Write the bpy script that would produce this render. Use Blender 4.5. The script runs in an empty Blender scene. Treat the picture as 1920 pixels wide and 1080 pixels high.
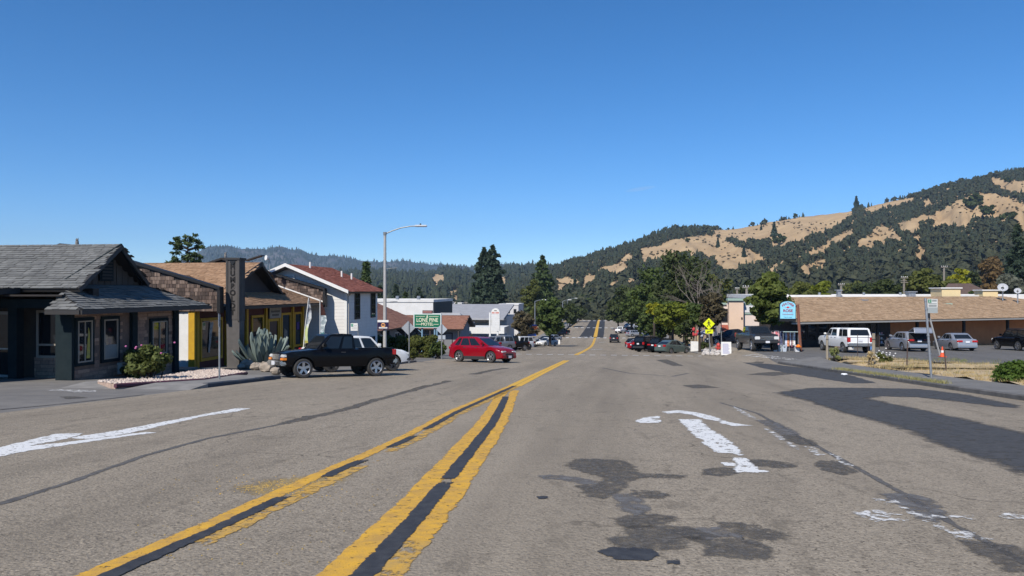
import bpy, bmesh, math, random
import numpy as np
from mathutils import Vector, Matrix

rnd = random.Random(7)
nrs = np.random.RandomState(11)
scene = bpy.context.scene
COL = scene.collection

# ------------------------------------------------------------------ camera, sky, sun, exposure
F, HZ, VX, EYE = 1400., 546., 1143., 1.6           # photograph's focal length, horizon row, road's vanishing column, eye height
YAW, PIT = math.atan((VX-960)/F), math.atan((HZ-540)/F)
cam_d = bpy.data.cameras.new('camera'); cam = bpy.data.objects.new('camera', cam_d); COL.objects.link(cam)
cam_d.sensor_width = 36; cam_d.lens = 36*F/1920; cam_d.clip_start = .1; cam_d.clip_end = 40000
cam.location = (0, 0, EYE); cam.rotation_euler = (math.pi/2+PIT, 0, YAW)
scene.camera = cam

SUN_EL, SUN_AZ = math.radians(44), math.radians(20)   # azimuth: from behind the camera (-Y) towards the left (-X)
to_sun = Vector((-math.sin(SUN_AZ)*math.cos(SUN_EL), -math.cos(SUN_AZ)*math.cos(SUN_EL), math.sin(SUN_EL)))
world = bpy.data.worlds.new('World'); scene.world = world; world.use_nodes = True
wn = world.node_tree
sky = wn.nodes.new('ShaderNodeTexSky'); sky.sky_type = 'NISHITA'; sky.sun_disc = False
sky.sun_elevation = SUN_EL; sky.sun_rotation = math.pi+SUN_AZ
sky.altitude = 2500; sky.air_density = 1.0; sky.dust_density = 0; sky.ozone_density = 6
bg = wn.nodes['Background']; bg.inputs[1].default_value = 0.132
hs = wn.nodes.new('ShaderNodeHueSaturation'); hs.inputs['Saturation'].default_value = 1.22
wn.links.new(sky.outputs[0], hs.inputs['Color']); wn.links.new(hs.outputs[0], bg.inputs[0])
sun_d = bpy.data.lights.new('sun', 'SUN'); sun_d.energy = 5.0; sun_d.angle = math.radians(.5); sun_d.color = (1, .945, .86)
sun = bpy.data.objects.new('sun', sun_d); COL.objects.link(sun)
sun.rotation_euler = to_sun.to_track_quat('Z', 'Y').to_euler()
vs = scene.view_settings; vs.view_transform = 'Standard'; vs.look = 'None'; vs.exposure = .13; vs.gamma = 1
scene.cycles.max_bounces = 6; scene.cycles.diffuse_bounces = 1; scene.cycles.glossy_bounces = 3
scene.cycles.transparent_max_bounces = 12; scene.cycles.volume_bounces = 0
scene.cycles.use_denoising = True

# ------------------------------------------------------------------ geometry of the place
cy, sy, cp, sp = math.cos(YAW), math.sin(YAW), math.cos(PIT), math.sin(PIT)
FW, RT, UP = Vector((-sy*cp, cy*cp, sp)), Vector((cy, sy, 0)), Vector((sy*sp, -cy*sp, cp))
def ray(px, py): return FW + RT*((px-960)/F) + UP*((540-py)/F)
def proj(p):
    d = Vector(p)-Vector((0, 0, EYE)); a = d.dot(FW)
    return 960+F*d.dot(RT)/a, 540-F*d.dot(UP)/a
def atY(px, py, Y):
    r = ray(px, py); t = Y/r.y; return Vector((r.x*t, Y, EYE+r.z*t))
def atX(px, py, X):
    r = ray(px, py); t = X/r.x; return Vector((X, r.y*t, EYE+r.z*t))
def curve(pts, y):
    n = len(pts)
    if y <= pts[0][0]: return pts[0][1]+(y-pts[0][0])*(pts[1][1]-pts[0][1])/(pts[1][0]-pts[0][0])
    m = [(pts[min(n-1, i+1)][1]-pts[max(0, i-1)][1])/(pts[min(n-1, i+1)][0]-pts[max(0, i-1)][0]) for i in range(n)]
    for i in range(n-1):
        if y <= pts[i+1][0]:
            h = pts[i+1][0]-pts[i][0]; t = (y-pts[i][0])/h
            return (2*t**3-3*t*t+1)*pts[i][1]+(t**3-2*t*t+t)*h*m[i]+(3*t*t-2*t**3)*pts[i+1][1]+(t**3-t*t)*h*m[i+1]
    return pts[-1][1]+(y-pts[-1][0])*m[-1]
ROAD = [(0, 0), (40, -2.52), (80, -5.04), (110, -6.85), (135, -8.2), (160, -9.2), (200, -9.8), (280, -10.6), (360, -11.4), (430, -12.8), (600, -19), (900, -24), (1500, -26)]
LOT = [(-30, 1.9), (0, 0), (40, -2.45), (55, -2.97), (70, -3.5), (90, -4.3), (120, -6.0), (160, -8.2), (250, -10.4), (400, -12), (700, -20), (1500, -26)]
def sm(t): t = min(1, max(0, t)); return t*t*(3-2*t)
def zr(y): return curve(ROAD, min(y, 1500))
def zt(x, y):
    a = zr(y)
    x0 = 11.2-2.6*sm((y-50)/8)*(1-sm((y-79)/7))                 # the side street's mouth ramps up from the carriageway
    if x > x0: t = sm((x-x0)/(6-3.2*sm((y-44)/12)+8*sm((y-90)/20))); a = a*(1-t)+curve(LOT, min(y, 1500))*t
    return a
KL, KR = -12.2, 11.2                                # kerb lines
def gp(px, py, off=0.):                             # the point of the ground seen there
    r = ray(px, py); t = 2.
    while t < 1500:
        if EYE+r.z*t <= zt(r.x*t, r.y*t)+off: break
        t = t*1.01+.05
    lo, hi = t/1.01-.1, t
    for _ in range(30):
        m = (lo+hi)/2
        if EYE+r.z*m <= zt(r.x*m, r.y*m)+off: hi = m
        else: lo = m
    return Vector((r.x*hi, r.y*hi, EYE+r.z*hi))
def G(x, y, dz=0.): return Vector((x, y, zt(x, y)+dz))

# ------------------------------------------------------------------ materials
def lin(r, g, b):
    f = lambda c: (c/255/12.92) if c/255 <= .04045 else ((c/255+.055)/1.055)**2.4
    return (f(r), f(g), f(b), 1)
MATS = {}
def mat(name, c1, c2=None, scale=8, rough=.8, bump=0, bscale=None, metal=0, spec=.4, island=0, detail=4, stretch=None, lo=.35, hi=.65, transl=0, coat=0, alpha=None):
    if name in MATS: return MATS[name]
    m = bpy.data.materials.new(name); m.use_nodes = True; MATS[name] = m
    nt = m.node_tree; N = nt.nodes; Lk = nt.links; b = N['Principled BSDF']
    b.inputs['Roughness'].default_value = rough; b.inputs['Metallic'].default_value = metal
    b.inputs['Specular IOR Level'].default_value = spec; b.inputs['Coat Weight'].default_value = coat
    c1 = tuple(c1)[:3]+(1,); out = None
    tc = N.new('ShaderNodeNewGeometry'); src = tc.outputs['Position']
    if stretch:
        mp = N.new('ShaderNodeMapping'); mp.inputs['Scale'].default_value = stretch; Lk.new(src, mp.inputs['Vector']); src = mp.outputs[0]
    if c2 is None: b.inputs['Base Color'].default_value = c1
    else:
        c2 = tuple(c2)[:3]+(1,)
        ns = N.new('ShaderNodeTexNoise'); ns.inputs['Scale'].default_value = scale; ns.inputs['Detail'].default_value = detail; ns.inputs['Roughness'].default_value = .6
        Lk.new(src, ns.inputs['Vector'])
        rp = N.new('ShaderNodeMapRange'); rp.inputs[1].default_value = lo; rp.inputs[2].default_value = hi
        Lk.new(ns.outputs['Fac'], rp.inputs[0]); fac = rp.outputs[0]
        if island:
            mx = N.new('ShaderNodeMix'); mx.data_type = 'FLOAT'; mx.inputs[0].default_value = island
            Lk.new(fac, mx.inputs[2]); Lk.new(tc.outputs['Random Per Island'], mx.inputs[3]); fac = mx.outputs[0]
        cm = N.new('ShaderNodeMix'); cm.data_type = 'RGBA'; cm.inputs[6].default_value = c1; cm.inputs[7].default_value = c2
        Lk.new(fac, cm.inputs[0]); out = cm.outputs[2]; Lk.new(out, b.inputs['Base Color'])
    if bump:
        n2 = N.new('ShaderNodeTexNoise'); n2.inputs['Scale'].default_value = bscale or scale*3; n2.inputs['Detail'].default_value = 3
        Lk.new(src, n2.inputs['Vector'])
        bp = N.new('ShaderNodeBump'); bp.inputs['Strength'].default_value = bump; bp.inputs['Distance'].default_value = .03
        Lk.new(n2.outputs['Fac'], bp.inputs['Height']); Lk.new(bp.outputs[0], b.inputs['Normal'])
    if transl:
        tr = N.new('ShaderNodeBsdfTranslucent'); mxs = N.new('ShaderNodeMixShader'); mxs.inputs[0].default_value = transl
        if out: Lk.new(out, tr.inputs[0])
        else: tr.inputs[0].default_value = c1
        Lk.new(b.outputs[0], mxs.inputs[1]); Lk.new(tr.outputs[0], mxs.inputs[2]); Lk.new(mxs.outputs[0], N['Material Output'].inputs[0])
    if alpha is not None:                            # (scale, threshold, softness): paint worn through to the asphalt
        ns = N.new('ShaderNodeTexNoise'); ns.inputs['Scale'].default_value = alpha[0]; ns.inputs['Detail'].default_value = 7; ns.inputs['Roughness'].default_value = .7
        Lk.new(tc.outputs['Position'], ns.inputs['Vector'])
        at = N.new('ShaderNodeAttribute'); at.attribute_name = 'edge'          # 1 inside the mark, 0 on its worn rim
        ma = N.new('ShaderNodeMath'); ma.operation = 'MULTIPLY_ADD'; ma.inputs[1].default_value = alpha[1]; Lk.new(ns.outputs['Fac'], ma.inputs[0]); Lk.new(at.outputs['Fac'], ma.inputs[2])
        rp = N.new('ShaderNodeMapRange'); k = .5+alpha[1]*.5+(alpha[3] if len(alpha) > 3 else 0); rp.inputs[1].default_value = k-alpha[2]; rp.inputs[2].default_value = k+alpha[2]
        Lk.new(ma.outputs[0], rp.inputs[0]); Lk.new(rp.outputs[0], b.inputs['Alpha'])
    return m
def rough_asphalt(name, c1, c2, c3):
    m = bpy.data.materials.new(name); m.use_nodes = True; MATS[name] = m
    nt = m.node_tree; N = nt.nodes; Lk = nt.links; b = N['Principled BSDF']; b.inputs['Roughness'].default_value = .9; b.inputs['Specular IOR Level'].default_value = .25
    g = N.new('ShaderNodeNewGeometry')
    def noise(s, d, st=None, lo=.3, hi=.7):
        src = g.outputs['Position']
        if st:
            mp = N.new('ShaderNodeMapping'); mp.inputs['Scale'].default_value = st; Lk.new(src, mp.inputs['Vector']); src = mp.outputs[0]
        n = N.new('ShaderNodeTexNoise'); n.inputs['Scale'].default_value = s; n.inputs['Detail'].default_value = d; n.inputs['Roughness'].default_value = .65; Lk.new(src, n.inputs['Vector'])
        r = N.new('ShaderNodeMapRange'); r.inputs[1].default_value = lo; r.inputs[2].default_value = hi; Lk.new(n.outputs['Fac'], r.inputs[0]); return r.outputs[0]
    def mix(a, c, f, mul=None):
        x = N.new('ShaderNodeMix'); x.data_type = 'RGBA'
        if isinstance(a, tuple): x.inputs[6].default_value = a
        else: Lk.new(a, x.inputs[6])
        if isinstance(c, tuple): x.inputs[7].default_value = c
        else: Lk.new(c, x.inputs[7])
        if mul is not None:
            q = N.new('ShaderNodeMath'); q.operation = 'MULTIPLY'; q.inputs[1].default_value = mul; Lk.new(f, q.inputs[0]); f = q.outputs[0]
        Lk.new(f, x.inputs[0]); return x.outputs[2]
    sc = lambda k: tuple(min(1, x*k) for x in c1[:3])+(1,)
    col = mix(c1, c2, noise(28, 5, None, .38, .62))
    col = mix(col, c3, noise(.3, 6, (1, .3, 1), .4, .7), .7)
    col = mix(col, sc(.62), noise(1.3, 7, (1, .1, 1), .5, .72), .5)          # wheel polish and drag along the road
    col = mix(col, sc(.68), noise(5, 6, None, .5, .72), .55)
    col = mix(col, sc(1.6), noise(40, 3, None, .54, .64), .9)               # pale aggregate
    col = mix(col, sc(.28), noise(34, 3, None, .56, .65), .9)                 # pits
    col = mix(col, sc(.5), noise(13, 5, None, .55, .67), .7)
    col = mix(col, sc(1.35), noise(9, 5, None, .55, .67), .5)
    col = mix(col, sc(.55), noise(3.2, 6, (1, .35, 1), .56, .66), .55)
    col = mix(col, sc(.7), noise(.55, 3, (1, .03, 1), .5, .68), .55)         # wheel tracks
    col = mix(col, sc(1.22), noise(.4, 3, (1, .05, 1), .52, .72), .5)
    nz = N.new('ShaderNodeTexNoise'); nz.inputs['Scale'].default_value = 1.2; nz.inputs['Detail'].default_value = 4; Lk.new(g.outputs['Position'], nz.inputs['Vector'])
    va_ = N.new('ShaderNodeVectorMath'); va_.operation = 'MULTIPLY_ADD'; va_.inputs[1].default_value = (1.2, 1.2, 0); Lk.new(nz.outputs['Color'], va_.inputs[0]); Lk.new(g.outputs['Position'], va_.inputs[2])
    vo = N.new('ShaderNodeTexVoronoi'); vo.feature = 'DISTANCE_TO_EDGE'; vo.voronoi_dimensions = '2D'; vo.inputs['Scale'].default_value = .42; Lk.new(va_.outputs[0], vo.inputs['Vector'])
    cr_ = N.new('ShaderNodeMapRange'); cr_.inputs[1].default_value = .012; cr_.inputs[2].default_value = .003; Lk.new(vo.outputs['Distance'], cr_.inputs[0])
    cm_ = N.new('ShaderNodeMath'); cm_.operation = 'MULTIPLY'; Lk.new(cr_.outputs[0], cm_.inputs[0]); Lk.new(noise(.25, 3, None, .48, .6), cm_.inputs[1])
    col = mix(col, sc(.35), cm_.outputs[0], .75)
    Lk.new(col, b.inputs['Base Color'])
    n = N.new('ShaderNodeTexNoise'); n.inputs['Scale'].default_value = 32; n.inputs['Detail'].default_value = 5; Lk.new(g.outputs['Position'], n.inputs['Vector'])
    bp = N.new('ShaderNodeBump'); bp.inputs['Strength'].default_value = .8; bp.inputs['Distance'].default_value = .02
    Lk.new(n.outputs['Fac'], bp.inputs['Height']); Lk.new(bp.outputs[0], b.inputs['Normal'])
    return m

M_ROAD = rough_asphalt('asphalt_weathered', (.262, .22, .166, 1), (.355, .3, .228, 1), (.217, .182, .138, 1))
M_LOT = rough_asphalt('asphalt_grey', (.135, .128, .118, 1), (.18, .17, .158, 1), (.11, .105, .1, 1))
M_NEWR = mat('asphalt_new_rim', (.045, .045, .046), (.075, .073, .072), 12, .9, .4, 40, alpha=(4, 2.4, .45))
M_NEW = rough_asphalt('asphalt_new', (.042, .042, .044, 1), (.062, .062, .064, 1), (.036, .036, .038, 1))
M_WALK = mat('concrete_walk', (.25, .235, .215), (.19, .18, .165), 2.5, .9, .2, 60)
M_KERB = mat('kerb_concrete', (.16, .15, .14), (.10, .095, .09), 3, .9, .3, 40)
M_REDKERB = mat('kerb_red', (.32, .03, .03), (.2, .04, .035), 5, .8)
M_BLUEKERB = mat('kerb_blue', (.035, .05, .075), (.07, .07, .072), 5, .85)
M_TAR = mat('tar_seal', (.03, .03, .034), (.055, .055, .057), 9, .75, .2, 90, alpha=(12, 2.4, .12))
M_PATCH = mat('asphalt_patch', (.06, .058, .055), (.145, .128, .108), 18, .85, .6, 60, alpha=(9, 4.6, .7, .3), detail=7)
M_PATCHL = mat('asphalt_patch_pale', (.12, .115, .115), (.16, .152, .145), 7, .85, .4, 80, alpha=(7, 4.5, .7, .2))
M_CRACK = mat('crack_seal', (.085, .08, .075), (.13, .12, .11), 8, .9, alpha=(6, 3.0, .5))
M_YEL = mat('paint_yellow', (.68, .375, .035), (.48, .275, .06), 7, .75, .2, 70, alpha=(13, 3.6, .16, .06))
M_YELD = mat('paint_yellow_worn', (.58, .33, .05), (.42, .27, .09), 12, .8, .2, 70, alpha=(8, 5, .2, .3))
M_YELF = mat('paint_yellow_fresh', (.72, .41, .02), (.62, .35, .03), 6, .6)
M_WHT = mat('paint_white', (.78, .77, .74), (.66, .65, .62), 9, .7, .15, 70, alpha=(9, 4.6, .14, .14))
M_WHTW = mat('paint_white_worn', (.7, .69, .66), (.55, .53, .5), 9, .8, alpha=(10, 6, .3, .62))
M_DRY = mat('dry_grass_soil', (.36, .27, .15), (.22, .17, .10), .8, .95, .4, 8)
M_EARTH = mat('valley_soil', (.16, .14, .09), (.09, .10, .05), .05, .95)
M_BLACK = mat('black_trim', (.012, .012, .013), None, rough=.5)
M_GLASS = mat('dark_glass', (.012, .015, .018), None, rough=.03, spec=.5)
M_STEEL = mat('galvanised_steel', (.42, .43, .44), (.33, .34, .35), 6, .45, metal=.7)
M_WHITEP = mat('white_painted', (.74, .73, .70), (.66, .65, .62), 3, .6)
M_CHROME = mat('chrome', (.62, .62, .63), None, rough=.18, metal=1)
M_RUBBER = mat('tyre_rubber', (.03, .03, .03), (.045, .043, .04), 20, .85)
M_RIM = mat('alloy_rim', (.5, .5, .51), None, rough=.3, metal=.9)

# ------------------------------------------------------------------ mesh builder
ORG = {}
class MB:
    def __init__(s): s.v, s.f, s.m = [], [], []
    def poly(s, pts, mi=0):
        n = len(s.v); s.v += [tuple(p) for p in pts]; s.f.append(tuple(range(n, n+len(pts)))); s.m.append(mi); return s
    def grid(s, rows, mi=0, close=False):
        n = len(s.v); w = len(rows[0])
        for r in rows: s.v += [tuple(p) for p in r]
        for i in range(len(rows)-1):
            for j in range(w if close else w-1):
                k = (j+1) % w
                s.f.append((n+i*w+j, n+i*w+k, n+(i+1)*w+k, n+(i+1)*w+j)); s.m.append(mi)
        return s
    def ob(s, O, U, V, N, u, v, n, mi=0):            # box along three axes from O
        O, U, V, N = Vector(O), Vector(U), Vector(V), Vector(N)
        b = len(s.v)
        for c in (n[0], n[1]):
            for (a, d) in ((u[0], v[0]), (u[1], v[0]), (u[1], v[1]), (u[0], v[1])):
                s.v.append(tuple(O+U*a+V*d+N*c))
        fl = ((3, 2, 1, 0), (4, 5, 6, 7), (0, 1, 5, 4), (1, 2, 6, 5), (2, 3, 7, 6), (3, 0, 4, 7))
        if U.cross(V).dot(N)*(n[1]-n[0])*(u[1]-u[0])*(v[1]-v[0]) < 0: fl = tuple(tuple(reversed(q)) for q in fl)
        for q in fl: s.f.append(tuple(b+i for i in q)); s.m.append(mi)
        return s
    def box(s, c, sz, rz=0, mi=0):
        U = Vector((math.cos(rz), math.sin(rz), 0)); V = Vector((-math.sin(rz), math.cos(rz), 0))
        return s.ob(c, U, V, (0, 0, 1), (-sz[0]/2, sz[0]/2), (-sz[1]/2, sz[1]/2), (-sz[2]/2, sz[2]/2), mi)
    def prism(s, pts, vec, mi=0):                    # polygon swept along vec, closed
        vec = Vector(vec); a = [Vector(p) for p in pts]; b = [p+vec for p in a]; n = len(s.v); k = len(a)
        s.v += [tuple(p) for p in a+b]
        s.f.append(tuple(range(n+k-1, n-1, -1))); s.f.append(tuple(range(n+k, n+2*k))); s.m += [mi, mi]
        for i in range(k):
            j = (i+1) % k; s.f.append((n+i, n+j, n+k+j, n+k+i)); s.m.append(mi)
        return s
    def tube(s, path, rad, n=8, mi=0, caps=True):
        path = [Vector(p) for p in path]
        if not hasattr(rad, '__len__'): rad = [rad]*len(path)
        rows = []; prev = None
        for i, p in enumerate(path):
            d = (path[min(i+1, len(path)-1)]-path[max(i-1, 0)]).normalized()
            if prev is None:
                a = Vector((1, 0, 0)) if abs(d.x) < .8 else Vector((0, 1, 0))
                u = d.cross(a).normalized()
            else: u = (prev-d*prev.dot(d)).normalized()
            prev = u; w = d.cross(u)
            rows.append([p+(u*math.cos(t)+w*math.sin(t))*rad[i] for t in [2*math.pi*k/n for k in range(n)]])
        b = len(s.v); s.grid(rows, mi, True)
        if caps:
            s.f.append(tuple(b+i for i in range(n-1, -1, -1))); s.m.append(mi)
            e = b+(len(rows)-1)*n; s.f.append(tuple(e+i for i in range(n))); s.m.append(mi)
        return s
    def ball(s, c, r, seg=10, ring=6, mi=0):
        rows = []
        for i in range(ring+1):
            a = math.pi*i/ring; q = max(1e-3, math.sin(a))
            rows.append([(c[0]+r[0]*q*math.cos(2*math.pi*k/seg), c[1]+r[1]*q*math.sin(2*math.pi*k/seg), c[2]-r[2]*math.cos(a)) for k in range(seg)])
        return s.grid(rows, mi, True)
    def build(s, name, mats, parent=None, smooth=None, bevel=0, world=True, loc=None):
        o = ORG.get(parent, Vector()) if (parent is not None and world) else Vector()
        if parent is None and loc is not None: o = Vector(loc)
        me = bpy.data.meshes.new(name)
        me.from_pydata([(a-o.x, b-o.y, c-o.z) for a, b, c in s.v], [], s.f)
        if not isinstance(mats, (list, tuple)): mats = [mats]
        for m in mats: me.materials.append(m)
        if len(mats) > 1: me.polygons.foreach_set('material_index', s.m)
        if bevel:
            bm = bmesh.new(); bm.from_mesh(me); bmesh.ops.remove_doubles(bm, verts=bm.verts, dist=1e-4)
            bmesh.ops.bevel(bm, geom=list(bm.edges), offset=bevel, segments=2, affect='EDGES', clamp_overlap=True); bm.to_mesh(me); bm.free()
        if smooth is not None:
            me.polygons.foreach_set('use_smooth', [True]*len(me.polygons))
            if smooth < 180: me.set_sharp_from_angle(angle=math.radians(smooth))
        ob = link(name, me, parent)
        if parent is not None: ORG[ob] = ORG.get(parent, Vector())
        else: ob.location = o; ORG[ob] = o
        return ob
def link(name, me, parent=None):
    ob = bpy.data.objects.new(name, me); COL.objects.link(ob)
    if parent is not None: ob.parent = parent
    return ob
def tag(o, label=None, cat=None, group=None, kind=None):
    if label: o['label'] = label
    if cat: o['category'] = cat
    if group: o['group'] = group
    if kind: o['kind'] = kind
    return o
def thing(name, loc, label, cat, group=None):
    o = link(name, None); o.location = loc; ORG[o] = Vector(loc); o.empty_display_size = .2
    return tag(o, label, cat, group)
def copy_tree(o, parent=None):
    c = o.copy(); COL.objects.link(c); c.parent = parent
    for ch in list(o.children): copy_tree(ch, c)
    return c
X_, Y_, Z_ = Vector((1, 0, 0)), Vector((0, 1, 0)), Vector((0, 0, 1))
def text_on(body, size, O, U, V, parent, m, name='lettering', depth=.012, bold=0., align='CENTER', sx=1.):
    cu = bpy.data.curves.new('txt', 'FONT'); cu.body = body; cu.size = size; cu.extrude = depth; cu.align_x = align; cu.align_y = 'CENTER'; cu.offset = bold
    t = bpy.data.objects.new('txt', cu); COL.objects.link(t)
    dg = bpy.context.evaluated_depsgraph_get(); dg.update()
    me = bpy.data.meshes.new_from_object(t.evaluated_get(dg)); bpy.data.objects.remove(t)
    U, V = Vector(U).normalized(), Vector(V).normalized(); N = U.cross(V)
    o = ORG.get(parent, Vector())
    Mx = Matrix(((U.x*sx, V.x, N.x, O[0]-o.x), (U.y*sx, V.y, N.y, O[1]-o.y), (U.z*sx, V.z, N.z, O[2]-o.z), (0, 0, 0, 1)))
    me.transform(Mx); me.materials.clear(); me.materials.append(m)
    return link(name, me, parent)
def part(name, m, parent, fn, **k):
    b = MB(); fn(b); return b.build(name, m, parent, **k)
def inpoly(x, y, P):
    r = False; j = len(P)-1
    for i in range(len(P)):
        if (P[i][1] > y) != (P[j][1] > y) and x < (P[j][0]-P[i][0])*(y-P[i][1])/(P[j][1]-P[i][1])+P[i][0]: r = not r
        j = i
    return r

# ================================================================== THE SETTING
def frange(a, b, s):
    n = max(1, int(round((b-a)/s))); return [a+(b-a)*i/n for i in range(n+1)]
YL = frange(-14, 120, 2)+frange(120, 430, 5)[1:]+frange(430, 700, 20)[1:]+frange(700, 6000, 265)[1:]
def sheet(name, xs, ys, dz, m, parent=None):
    b = MB(); b.grid([[G(x, y, dz) for x in xs] for y in ys]); o = b.build(name, m, parent); 
    if parent is None: tag(o, kind='structure')
    return o
def ysub(a, b): return [a]+[y for y in YL if a+.3 < y < b-.3]+[b]
gx = frange(-6000, -300, 475)+frange(-300, -20, 20)[1:]+frange(-20, 10, 5)[1:]+frange(10, 24, .7)[1:]+frange(24, 300, 12)[1:]+frange(300, 6000, 475)[1:]
sheet('ground', gx, [-400, -120, -40]+YL, -.4, M_DRY)
road = sheet('road', frange(KL, KR, .9), ysub(-14, 430), 0, M_ROAD)
sheet('forecourt', frange(-70, KL-.002, 6), ysub(-14, 80), -.004, mat('forecourt_asphalt', (.2, .185, .165), (.15, .14, .128), 1.2, .9, .4, 70, detail=8))
sheet('parking_lot', [11.21, 11.9, 12.6, 13.3, 14, 14.7, 15.4, 16.1, 16.8, 17.5, 18.2, 18.9, 19.6, 20.3, 21, 24, 30, 40, 60, 90], ysub(52.2, 84), -.004, M_LOT)
sheet('parking_lot', [18, 18.6, 19.2, 19.8, 20.4, 21, 24, 30, 40, 60, 90], ysub(48, 52.19), -.002, M_LOT)
def slab(name, x0, x1, y0, y1, top, m, step=2.6):
    b = MB(); ys = ysub(y0, y1); xs = frange(x0, x1, step)
    b.grid([[G(x, y, top) for x in xs] for y in ys])
    for y, fl in ((y0, 0), (y1, 1)): b.grid([[G(x, y, -.3) for x in xs], [G(x, y, top) for x in xs]][::-1 if fl else 1])
    for x, fl in ((x0, 1), (x1, 0)): b.grid([[G(x, y, -.3) for y in ys], [G(x, y, top) for y in ys]][::-1 if fl else 1])
    return tag(b.build(name, m), kind='structure')
walkR = slab('pavement', KR+.19, 13.9, -6, 52.2, .13, mat('asphalt_path', (.2, .19, .175), (.15, .142, .13), 1.5, .92, .4, 60))
walkL = slab('pavement', -16.3, KL-.19, 21.5, 26.6, .12, M_WALK)
slab('pavement', -17.5, -13.6, 80.2, 420, .12, M_WALK)
slab('pavement', 9.6, 14.5, 84.2, 420, .12, M_WALK)
def kerb(y0, y1, x, side, m, parent, n, top=.15):
    for i in range(n):
        a, c = y0+(y1-y0)*i/n+.008, y0+(y1-y0)*(i+1)/n-.008; h = top+rnd.uniform(-.006, .006)
        b = MB(); x1 = x+side*.18
        p = [G(x, a, -.2), G(x, a, h-.03), G(x+side*.03, a, h), G(x1, a, h), G(x1, a, -.2)]
        q = [G(x, c, -.2), G(x, c, h-.03), G(x+side*.03, c, h), G(x1, c, h), G(x1, c, -.2)]
        b.grid([p, q]); b.poly(p); b.poly(q[::-1]); b.build('kerb_stone', m[i % len(m)], parent)
kerb(-6, 52, KR, 1, [M_KERB, mat('kerb_b', (.14, .132, .125), (.09, .086, .08), 3, .9, .3, 40)], walkR, 20)
kerb(21.5, 26.6, KL, -1, [M_BLUEKERB], walkL, 3, .13)
part('ramp', M_WALK, walkL, lambda b: b.prism([G(-12.2, 20.3, -.02), G(-12.2, 21.49, -.1), G(-12.2, 21.49, .12)], (-4.1, 0, 0)))
bed = slab('planting_bed', -17.5, KL-.19, 39, 46.4, .1, M_DRY); kerb(39, 46.4, KL, -1, [M_KERB], bed, 4, .13)

# ---- paint and patches on the road
def ragged(pts, jit, step):
    out = []
    for i in range(len(pts)):
        a, b = pts[i], pts[(i+1) % len(pts)]; L = (b-a).length; n = max(1, int(L/step))
        for k in range(n):
            p = a+(b-a)*k/n; out.append(Vector((p.x+rnd.gauss(0, jit), p.y+rnd.gauss(0, jit*1.4), 0)))
    return out
def decal(name, px, m, dz=.004, jit=.012, step=.1, parent=None, rim=.06):
    P = ragged([gp(*p) for p in px], jit, step); n = len(P)
    area = sum(P[i].x*P[(i+1) % n].y-P[(i+1) % n].x*P[i].y for i in range(n))
    if area < 0: P = P[::-1]
    Q = []
    for i in range(n):                                  # a worn rim round the mark
        d = P[(i+1) % n]-P[i-1]; d.z = 0; d = d.normalized() if d.length > 1e-6 else X_; Q.append(P[i]+Vector((d.y, -d.x, 0))*rim)
    b = MB(); b.v = [tuple(G(p.x, p.y, dz)) for p in P]+[tuple(G(p.x, p.y, dz)) for p in Q]; b.f = [tuple(range(n))]+[(i, n+i, n+(i+1) % n, (i+1) % n) for i in range(n)]; b.m = [0]*(n+1)
    o = b.build(name, m, parent or road); o.data.attributes.new('edge', 'FLOAT', 'POINT').data.foreach_set('value', [1.]*n+[0.]*n)
    return o
def c3(P): return [(1000+x/2.572, 660+y/2.572) for x, y in P]
def c4(P): return [(1400+x/2.4538, 640+y/2.4538) for x, y in P]
def c1(P): return [(x/2.5714, 660+y/2.5714) for x, y in P]
def strip(name, path, a, b, m, dz, jit=.012, step=.09, gaps=(), ground=True, rim=.03):
    P = [gp(*p) for p in path] if ground else [Vector(p) for p in path]
    mb = MB(); rows = []; s = 0.
    for i in range(len(P)-1):
        d = P[i+1]-P[i]; d.z = 0; L = d.length; d.normalize(); nrm = Vector((d.y, -d.x, 0)); n = max(1, int(L/(step*(1+i*.6))))
        for k in range(n+(1 if i == len(P)-2 else 0)):
            p = P[i]+d*(L*k/n)
            q0, q1 = p+nrm*(a+rnd.gauss(0, jit)), p+nrm*(b+rnd.gauss(0, jit))
            e0, e1 = p+nrm*(a-rim), p+nrm*(b+rim)
            rows.append((p.y, [G(q.x, q.y, dz) for q in (e0, q0, q1, e1)], 0. if any(g0 < p.y < g1 for g0, g1 in gaps) else 1.))
    mb.grid([r[1] for r in rows]); o = mb.build(name, m, road)
    o.data.attributes.new('edge', 'FLOAT', 'POINT').data.foreach_set('value', [v for r in rows for v in (0., r[2], r[2], 0.)])
    return o
L1 = [(130, 1112), (218, 1074), (373, 1006), (541, 928), (649, 876), (688, 860), (770, 821), (856, 773), (964, 724)]
strip('yellow_line', L1, -.20, -.045, M_YEL, .005, .018)
strip('yellow_line', L1, .045, .21, M_YELD, .005, .02, gaps=((0, 5.4), (9.0, 9.9)))
strip('tar_strip', L1, -.048, .055, M_TAR, .0085, .008, gaps=((7.0, 8.2), (9.3, 10.6), (11.9, 12.5)))
L1b = [(964, 724), (1010, 701), (1062, 676)]
strip('yellow_line', L1b, -.19, -.03, M_YELF, .0055, .004); strip('yellow_line', L1b, .05, .21, M_YELF, .0055, .004)
L2 = [(660, 1100), (688, 1074), (743, 1014), (809, 940), (867, 866), (898, 827), (922, 796), (938, 768), (949, 744), (957, 732)]
strip('yellow_line', L2, -.29, -.06, M_YEL, .005, .02); strip('yellow_line', L2[2:], .05, .26, M_YEL, .005, .022); strip('yellow_line', L2[:3], .07, .25, M_YELD, .005, .022)
strip('tar_strip', L2[:-1], -.078, .066, M_TAR, .0085, .01, gaps=((6.0, 6.06), (8.05, 8.2), (10.1, 10.2)))
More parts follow.
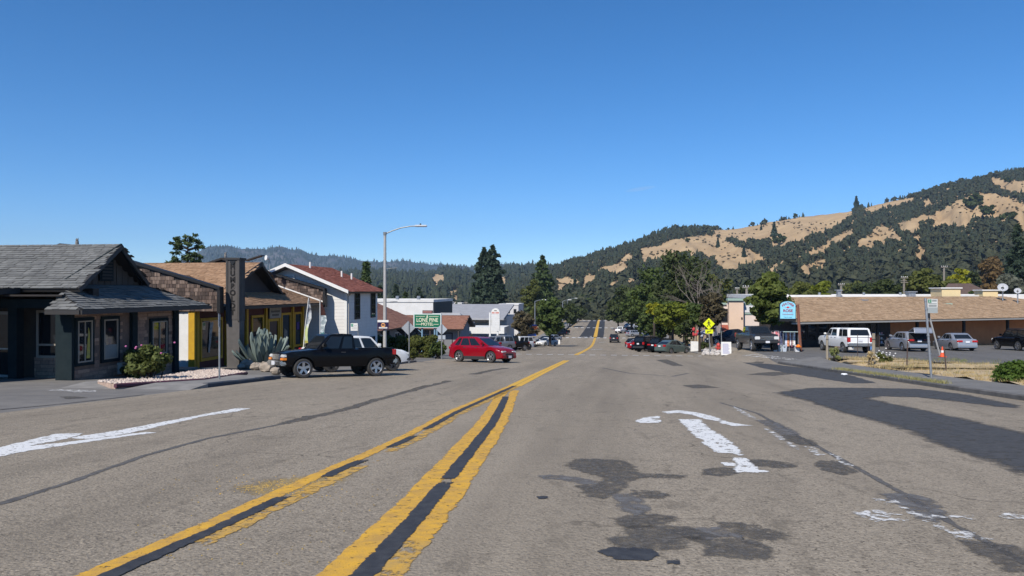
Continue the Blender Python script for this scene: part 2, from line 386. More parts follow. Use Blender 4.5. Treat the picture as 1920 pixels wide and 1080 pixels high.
far_y = [(-3.25, 72), (-3.2, 95), (-3.15, 128), (-3.35, 160), (-3.45, 181)]
far_y2 = [(-3.5, 184), (-4.0, 241), (-4.6, 315), (-4.3, 365), (-3.6, 400)]
def lines(P): return [(x, y, 0) for x, y in P]
for a_, b_ in ((-.2, -.04), (.05, .21)): strip('yellow_line', lines(far_y), a_, b_, M_YELF, .006, .003, 2., ground=False)
strip('yellow_line', lines(far_y2), -.42, .42, M_YELF, .012, .006, 4., ground=False)
nb = MB(); ys_ = ysub(181, 428)
nb.grid([[G(-7.4+(-.9*sm((y-181)/200)), y, .006), G(-4.6, y, .006), G(-1.5-.6*sm((y-181)/200), y, .006)] for y in ys_]); nb.build('new_asphalt', M_NEW, road)
for yy, x0, x1, stp, w in ((72.8, -11.2, 10.2, 1.03, .56), (180, -13.5, 6, 1.5, .75), (243, -13, 5, 1.9, .95), (318, -13.5, 5, 2.2, 1.1)):
    x = x0
    while x < x1:
        b = MB(); h = 1.0 if yy < 100 else yy*.012
        b.poly([G(x, yy-h/2, .016), G(x+w, yy-h/2, .016), G(x+w, yy+h/2, .016), G(x, yy+h/2, .016)]); b.build('crossing_dash', M_WHITEP, road); x += stp
for P in ([(1104, 633), (1108, 629.5), (1110, 630.5), (1106, 633.6)], [(1068, 633), (1100, 631.2), (1102, 632.2), (1075, 634)], [(1122, 641.5), (1137, 641), (1136, 642), (1124, 642.4)], [(1108, 655.5), (1130, 654), (1131, 655), (1110, 656.5)]):
    decal('worn_marking', P, M_WHTW, .008, .05, 1.5)
decal('painted_arrow', c1([(1200, 273), (1140, 272), (980, 303), (700, 355), (520, 388), (340, 414), (420, 420), (560, 404), (840, 342), (1000, 305), (1110, 292)]), M_WHT)
decal('painted_arrow', c1([(-90, 488), (0, 462), (110, 435), (270, 396), (395, 392), (330, 415), (220, 437), (130, 455), (300, 440), (500, 412), (700, 388), (742, 391), (640, 402), (480, 425), (330, 447), (110, 480), (0, 502), (-90, 522)]), M_WHT)
for P in ([(705, 326), (795, 326), (850, 375), (940, 430), (988, 475), (1000, 500), (960, 490), (890, 485), (860, 460), (825, 445), (830, 425), (800, 415), (770, 390), (740, 360)],
          [(960, 512), (1020, 515), (1050, 545), (1080, 570), (1130, 578), (985, 582), (980, 560), (1000, 545)], [(918, 535), (960, 535), (965, 550), (925, 548)],
          [(492, 335), (540, 318), (605, 310), (600, 320), (560, 325), (615, 330), (600, 342), (520, 342)],
          [(630, 290), (690, 282), (770, 290), (850, 308), (900, 325), (900, 335), (840, 325), (760, 302), (700, 295), (650, 297)], [(900, 330), (960, 345), (1045, 355), (970, 358), (910, 345)]):
    decal('painted_arrow', c3(P), M_WHT, .006, .008, .07)
for P in ([(160, 550), (205, 517), (300, 517), (425, 525), (480, 555), (495, 585), (560, 590), (730, 598), (700, 610), (560, 605), (500, 610), (440, 630), (440, 650), (340, 705), (290, 700), (245, 680), (260, 670), (215, 645), (330, 645), (350, 610), (250, 580)],
          [(490, 668), (600, 675), (650, 690), (600, 705), (520, 705)], [(390, 810), (520, 785), (660, 790), (680, 820), (560, 835), (470, 845), (400, 830)],
          [(440, 860), (560, 840), (700, 845), (800, 870), (870, 890), (740, 910), (720, 940), (560, 960), (430, 950), (380, 905), (470, 890)],
          [(740, 895), (900, 905), (1050, 915), (1140, 955), (1120, 1000), (1040, 1000), (900, 980), (830, 975), (850, 935)],
          [(905, 820), (1000, 825), (1120, 860), (1240, 885), (1170, 915), (1080, 905), (950, 860)], [(820, 572), (900, 558), (980, 565), (985, 585), (900, 600), (830, 590)],
          [(1030, 520), (1120, 522), (1250, 538), (1260, 555), (1150, 558), (1060, 545)]):
    decal('asphalt_patch', c3(P), M_PATCH, .004, .015, .06)
for P in ([(325, 965), (380, 950), (560, 958), (590, 985), (540, 1005), (420, 1000)], [(650, 1012), (690, 1010), (690, 1020), (655, 1022)], [(30, 700), (60, 698), (60, 706), (35, 706)]): decal('tar_spot', c3(P), M_TAR, .006, .008, .05)
for P in (c3([(40, 600), (120, 598), (250, 610), (330, 640), (230, 635), (150, 615), (60, 610)]), c3([(400, 690), (480, 680), (540, 760), (500, 790), (450, 770)]), c3([(640, 860), (900, 850), (1000, 890), (800, 900)]),
          c4([(50, 365), (100, 360), (200, 405), (240, 430), (160, 430), (110, 395)]), c4([(620, 705), (740, 705), (830, 725), (900, 800), (870, 830), (780, 810), (740, 760), (690, 740)])):
    decal('asphalt_patch', P, M_PATCHL, .0035, .02, .07)
for P in ([(160, 435), (210, 430), (300, 460), (325, 480), (270, 480), (200, 460)], [(330, 555), (400, 550), (440, 565), (500, 600), (440, 615), (380, 600), (325, 575)], [(1000, 920), (1100, 925), (1230, 950), (1290, 970), (1340, 1000), (1340, 1060), (1200, 1060), (1150, 1010), (1080, 985)]):
    decal('asphalt_patch', c4(P), M_PATCH, .004, .018, .07)
for P in ([(690, 755), (760, 780), (830, 820), (920, 855), (900, 870), (830, 835), (750, 795)], [(915, 870), (1010, 870), (1050, 900), (1120, 915), (1080, 920), (960, 905)], [(780, 808), (1050, 805), (1050, 815), (800, 818)],
          [(590, 730), (640, 725), (695, 735), (690, 748), (640, 750)], [(1165, 810), (1190, 795), (1290, 800), (1290, 822), (1200, 815)], [(480, 785), (600, 780), (700, 800), (740, 830), (600, 830), (520, 805)],
          [(270, 485), (300, 483), (340, 515), (370, 520), (330, 530), (300, 510)], [(-60, 300), (0, 330), (60, 365), (20, 355), (-40, 320)], [(80, 400), (160, 440), (240, 500), (200, 480), (120, 430)], [(380, 515), (420, 535), (480, 575), (440, 560)]):
    decal('worn_marking', c4(P), M_WHTW, .007, .012, .07)
decal('new_asphalt', [(1388, 676), (1450, 684), (1530, 692), (1590, 703), (1640, 718), (1600, 719), (1530, 708), (1480, 700), (1430, 690)], M_NEWR, .006, .03, .4)
decal('new_asphalt', [(1465, 737), (1530, 728), (1620, 728), (1720, 730), (1800, 740), (1895, 760), (1890, 764), (1800, 752), (1720, 744), (1640, 742), (1610, 747), (1700, 765), (1800, 788), (1920, 818), (2010, 840), (2010, 912), (1920, 878), (1800, 840), (1700, 800), (1600, 775), (1520, 750)], M_NEWR, .006, .025, .2, None, .3)
for P in ([(1400, 702), (1450, 697), (1500, 700), (1450, 705)], [(1280, 723), (1310, 721), (1350, 727), (1300, 728)], [(1230, 675), (1250, 674), (1282, 686), (1262, 686)], [(1395, 676), (1440, 678), (1470, 686), (1420, 684)]): decal('asphalt_patch', P, M_PATCH, .004, .03, .3)
strip('crack', [(-80, 968), (0, 945), (130, 905), (270, 855), (390, 822), (530, 795)], -.028, .028, M_CRACK, .004, .014, .08)
strip('tar_strip', [(530, 795), (640, 770), (700, 752), (770, 733), (845, 714)], -.13, .1, M_PATCH, .004, .05, .2)
strip('tar_strip', [(885, 702), (915, 696), (950, 690)], -.18, .18, M_PATCH, .004, .06, .5)
strip('crack', [(0, 768), (120, 757), (270, 740)], -.03, .03, M_CRACK, .004, .015, .1)
strip('crack', [(1350, 755), (1420, 775), (1500, 820), (1620, 885), (1700, 930), (1800, 990), (1930, 1060)], -.02, .02, M_CRACK, .003, .012, .08)
strip('crack', [(1130, 690), (1180, 700), (1260, 706), (1290, 700)], -.06, .06, M_CRACK, .003, .03, .3)
decal('tar_spot', [(115, 744), (135, 743), (165, 746), (125, 748)], M_PATCH, .004, .02, .1)
decal('painted_arrow', [(88, 732), (110, 730), (178, 732), (180, 735), (140, 736), (128, 734)], M_WHTW, .004, .01, .1)
for i in range(6):                                      # worn crossing on the side street
    p0, p1 = (1392+i*17, 666.5+i*1.9), (1428+i*15, 665+i*1.9)
    decal('crossing_bar', [p0, p1, (p1[0]+7, p1[1]+.9), (p0[0]+8, p0[1]+.95)], M_WHTW, .006, .02, .4)
def scatter(name, n, gen, size, m, parent=None, label=None, cat=None):
    V = np.zeros((n*6, 3)); Fc = []
    for i in range(n):
        x, y, z = gen(); s = size*nrs.uniform(.5, 1.5); a = nrs.uniform(0, 6.28)
        q = np.array([(1, 0, 0), (0, 1, 0), (-1, 0, 0), (0, -1, 0), (0, 0, .8), (0, 0, -.8)])*s*nrs.uniform(.7, 1.3, (6, 3))
        c, d = math.cos(a), math.sin(a); V[i*6:i*6+6] = q@np.array([(c, d, 0), (-d, c, 0), (0, 0, 1)])+(x, y, z+s*.3)
        b = i*6; Fc += [(b+4, b, b+1), (b+4, b+1, b+2), (b+4, b+2, b+3), (b+4, b+3, b), (b+5, b+1, b), (b+5, b+2, b+1), (b+5, b+3, b+2), (b+5, b, b+3)]
    me = bpy.data.meshes.new(name); me.from_pydata(V.tolist(), [], Fc); me.materials.append(m)
    o = link(name, me, parent); tag(o, label, cat, kind='stuff'); return o
decal('worn_marking', [(455, 915), (520, 900), (600, 896), (660, 880), (640, 900), (560, 922), (500, 926)], mat('paint_yellow_dust', (.5, .33, .1), (.35, .26, .12), 12, .9, alpha=(22, 6, .5, .5)), .003, .03, .1, None, .15)
def crumbs():
    p = gp(nrs.normal(520, 45), nrs.normal(915, 9)); return p.x, p.y, p.z
scatter('paint_crumbs', 200, crumbs, .006, M_YELF, None, 'loose crumbs of yellow paint beside the split centre line', 'paint crumbs')
def crumbs2():
    p = gp(nrs.uniform(250, 760), nrs.uniform(860, 1060)); return p.x, p.y, p.z
scatter('road_grit', 300, crumbs2, .006, mat('grit', (.5, .33, .08), (.1, .09, .08), 50, .9, island=1), None, 'scattered dark and yellow grit on the near asphalt', 'grit')

# ---- dry verge with grass, gravel bed
def blades(name, n, gen, h, m, label, cat, w=.012, lean=.5):
    V = np.zeros((n*3, 3)); 
    for i in range(n):
        x, y, z = gen(); hh = h*nrs.uniform(.4, 1.3); a = nrs.uniform(0, 6.28); l = nrs.normal(0, lean, 2)*hh
        c, d = math.cos(a)*w, math.sin(a)*w
        V[i*3] = (x-c, y-d, z-.02); V[i*3+1] = (x+c, y+d, z-.02); V[i*3+2] = (x+l[0], y+l[1], z+hh)
    me = bpy.data.meshes.new(name); me.from_pydata(V.tolist(), [], [(3*i, 3*i+1, 3*i+2) for i in range(n)]); me.materials.append(m)
    o = link(name, me); tag(o, label, cat, kind='stuff'); return o
M_STRAW = mat('straw', (.64, .49, .25), (.38, .28, .13), 1.2, .9, island=.6, transl=.25)
M_WEED = mat('weed_green', (.17, .22, .06), (.30, .27, .10), 1.0, .9, island=.6, transl=.3)
vb = MB(); vys = ysub(14, 54)
vb.grid([[G(x, y, .14+.05*math.sin(x*3+y*1.7)+.04*math.sin(y*2.3-x)) for x in frange(13.9, 18+sm((y-44)/8)*0+14*sm((50-y)/14), .8)] for y in frange(10, 50.5, .8)])
tag(vb.build('verge', mat('verge_soil', (.52, .40, .24), (.36, .27, .16), .7, .95, .6, 7), smooth=180), kind='structure')
tuft = [(nrs.uniform(14, 30), nrs.uniform(20, 51)) for _ in range(620)]
def in_verge():
    while 1:
        if nrs.rand() < .8:
            t = tuft[nrs.randint(len(tuft))]; x, y = nrs.normal(t[0], .16), nrs.normal(t[1], .16)
        else: x, y = nrs.uniform(14, 30), nrs.uniform(16, 51)
        if 13.95 < x < 18+14*sm((50-y)/14): return x, y, zt(x, y)+.12
blades('dry_grass', 26000, in_verge, .17, M_STRAW, 'straw coloured dry grass on the verge beside the car park', 'dry grass', .014)
def in_green():
    t = tuft[nrs.randint(0, 200)]; x, y = nrs.normal(t[0]*.55+7, .3), nrs.normal(t[1], .3); return max(x, 14), y, zt(x, y)+.12
blades('green_weeds', 5000, in_green, .15, M_WEED, 'green weeds growing through the dry verge along the path', 'weeds', .012)
def kerb_grass():
    y = nrs.uniform(27.5, 40); return nrs.normal(11.5, .13), y, zr(y)+.13
blades('kerb_weeds', 2600, kerb_grass, .13, mat('kerb_straw', (.42, .36, .16), (.22, .22, .08), 1.2, .9, island=.6, transl=.25), 'dry weeds growing along the back of the right kerb', 'weeds', .012)
GB = [gp(*p, .12) for p in ((183, 717), (300, 708), (395, 692), (462, 699), (380, 712), (216, 722))]
b = MB(); b.prism([(p.x, p.y, zt(p.x, p.y)+.0) for p in GB], (0, 0, .14)); gb = tag(b.build('gravel_bed', mat('gravel_base', (.5, .36, .28), (.35, .25, .2), 8, .95, .5, 40)), kind='structure')
gq = [(p.x, p.y) for p in GB]
def in_gravel():
    while 1:
        x, y = nrs.uniform(min(p[0] for p in gq), max(p[0] for p in gq)), nrs.uniform(min(p[1] for p in gq), max(p[1] for p in gq))
        if inpoly(x, y, gq): return x, y, zt(x, y)+.14
scatter('gravel', 2600, in_gravel, .045, mat('gravel_stone', (.62, .52, .44), (.42, .33, .27), 20, .9, island=.9), None, 'pale pinkish landscaping gravel in the bed beside the grey motel', 'gravel')
b = MB(); e0, e1 = GB[5], GB[3]
for a_, c_ in ((GB[5], GB[4]), (GB[4], GB[3])): b.tube([G(a_.x, a_.y, .1), G(c_.x, c_.y, .1)], .07, 6)
b.build('edging', mat('edging_maroon', (.10, .03, .05), (.06, .03, .04), 4, .8), gb)

# ================================================================== BUILDINGS
def shingle_mat(name, a, b): return mat(name, a, b, 1.2, .9, .3, 30, island=.65)
M_SH_GREY = shingle_mat('shingle_grey', (.10, .10, .096), (.185, .185, .176))
M_SH_BROWN = shingle_mat('shingle_brown', (.25, .15, .085), (.40, .25, .15))
M_SH_TAN = shingle_mat('shingle_tan', (.28, .185, .105), (.50, .345, .215))
M_SH_RED = shingle_mat('shingle_red', (.29, .095, .06), (.38, .14, .095))
M_SH_MOTEL = shingle_mat('shingle_motel', (.23, .105, .07), (.30, .15, .10))
M_TEAL = mat('dark_teal_paint', (.012, .02, .024), (.018, .027, .03), 3, .9, spec=.12)
M_DKBROWN = mat('dark_brown_paint', (.02, .016, .014), (.03, .024, .021), 3, .7)
M_FASCIA = mat('fascia_dark', (.035, .032, .03), None, rough=.6)
def roofplane(P, name, m, base, parent, th=.12, row=.17, tab=.3, shingles=True):
    """P: planar polygon, first edge along the eave; a slab with shingle tabs on it"""
    P = [Vector(p) for p in P]; U = (P[1]-P[0]); U.z = 0; U.normalize()
    n = (P[1]-P[0]).cross(P[2]-P[0]).normalized()
    if n.z < 0: n = -n
    V = n.cross(U); 
    if V.z < 0: V = -V; U = V.cross(n)*1
    b = MB(); b.prism([p-n*th for p in P], n*th); r = b.build(name, base, parent)
    if not shingles: return r
    q = [((p-P[0]).dot(U), (p-P[0]).dot(V)) for p in P]
    u0, u1, v0, v1 = min(a for a, _ in q), max(a for a, _ in q), min(c for _, c in q), max(c for _, c in q)
    s = MB(); v = v0-.02; k = 0
    while v < v1:
        u = u0-rnd.uniform(0, tab)
        while u < u1:
            w = tab*rnd.uniform(.75, 1.25)
            if inpoly(u+w/2, v+row/2, q) or inpoly(u+w/2, v+row*.8, q):
                ua, ub = max(u, u0-.03), min(u+w-.012, u1+.03); h = .03*rnd.uniform(.6, 1.5)
                O = P[0]
                a, c = O+U*ua+V*v+n*h, O+U*ub+V*v+n*h
                d, e = O+U*ub+V*(v+row*1.1)+n*.006, O+U*ua+V*(v+row*1.1)+n*.006
                s.poly([a, c, d, e]); s.poly([O+U*ua+V*v, O+U*ub+V*v, c, a])
            u += w
        v += row
    so = s.build('shingles', m, r); tag(so, kind='stuff'); return r
def window(parent, O, U, N, w, h, fm, fw=.07, mull=0, trans=0, pane=None, name='window', d=.05):
    b = MB(); Z = Z_
    for a in ((0, fw), (w-fw, w)): b.ob(O, U, Z, N, a, (0, h), (0, d))
    for a in ((0, fw), (h-fw, h)): b.ob(O, U, Z, N, (fw, w-fw), a, (0, d))
    for i in range(mull): x = w*(i+1)/(mull+1); b.ob(O, U, Z, N, (x-.02, x+.02), (fw, h-fw), (0, d*.9))
    for i in range(trans): y = h*(i+1)/(trans+1); b.ob(O, U, Z, N, (fw, w-fw), (y-.02, y+.02), (0, d*.8))
    o = b.build(name, fm, parent)
    g = MB(); g.ob(O, U, Z, N, (fw, w-fw), (fw, h-fw), (.004, .02)); g.build('pane', pane or M_GLASS, o); return o
def piece_wall(parent, O, U, N, w, h, rowh, cw, m, holes=(), name='brick', proud=.02, top=None, gap=.012, cap=300):
    """single stones / shakes laid on a wall: one shared mesh, an object each"""
    me = bpy.data.meshes.new(name); bb = MB(); bb.ob((0, 0, 0), U, Z_, N, (-.5, .5), (-.5, .5), (0, 1)); me.from_pydata(bb.v, [], bb.f)
    mats = m if isinstance(m, (list, tuple)) else [m]; mes = []
    for mm in mats: c = me.copy(); c.materials.append(mm); mes.append(c)
    v, n = 0, 0; org = ORG[parent]; ax = abs(U.x) > abs(U.y)
    while v < h-.02:
        u = -rnd.uniform(0, cw)
        while u < w and n < cap:
            ww = cw*rnd.uniform(.6, 1.4); a, c = max(u, 0), min(u+ww, w); mid = (a+c)/2; vm = v+rowh/2; u += ww
            if c-a < .06 or (top and vm+rowh*.4 > top(mid)) or any(x0 < mid < x1 and y0 < vm < y1 for x0, x1, y0, y1 in holes): continue
            for x0, x1, y0, y1 in holes:
                if y0 < vm < y1:
                    if a < x0 < c: c = x0
                    if a < x1 < c: a = x1
            if c-a < .05: continue
            o = link(name, rnd.choice(mes), parent); p = O+U*((a+c)/2)+Z_*vm-org; o.location = p
            L, H = c-a-gap, rowh-gap; t = proud*rnd.uniform(.5, 1.6)
            o.scale = (L, t, H) if ax else (t, L, H); n += 1
        v += rowh
M_STONE = [mat('stone_veneer_'+str(i), c, tuple(x*.75 for x in c), 9, .9, .3, 40) for i, c in enumerate(((.36, .235, .17), (.29, .19, .14), (.42, .28, .2)))]
M_SHAKE = [mat('cedar_shake_'+str(i), c, tuple(x*.6 for x in c), 14, .95, .4, 50, stretch=(1, 1, .15)) for i, c in enumerate(((.17, .12, .095), (.12, .085, .07), (.24, .175, .14), (.085, .062, .052)))]
M_MORTAR = mat('mortar', (.18, .125, .095), (.13, .095, .075), 6, .95)

def owl(p, parent_label, s=1.):
    b = MB(); b.tube([p+Z_*a*s for a in (0, .06, .2, .34, .42, .5, .56)], [r*s for r in (.09, .12, .135, .12, .1, .11, .06)], 10)
    o = thing('owl_statue', p, parent_label, 'statue'); b.build('body', mat('owl_grey', (.28, .27, .25), (.12, .11, .1), 14, .8), o, smooth=60)
    part('beak', M_BLACK, o, lambda q: q.box(p+Vector((0, -.11*s, .47*s)), (.03*s, .06*s, .05*s)))
    e = MB(); [e.prism([p+Vector((x*s, 0, .52*s)), p+Vector(((x+.06)*s, 0, .52*s)), p+Vector(((x+.03)*s, 0, .62*s))], (0, .05*s, 0)) for x in (-.1, .04)]; e.build('ear_tufts', mat('owl_grey', None), o)
    return o

# ---------------- grey roofed motel at the left
mo = thing('motel_building', (-19, 27, zt(-19, 27)), 'dark motel with grey shingle roof and stone walls at the far left', 'building')
gz = lambda y: zr(y)
WX, E0, E1 = -18.6, 23.8, 30.1
def w1(b):
    b.ob((0, 0, 0), X_, Y_, Z_, (WX-9, WX), (25.35, E1), (-2.6, 1.05)); b.ob((0, 0, 0), X_, Y_, Z_, (WX-.4, WX), (E0, 25.345), (-2.6, 1.05))
wall = part('wall', M_MORTAR, mo, w1)
O = Vector((WX, E0, -2.0)); holes = [(.05, 1.15, .82, 2.62), (1.42, 2.6, .82, 2.62), (4.35, 5.75, .72, 2.5), (2.75, 3.25, 0, 3.1)]
piece_wall(wall, O, Y_, X_, E1-E0, 3.0, .135, .42, M_STONE, holes)

for y0, w_, z0, h_, mu in ((23.93, .98, -1.05, 1.72, 1), (25.3, 1.02, -1.05, 1.72, 0), (28.25, 1.25, -1.12, 1.6, 1)):
    wd = window(mo, Vector((WX, y0, z0)), Y_, X_, w_, h_, M_TEAL, .12, 0, 0, d=.07)
    window(wd, Vector((WX+.03, y0+.12, z0+.12)), Y_, X_, w_-.24, h_-.24, mat('frame_beige', (.30, .26, .21), None, rough=.6), .05, mu, 0, name='sash', d=.06)
cur = mat('curtain_white', (.26, .26, .24), (.2, .2, .18), 20, .9, stretch=(1, 6, .2))
part('blind', cur, mo, lambda b: b.ob((WX+.055, 25.45, -.9), Y_, Z_, X_, (0, .72), (0, .5), (0, .012)))
part('curtain', mat('curtain_yellow', (.5, .42, .06), (.3, .28, .1), 12, .9), mo, lambda b: b.prism([(WX+.055, 24.5, -.8), (WX+.055, 24.68, -.8), (WX+.055, 24.66, .1), (WX+.055, 24.6, .3)], (.012, 0, 0)))
for y0 in (27.15, 30.0): part('post', M_TEAL, mo, lambda b: b.ob((WX, y0, -2.4), Y_, Z_, X_, (-.16, .16), (0, 3.35), (-.1, .14)))
part('corner_post', M_TEAL, mo, lambda b: b.ob((WX, E0, -2.2), X_, Y_, Z_, (-.5, .12), (-.12, .02), (0, 3.2)))
def acu(b):
    b.ob((WX, 26.25, -1.55), Y_, Z_, X_, (0, .62), (0, .42), (0, .2))
ac = part('air_conditioner', mat('ac_beige', (.42, .40, .36), None, rough=.6), mo, acu)
for i in range(4): part('louvre', mat('ac_dark', (.1, .1, .1), None), ac, lambda b: b.ob((WX, 26.3, -1.5+i*.09), Y_, Z_, X_, (0, .52), (0, .045), (.2, .212)))
# recessed entrance wall facing the forecourt
RY = 25.0
ew = part('entrance_wall', M_DKBROWN, mo, lambda b: b.ob((0, 0, 0), X_, Y_, Z_, (-36, WX-.05), (RY, RY+.3), (-2.6, 1.7)))
piece_wall(ew, Vector((-21.0, RY, -1.9)), X_, -Y_, 1.55, 1.0, .135, .42, M_STONE, cap=60)
window(mo, Vector((-20.9, RY, -.85)), X_, -Y_, 1.15, 1.75, mat('frame_beige', None), .09, 0, 0)
part('transom', mat('frame_beige', None), mo, lambda b: b.ob((-20.9, RY, -.4), X_, Z_, -Y_, (.09, 1.06), (0, .07), (0, .05)))
dr = window(mo, Vector((-22.75, RY, -1.6)), X_, -Y_, 1.25, 2.45, mat('frame_grey', (.3, .31, .32), None, rough=.5), .11, 0, 0, name='door')
part('door_handle', M_STEEL, dr, lambda b: b.ob((-22.6, RY, -.55), X_, Z_, -Y_, (0, .95), (0, .05), (.05, .09)))
for x0 in (-19.35, -21.35): part('post', M_TEAL, mo, lambda b: b.ob((x0, RY-.5, -2.1), X_, Z_, -Y_, (0, .34), (0, 3.3), (0, .34)))
part('porch_beam', M_TEAL, mo, lambda b: b.ob((-40, RY-.7, 1.0), X_, Z_, -Y_, (0, 21.3), (0, .32), (0, .25)))
part('soffit', M_DKBROWN, mo, lambda b: b.ob((-40, 23.6, 1.42), X_, Y_, Z_, (0, 21.2), (0, 1.6), (0, .06)))
# upper roof: ridge square to the street, gable with a prow over the lower roof
RZ, RYd = 3.42, 27.1
up = lambda y: RZ-.6*abs(y-RYd)
roofplane([(-48, 24.25, up(24.25)), (-18.65, 24.25, up(24.25)), (-19.0, RYd, RZ), (-48, RYd, RZ)], 'roof', M_SH_GREY, M_FASCIA, mo, .16)
roofplane([(-19.45, 29.6, up(29.6)), (-48, 29.6, up(29.6)), (-48, RYd, RZ), (-19.0, RYd, RZ)], 'roof', M_SH_GREY, M_FASCIA, mo, .16)
gbl = part('gable', mat('gable_board', (.085, .07, .058), (.06, .05, .042), 4, .85, stretch=(1, 8, .3)), mo, lambda b: b.prism([(-19.75, 24.6, 1.6), (-19.75, 29.6, 1.6), (-19.75, RYd, RZ-.2)], (-.1, 0, 0)))
for i in range(11):
    y0 = 25.3+i*.36; part('plank', mat('gable_board', None), gbl, lambda b: b.ob((-19.75, y0, 1.8), Y_, Z_, X_, (0, .33), (0, max(.1, up(y0+.17)-2.05)), (0, .02+.008*(i % 2))))
vent = part('vent', M_TEAL, gbl, lambda b: b.ob((-19.7, 26.7, 2.0), Y_, Z_, X_, (0, .8), (0, .85), (0, .06)))
for i in range(6): part('louvre', M_BLACK, vent, lambda b: b.ob((-19.64, 26.8, 2.08+i*.125), Y_, Z_, X_, (0, .6), (0, .06), (0, .03)))
for s, ya, yb in ((1, 24.75, RYd), (-1, 29.35, RYd)):
    part('barge_board', M_TEAL, mo, lambda b: b.prism([(-19.0, yb, RZ+.05), (-19.55, ya, up(ya)+.03), (-19.55, ya, up(ya)-.24), (-19.0, yb, RZ-.24)], (-.07, 0, 0)))
LZ = .98
sk = lambda x: LZ+.46*(-17.75-x)
roofplane([(-17.75, 23.15, LZ), (-17.75, 31.35, LZ), (-19.55, 29.3, sk(-19.55)), (-19.55, 25.1, sk(-19.55)), (-19.05, 24.05, sk(-19.05))], 'roof', M_SH_GREY, M_FASCIA, mo, .14)
roofplane([(-19.0, 23.15, LZ), (-17.75, 23.15, LZ), (-19.1, 24.02, 1.56)], 'roof', M_SH_GREY, M_FASCIA, mo, .14)
roofplane([(-17.75, 31.35, LZ), (-24, 31.35, LZ), (-24, 29.3, 1.9), (-19.55, 29.3, 1.88)], 'roof', M_SH_GREY, M_FASCIA, mo, .14)
part('gutter', M_FASCIA, mo, lambda b: (b.ob((-17.75, 23.1, LZ-.17), Y_, Z_, X_, (0, 8.3), (0, .15), (0, .1)), b.ob((-19.0, 23.15, LZ-.17), X_, Z_, -Y_, (0, 1.28), (0, .15), (0, .1))))
part('cupola', M_FASCIA, mo, lambda b: (b.prism([(-28.1, 33, 3.2), (-24.7, 33, 3.2), (-24.7, 33, 3.34), (-26.4, 33, 3.92), (-28.1, 33, 3.34)], (0, 1.6, 0)), b.ob((-26.4, 33.2, .8), X_, Y_, Z_, (-1.3, 1.3), (.1, 1.3), (0, 2.45))))
ot = atY(139, 456, 33.0); owl(Vector((ot.x, 33.2, 3.8)), 'grey owl statue perched on the small peak above the grey motel roof', .62)
# porte cochere reaching out over the forecourt, its shadow falls on the entrance
roofplane([(-33, 16.6, 1.45), (-20.9, 16.6, 1.45), (-20.9, 24.2, 1.72), (-33, 24.2, 1.72)], 'canopy_roof', M_SH_GREY, M_FASCIA, mo, .2)
for x0, y0 in ((-21.3, 17), (-32.5, 17)): part('post', M_TEAL, mo, lambda b: b.ob((x0, y0, -1.4), X_, Y_, Z_, (-.2, .2), (-.2, .2), (0, 2.75)))
part('step', M_WALK, mo, lambda b: b.ob((WX+.0, 30.2, -2.4), X_, Y_, Z_, (-.9, .4), (0, 1.0), (0, .62)))

# ---------------- shop behind the tall pillar sign
sh = thing('shop_building', (-20, 40, zt(-20, 40)), 'red and yellow shop with brown shingle roof and cedar shake end walls', 'shop')
M_RED = mat('shop_red', (.085, .014, .012), (.065, .012, .011), 3, .7); M_YELW = mat('shop_yellow', (.52, .31, .015), (.44, .25, .02), 3, .65)
M_SHWHITE = mat('shop_white_block', (.72, .71, .69), (.64, .63, .61), 2, .8)
SX, EX, S0, S1 = -20.2, -18.8, 34.1, 47.4
part('wall', M_RED, sh, lambda b: b.ob((0, 0, 0), X_, Y_, Z_, (SX-8, SX), (S0+.1, S1), (-3.6, .95)))
part('side_wall', M_SHWHITE, sh, lambda b: b.ob((0, 0, 0), X_, Y_, Z_, (SX-8, SX-.16), (S0, S0+.09), (-3.3, 1.2)))
part('corner_post', M_YELW, sh, lambda b: b.ob((SX, S0, -3.2), X_, Z_, -Y_, (-.16, .16), (0, 4.05), (-.12, .06)))
def bay(y0, y1, z0, z1):
    return window(sh, Vector((SX, y0, z0)), Y_, X_, y1-y0, z1-z0, M_YELW, .14, 0, 0, d=.08)
bay(34.75, 36.9, -1.9, .25); bay(37.75, 39.0, -1.75, .28); bay(40.1, 41.6, -1.9, .22); bay(44.0, 45.4, -2.0, .25); bay(45.9, 47.1, -2.0, .25)
dd = window(sh, Vector((SX, 42.15, -3.0)), Y_, X_, 1.5, 2.95, M_YELW, .16, 0, 0, mat('door_maroon', (.035, .012, .012), None, rough=.5), 'door', .09)
part('door_handle', M_STEEL, dd, lambda b: b.ob((SX, 42.4, -2.0), Y_, Z_, X_, (0, .05), (0, .3), (.02, .07)))
for y0 in (34.45, 37.3, 39.5, 41.85, 43.72, 45.62, 47.2): part('post', M_YELW, sh, lambda b: b.ob((SX, y0, -3.4), Y_, Z_, X_, (-.11, .11), (0, 4.2), (0, .13)))
part('plank', mat('walk_wood', (.09, .075, .06), None), sh, lambda b: b.ob((0, 0, 0), X_, Y_, Z_, (SX, SX+1.2), (S0+.5, S1), (-3.6, -2.55)))
ns = part('name_board', mat('board_grey', (.3, .29, .27), (.24, .23, .21), 4, .7), sh, lambda b: b.ob((SX+.14, 42.1, -.02), Y_, Z_, X_, (0, 1.55), (0, .62), (0, .06)))
for r_, wd_ in ((.38, 1.2), (.17, .9)):
    for i in range(9): part('letter', M_BLACK, ns, lambda b: b.ob((SX+.2, 42.2+(1.35-wd_)/2+i*wd_/9, r_), Y_, Z_, X_, (0, wd_/9*.62), (-.06, .06), (0, .008)))
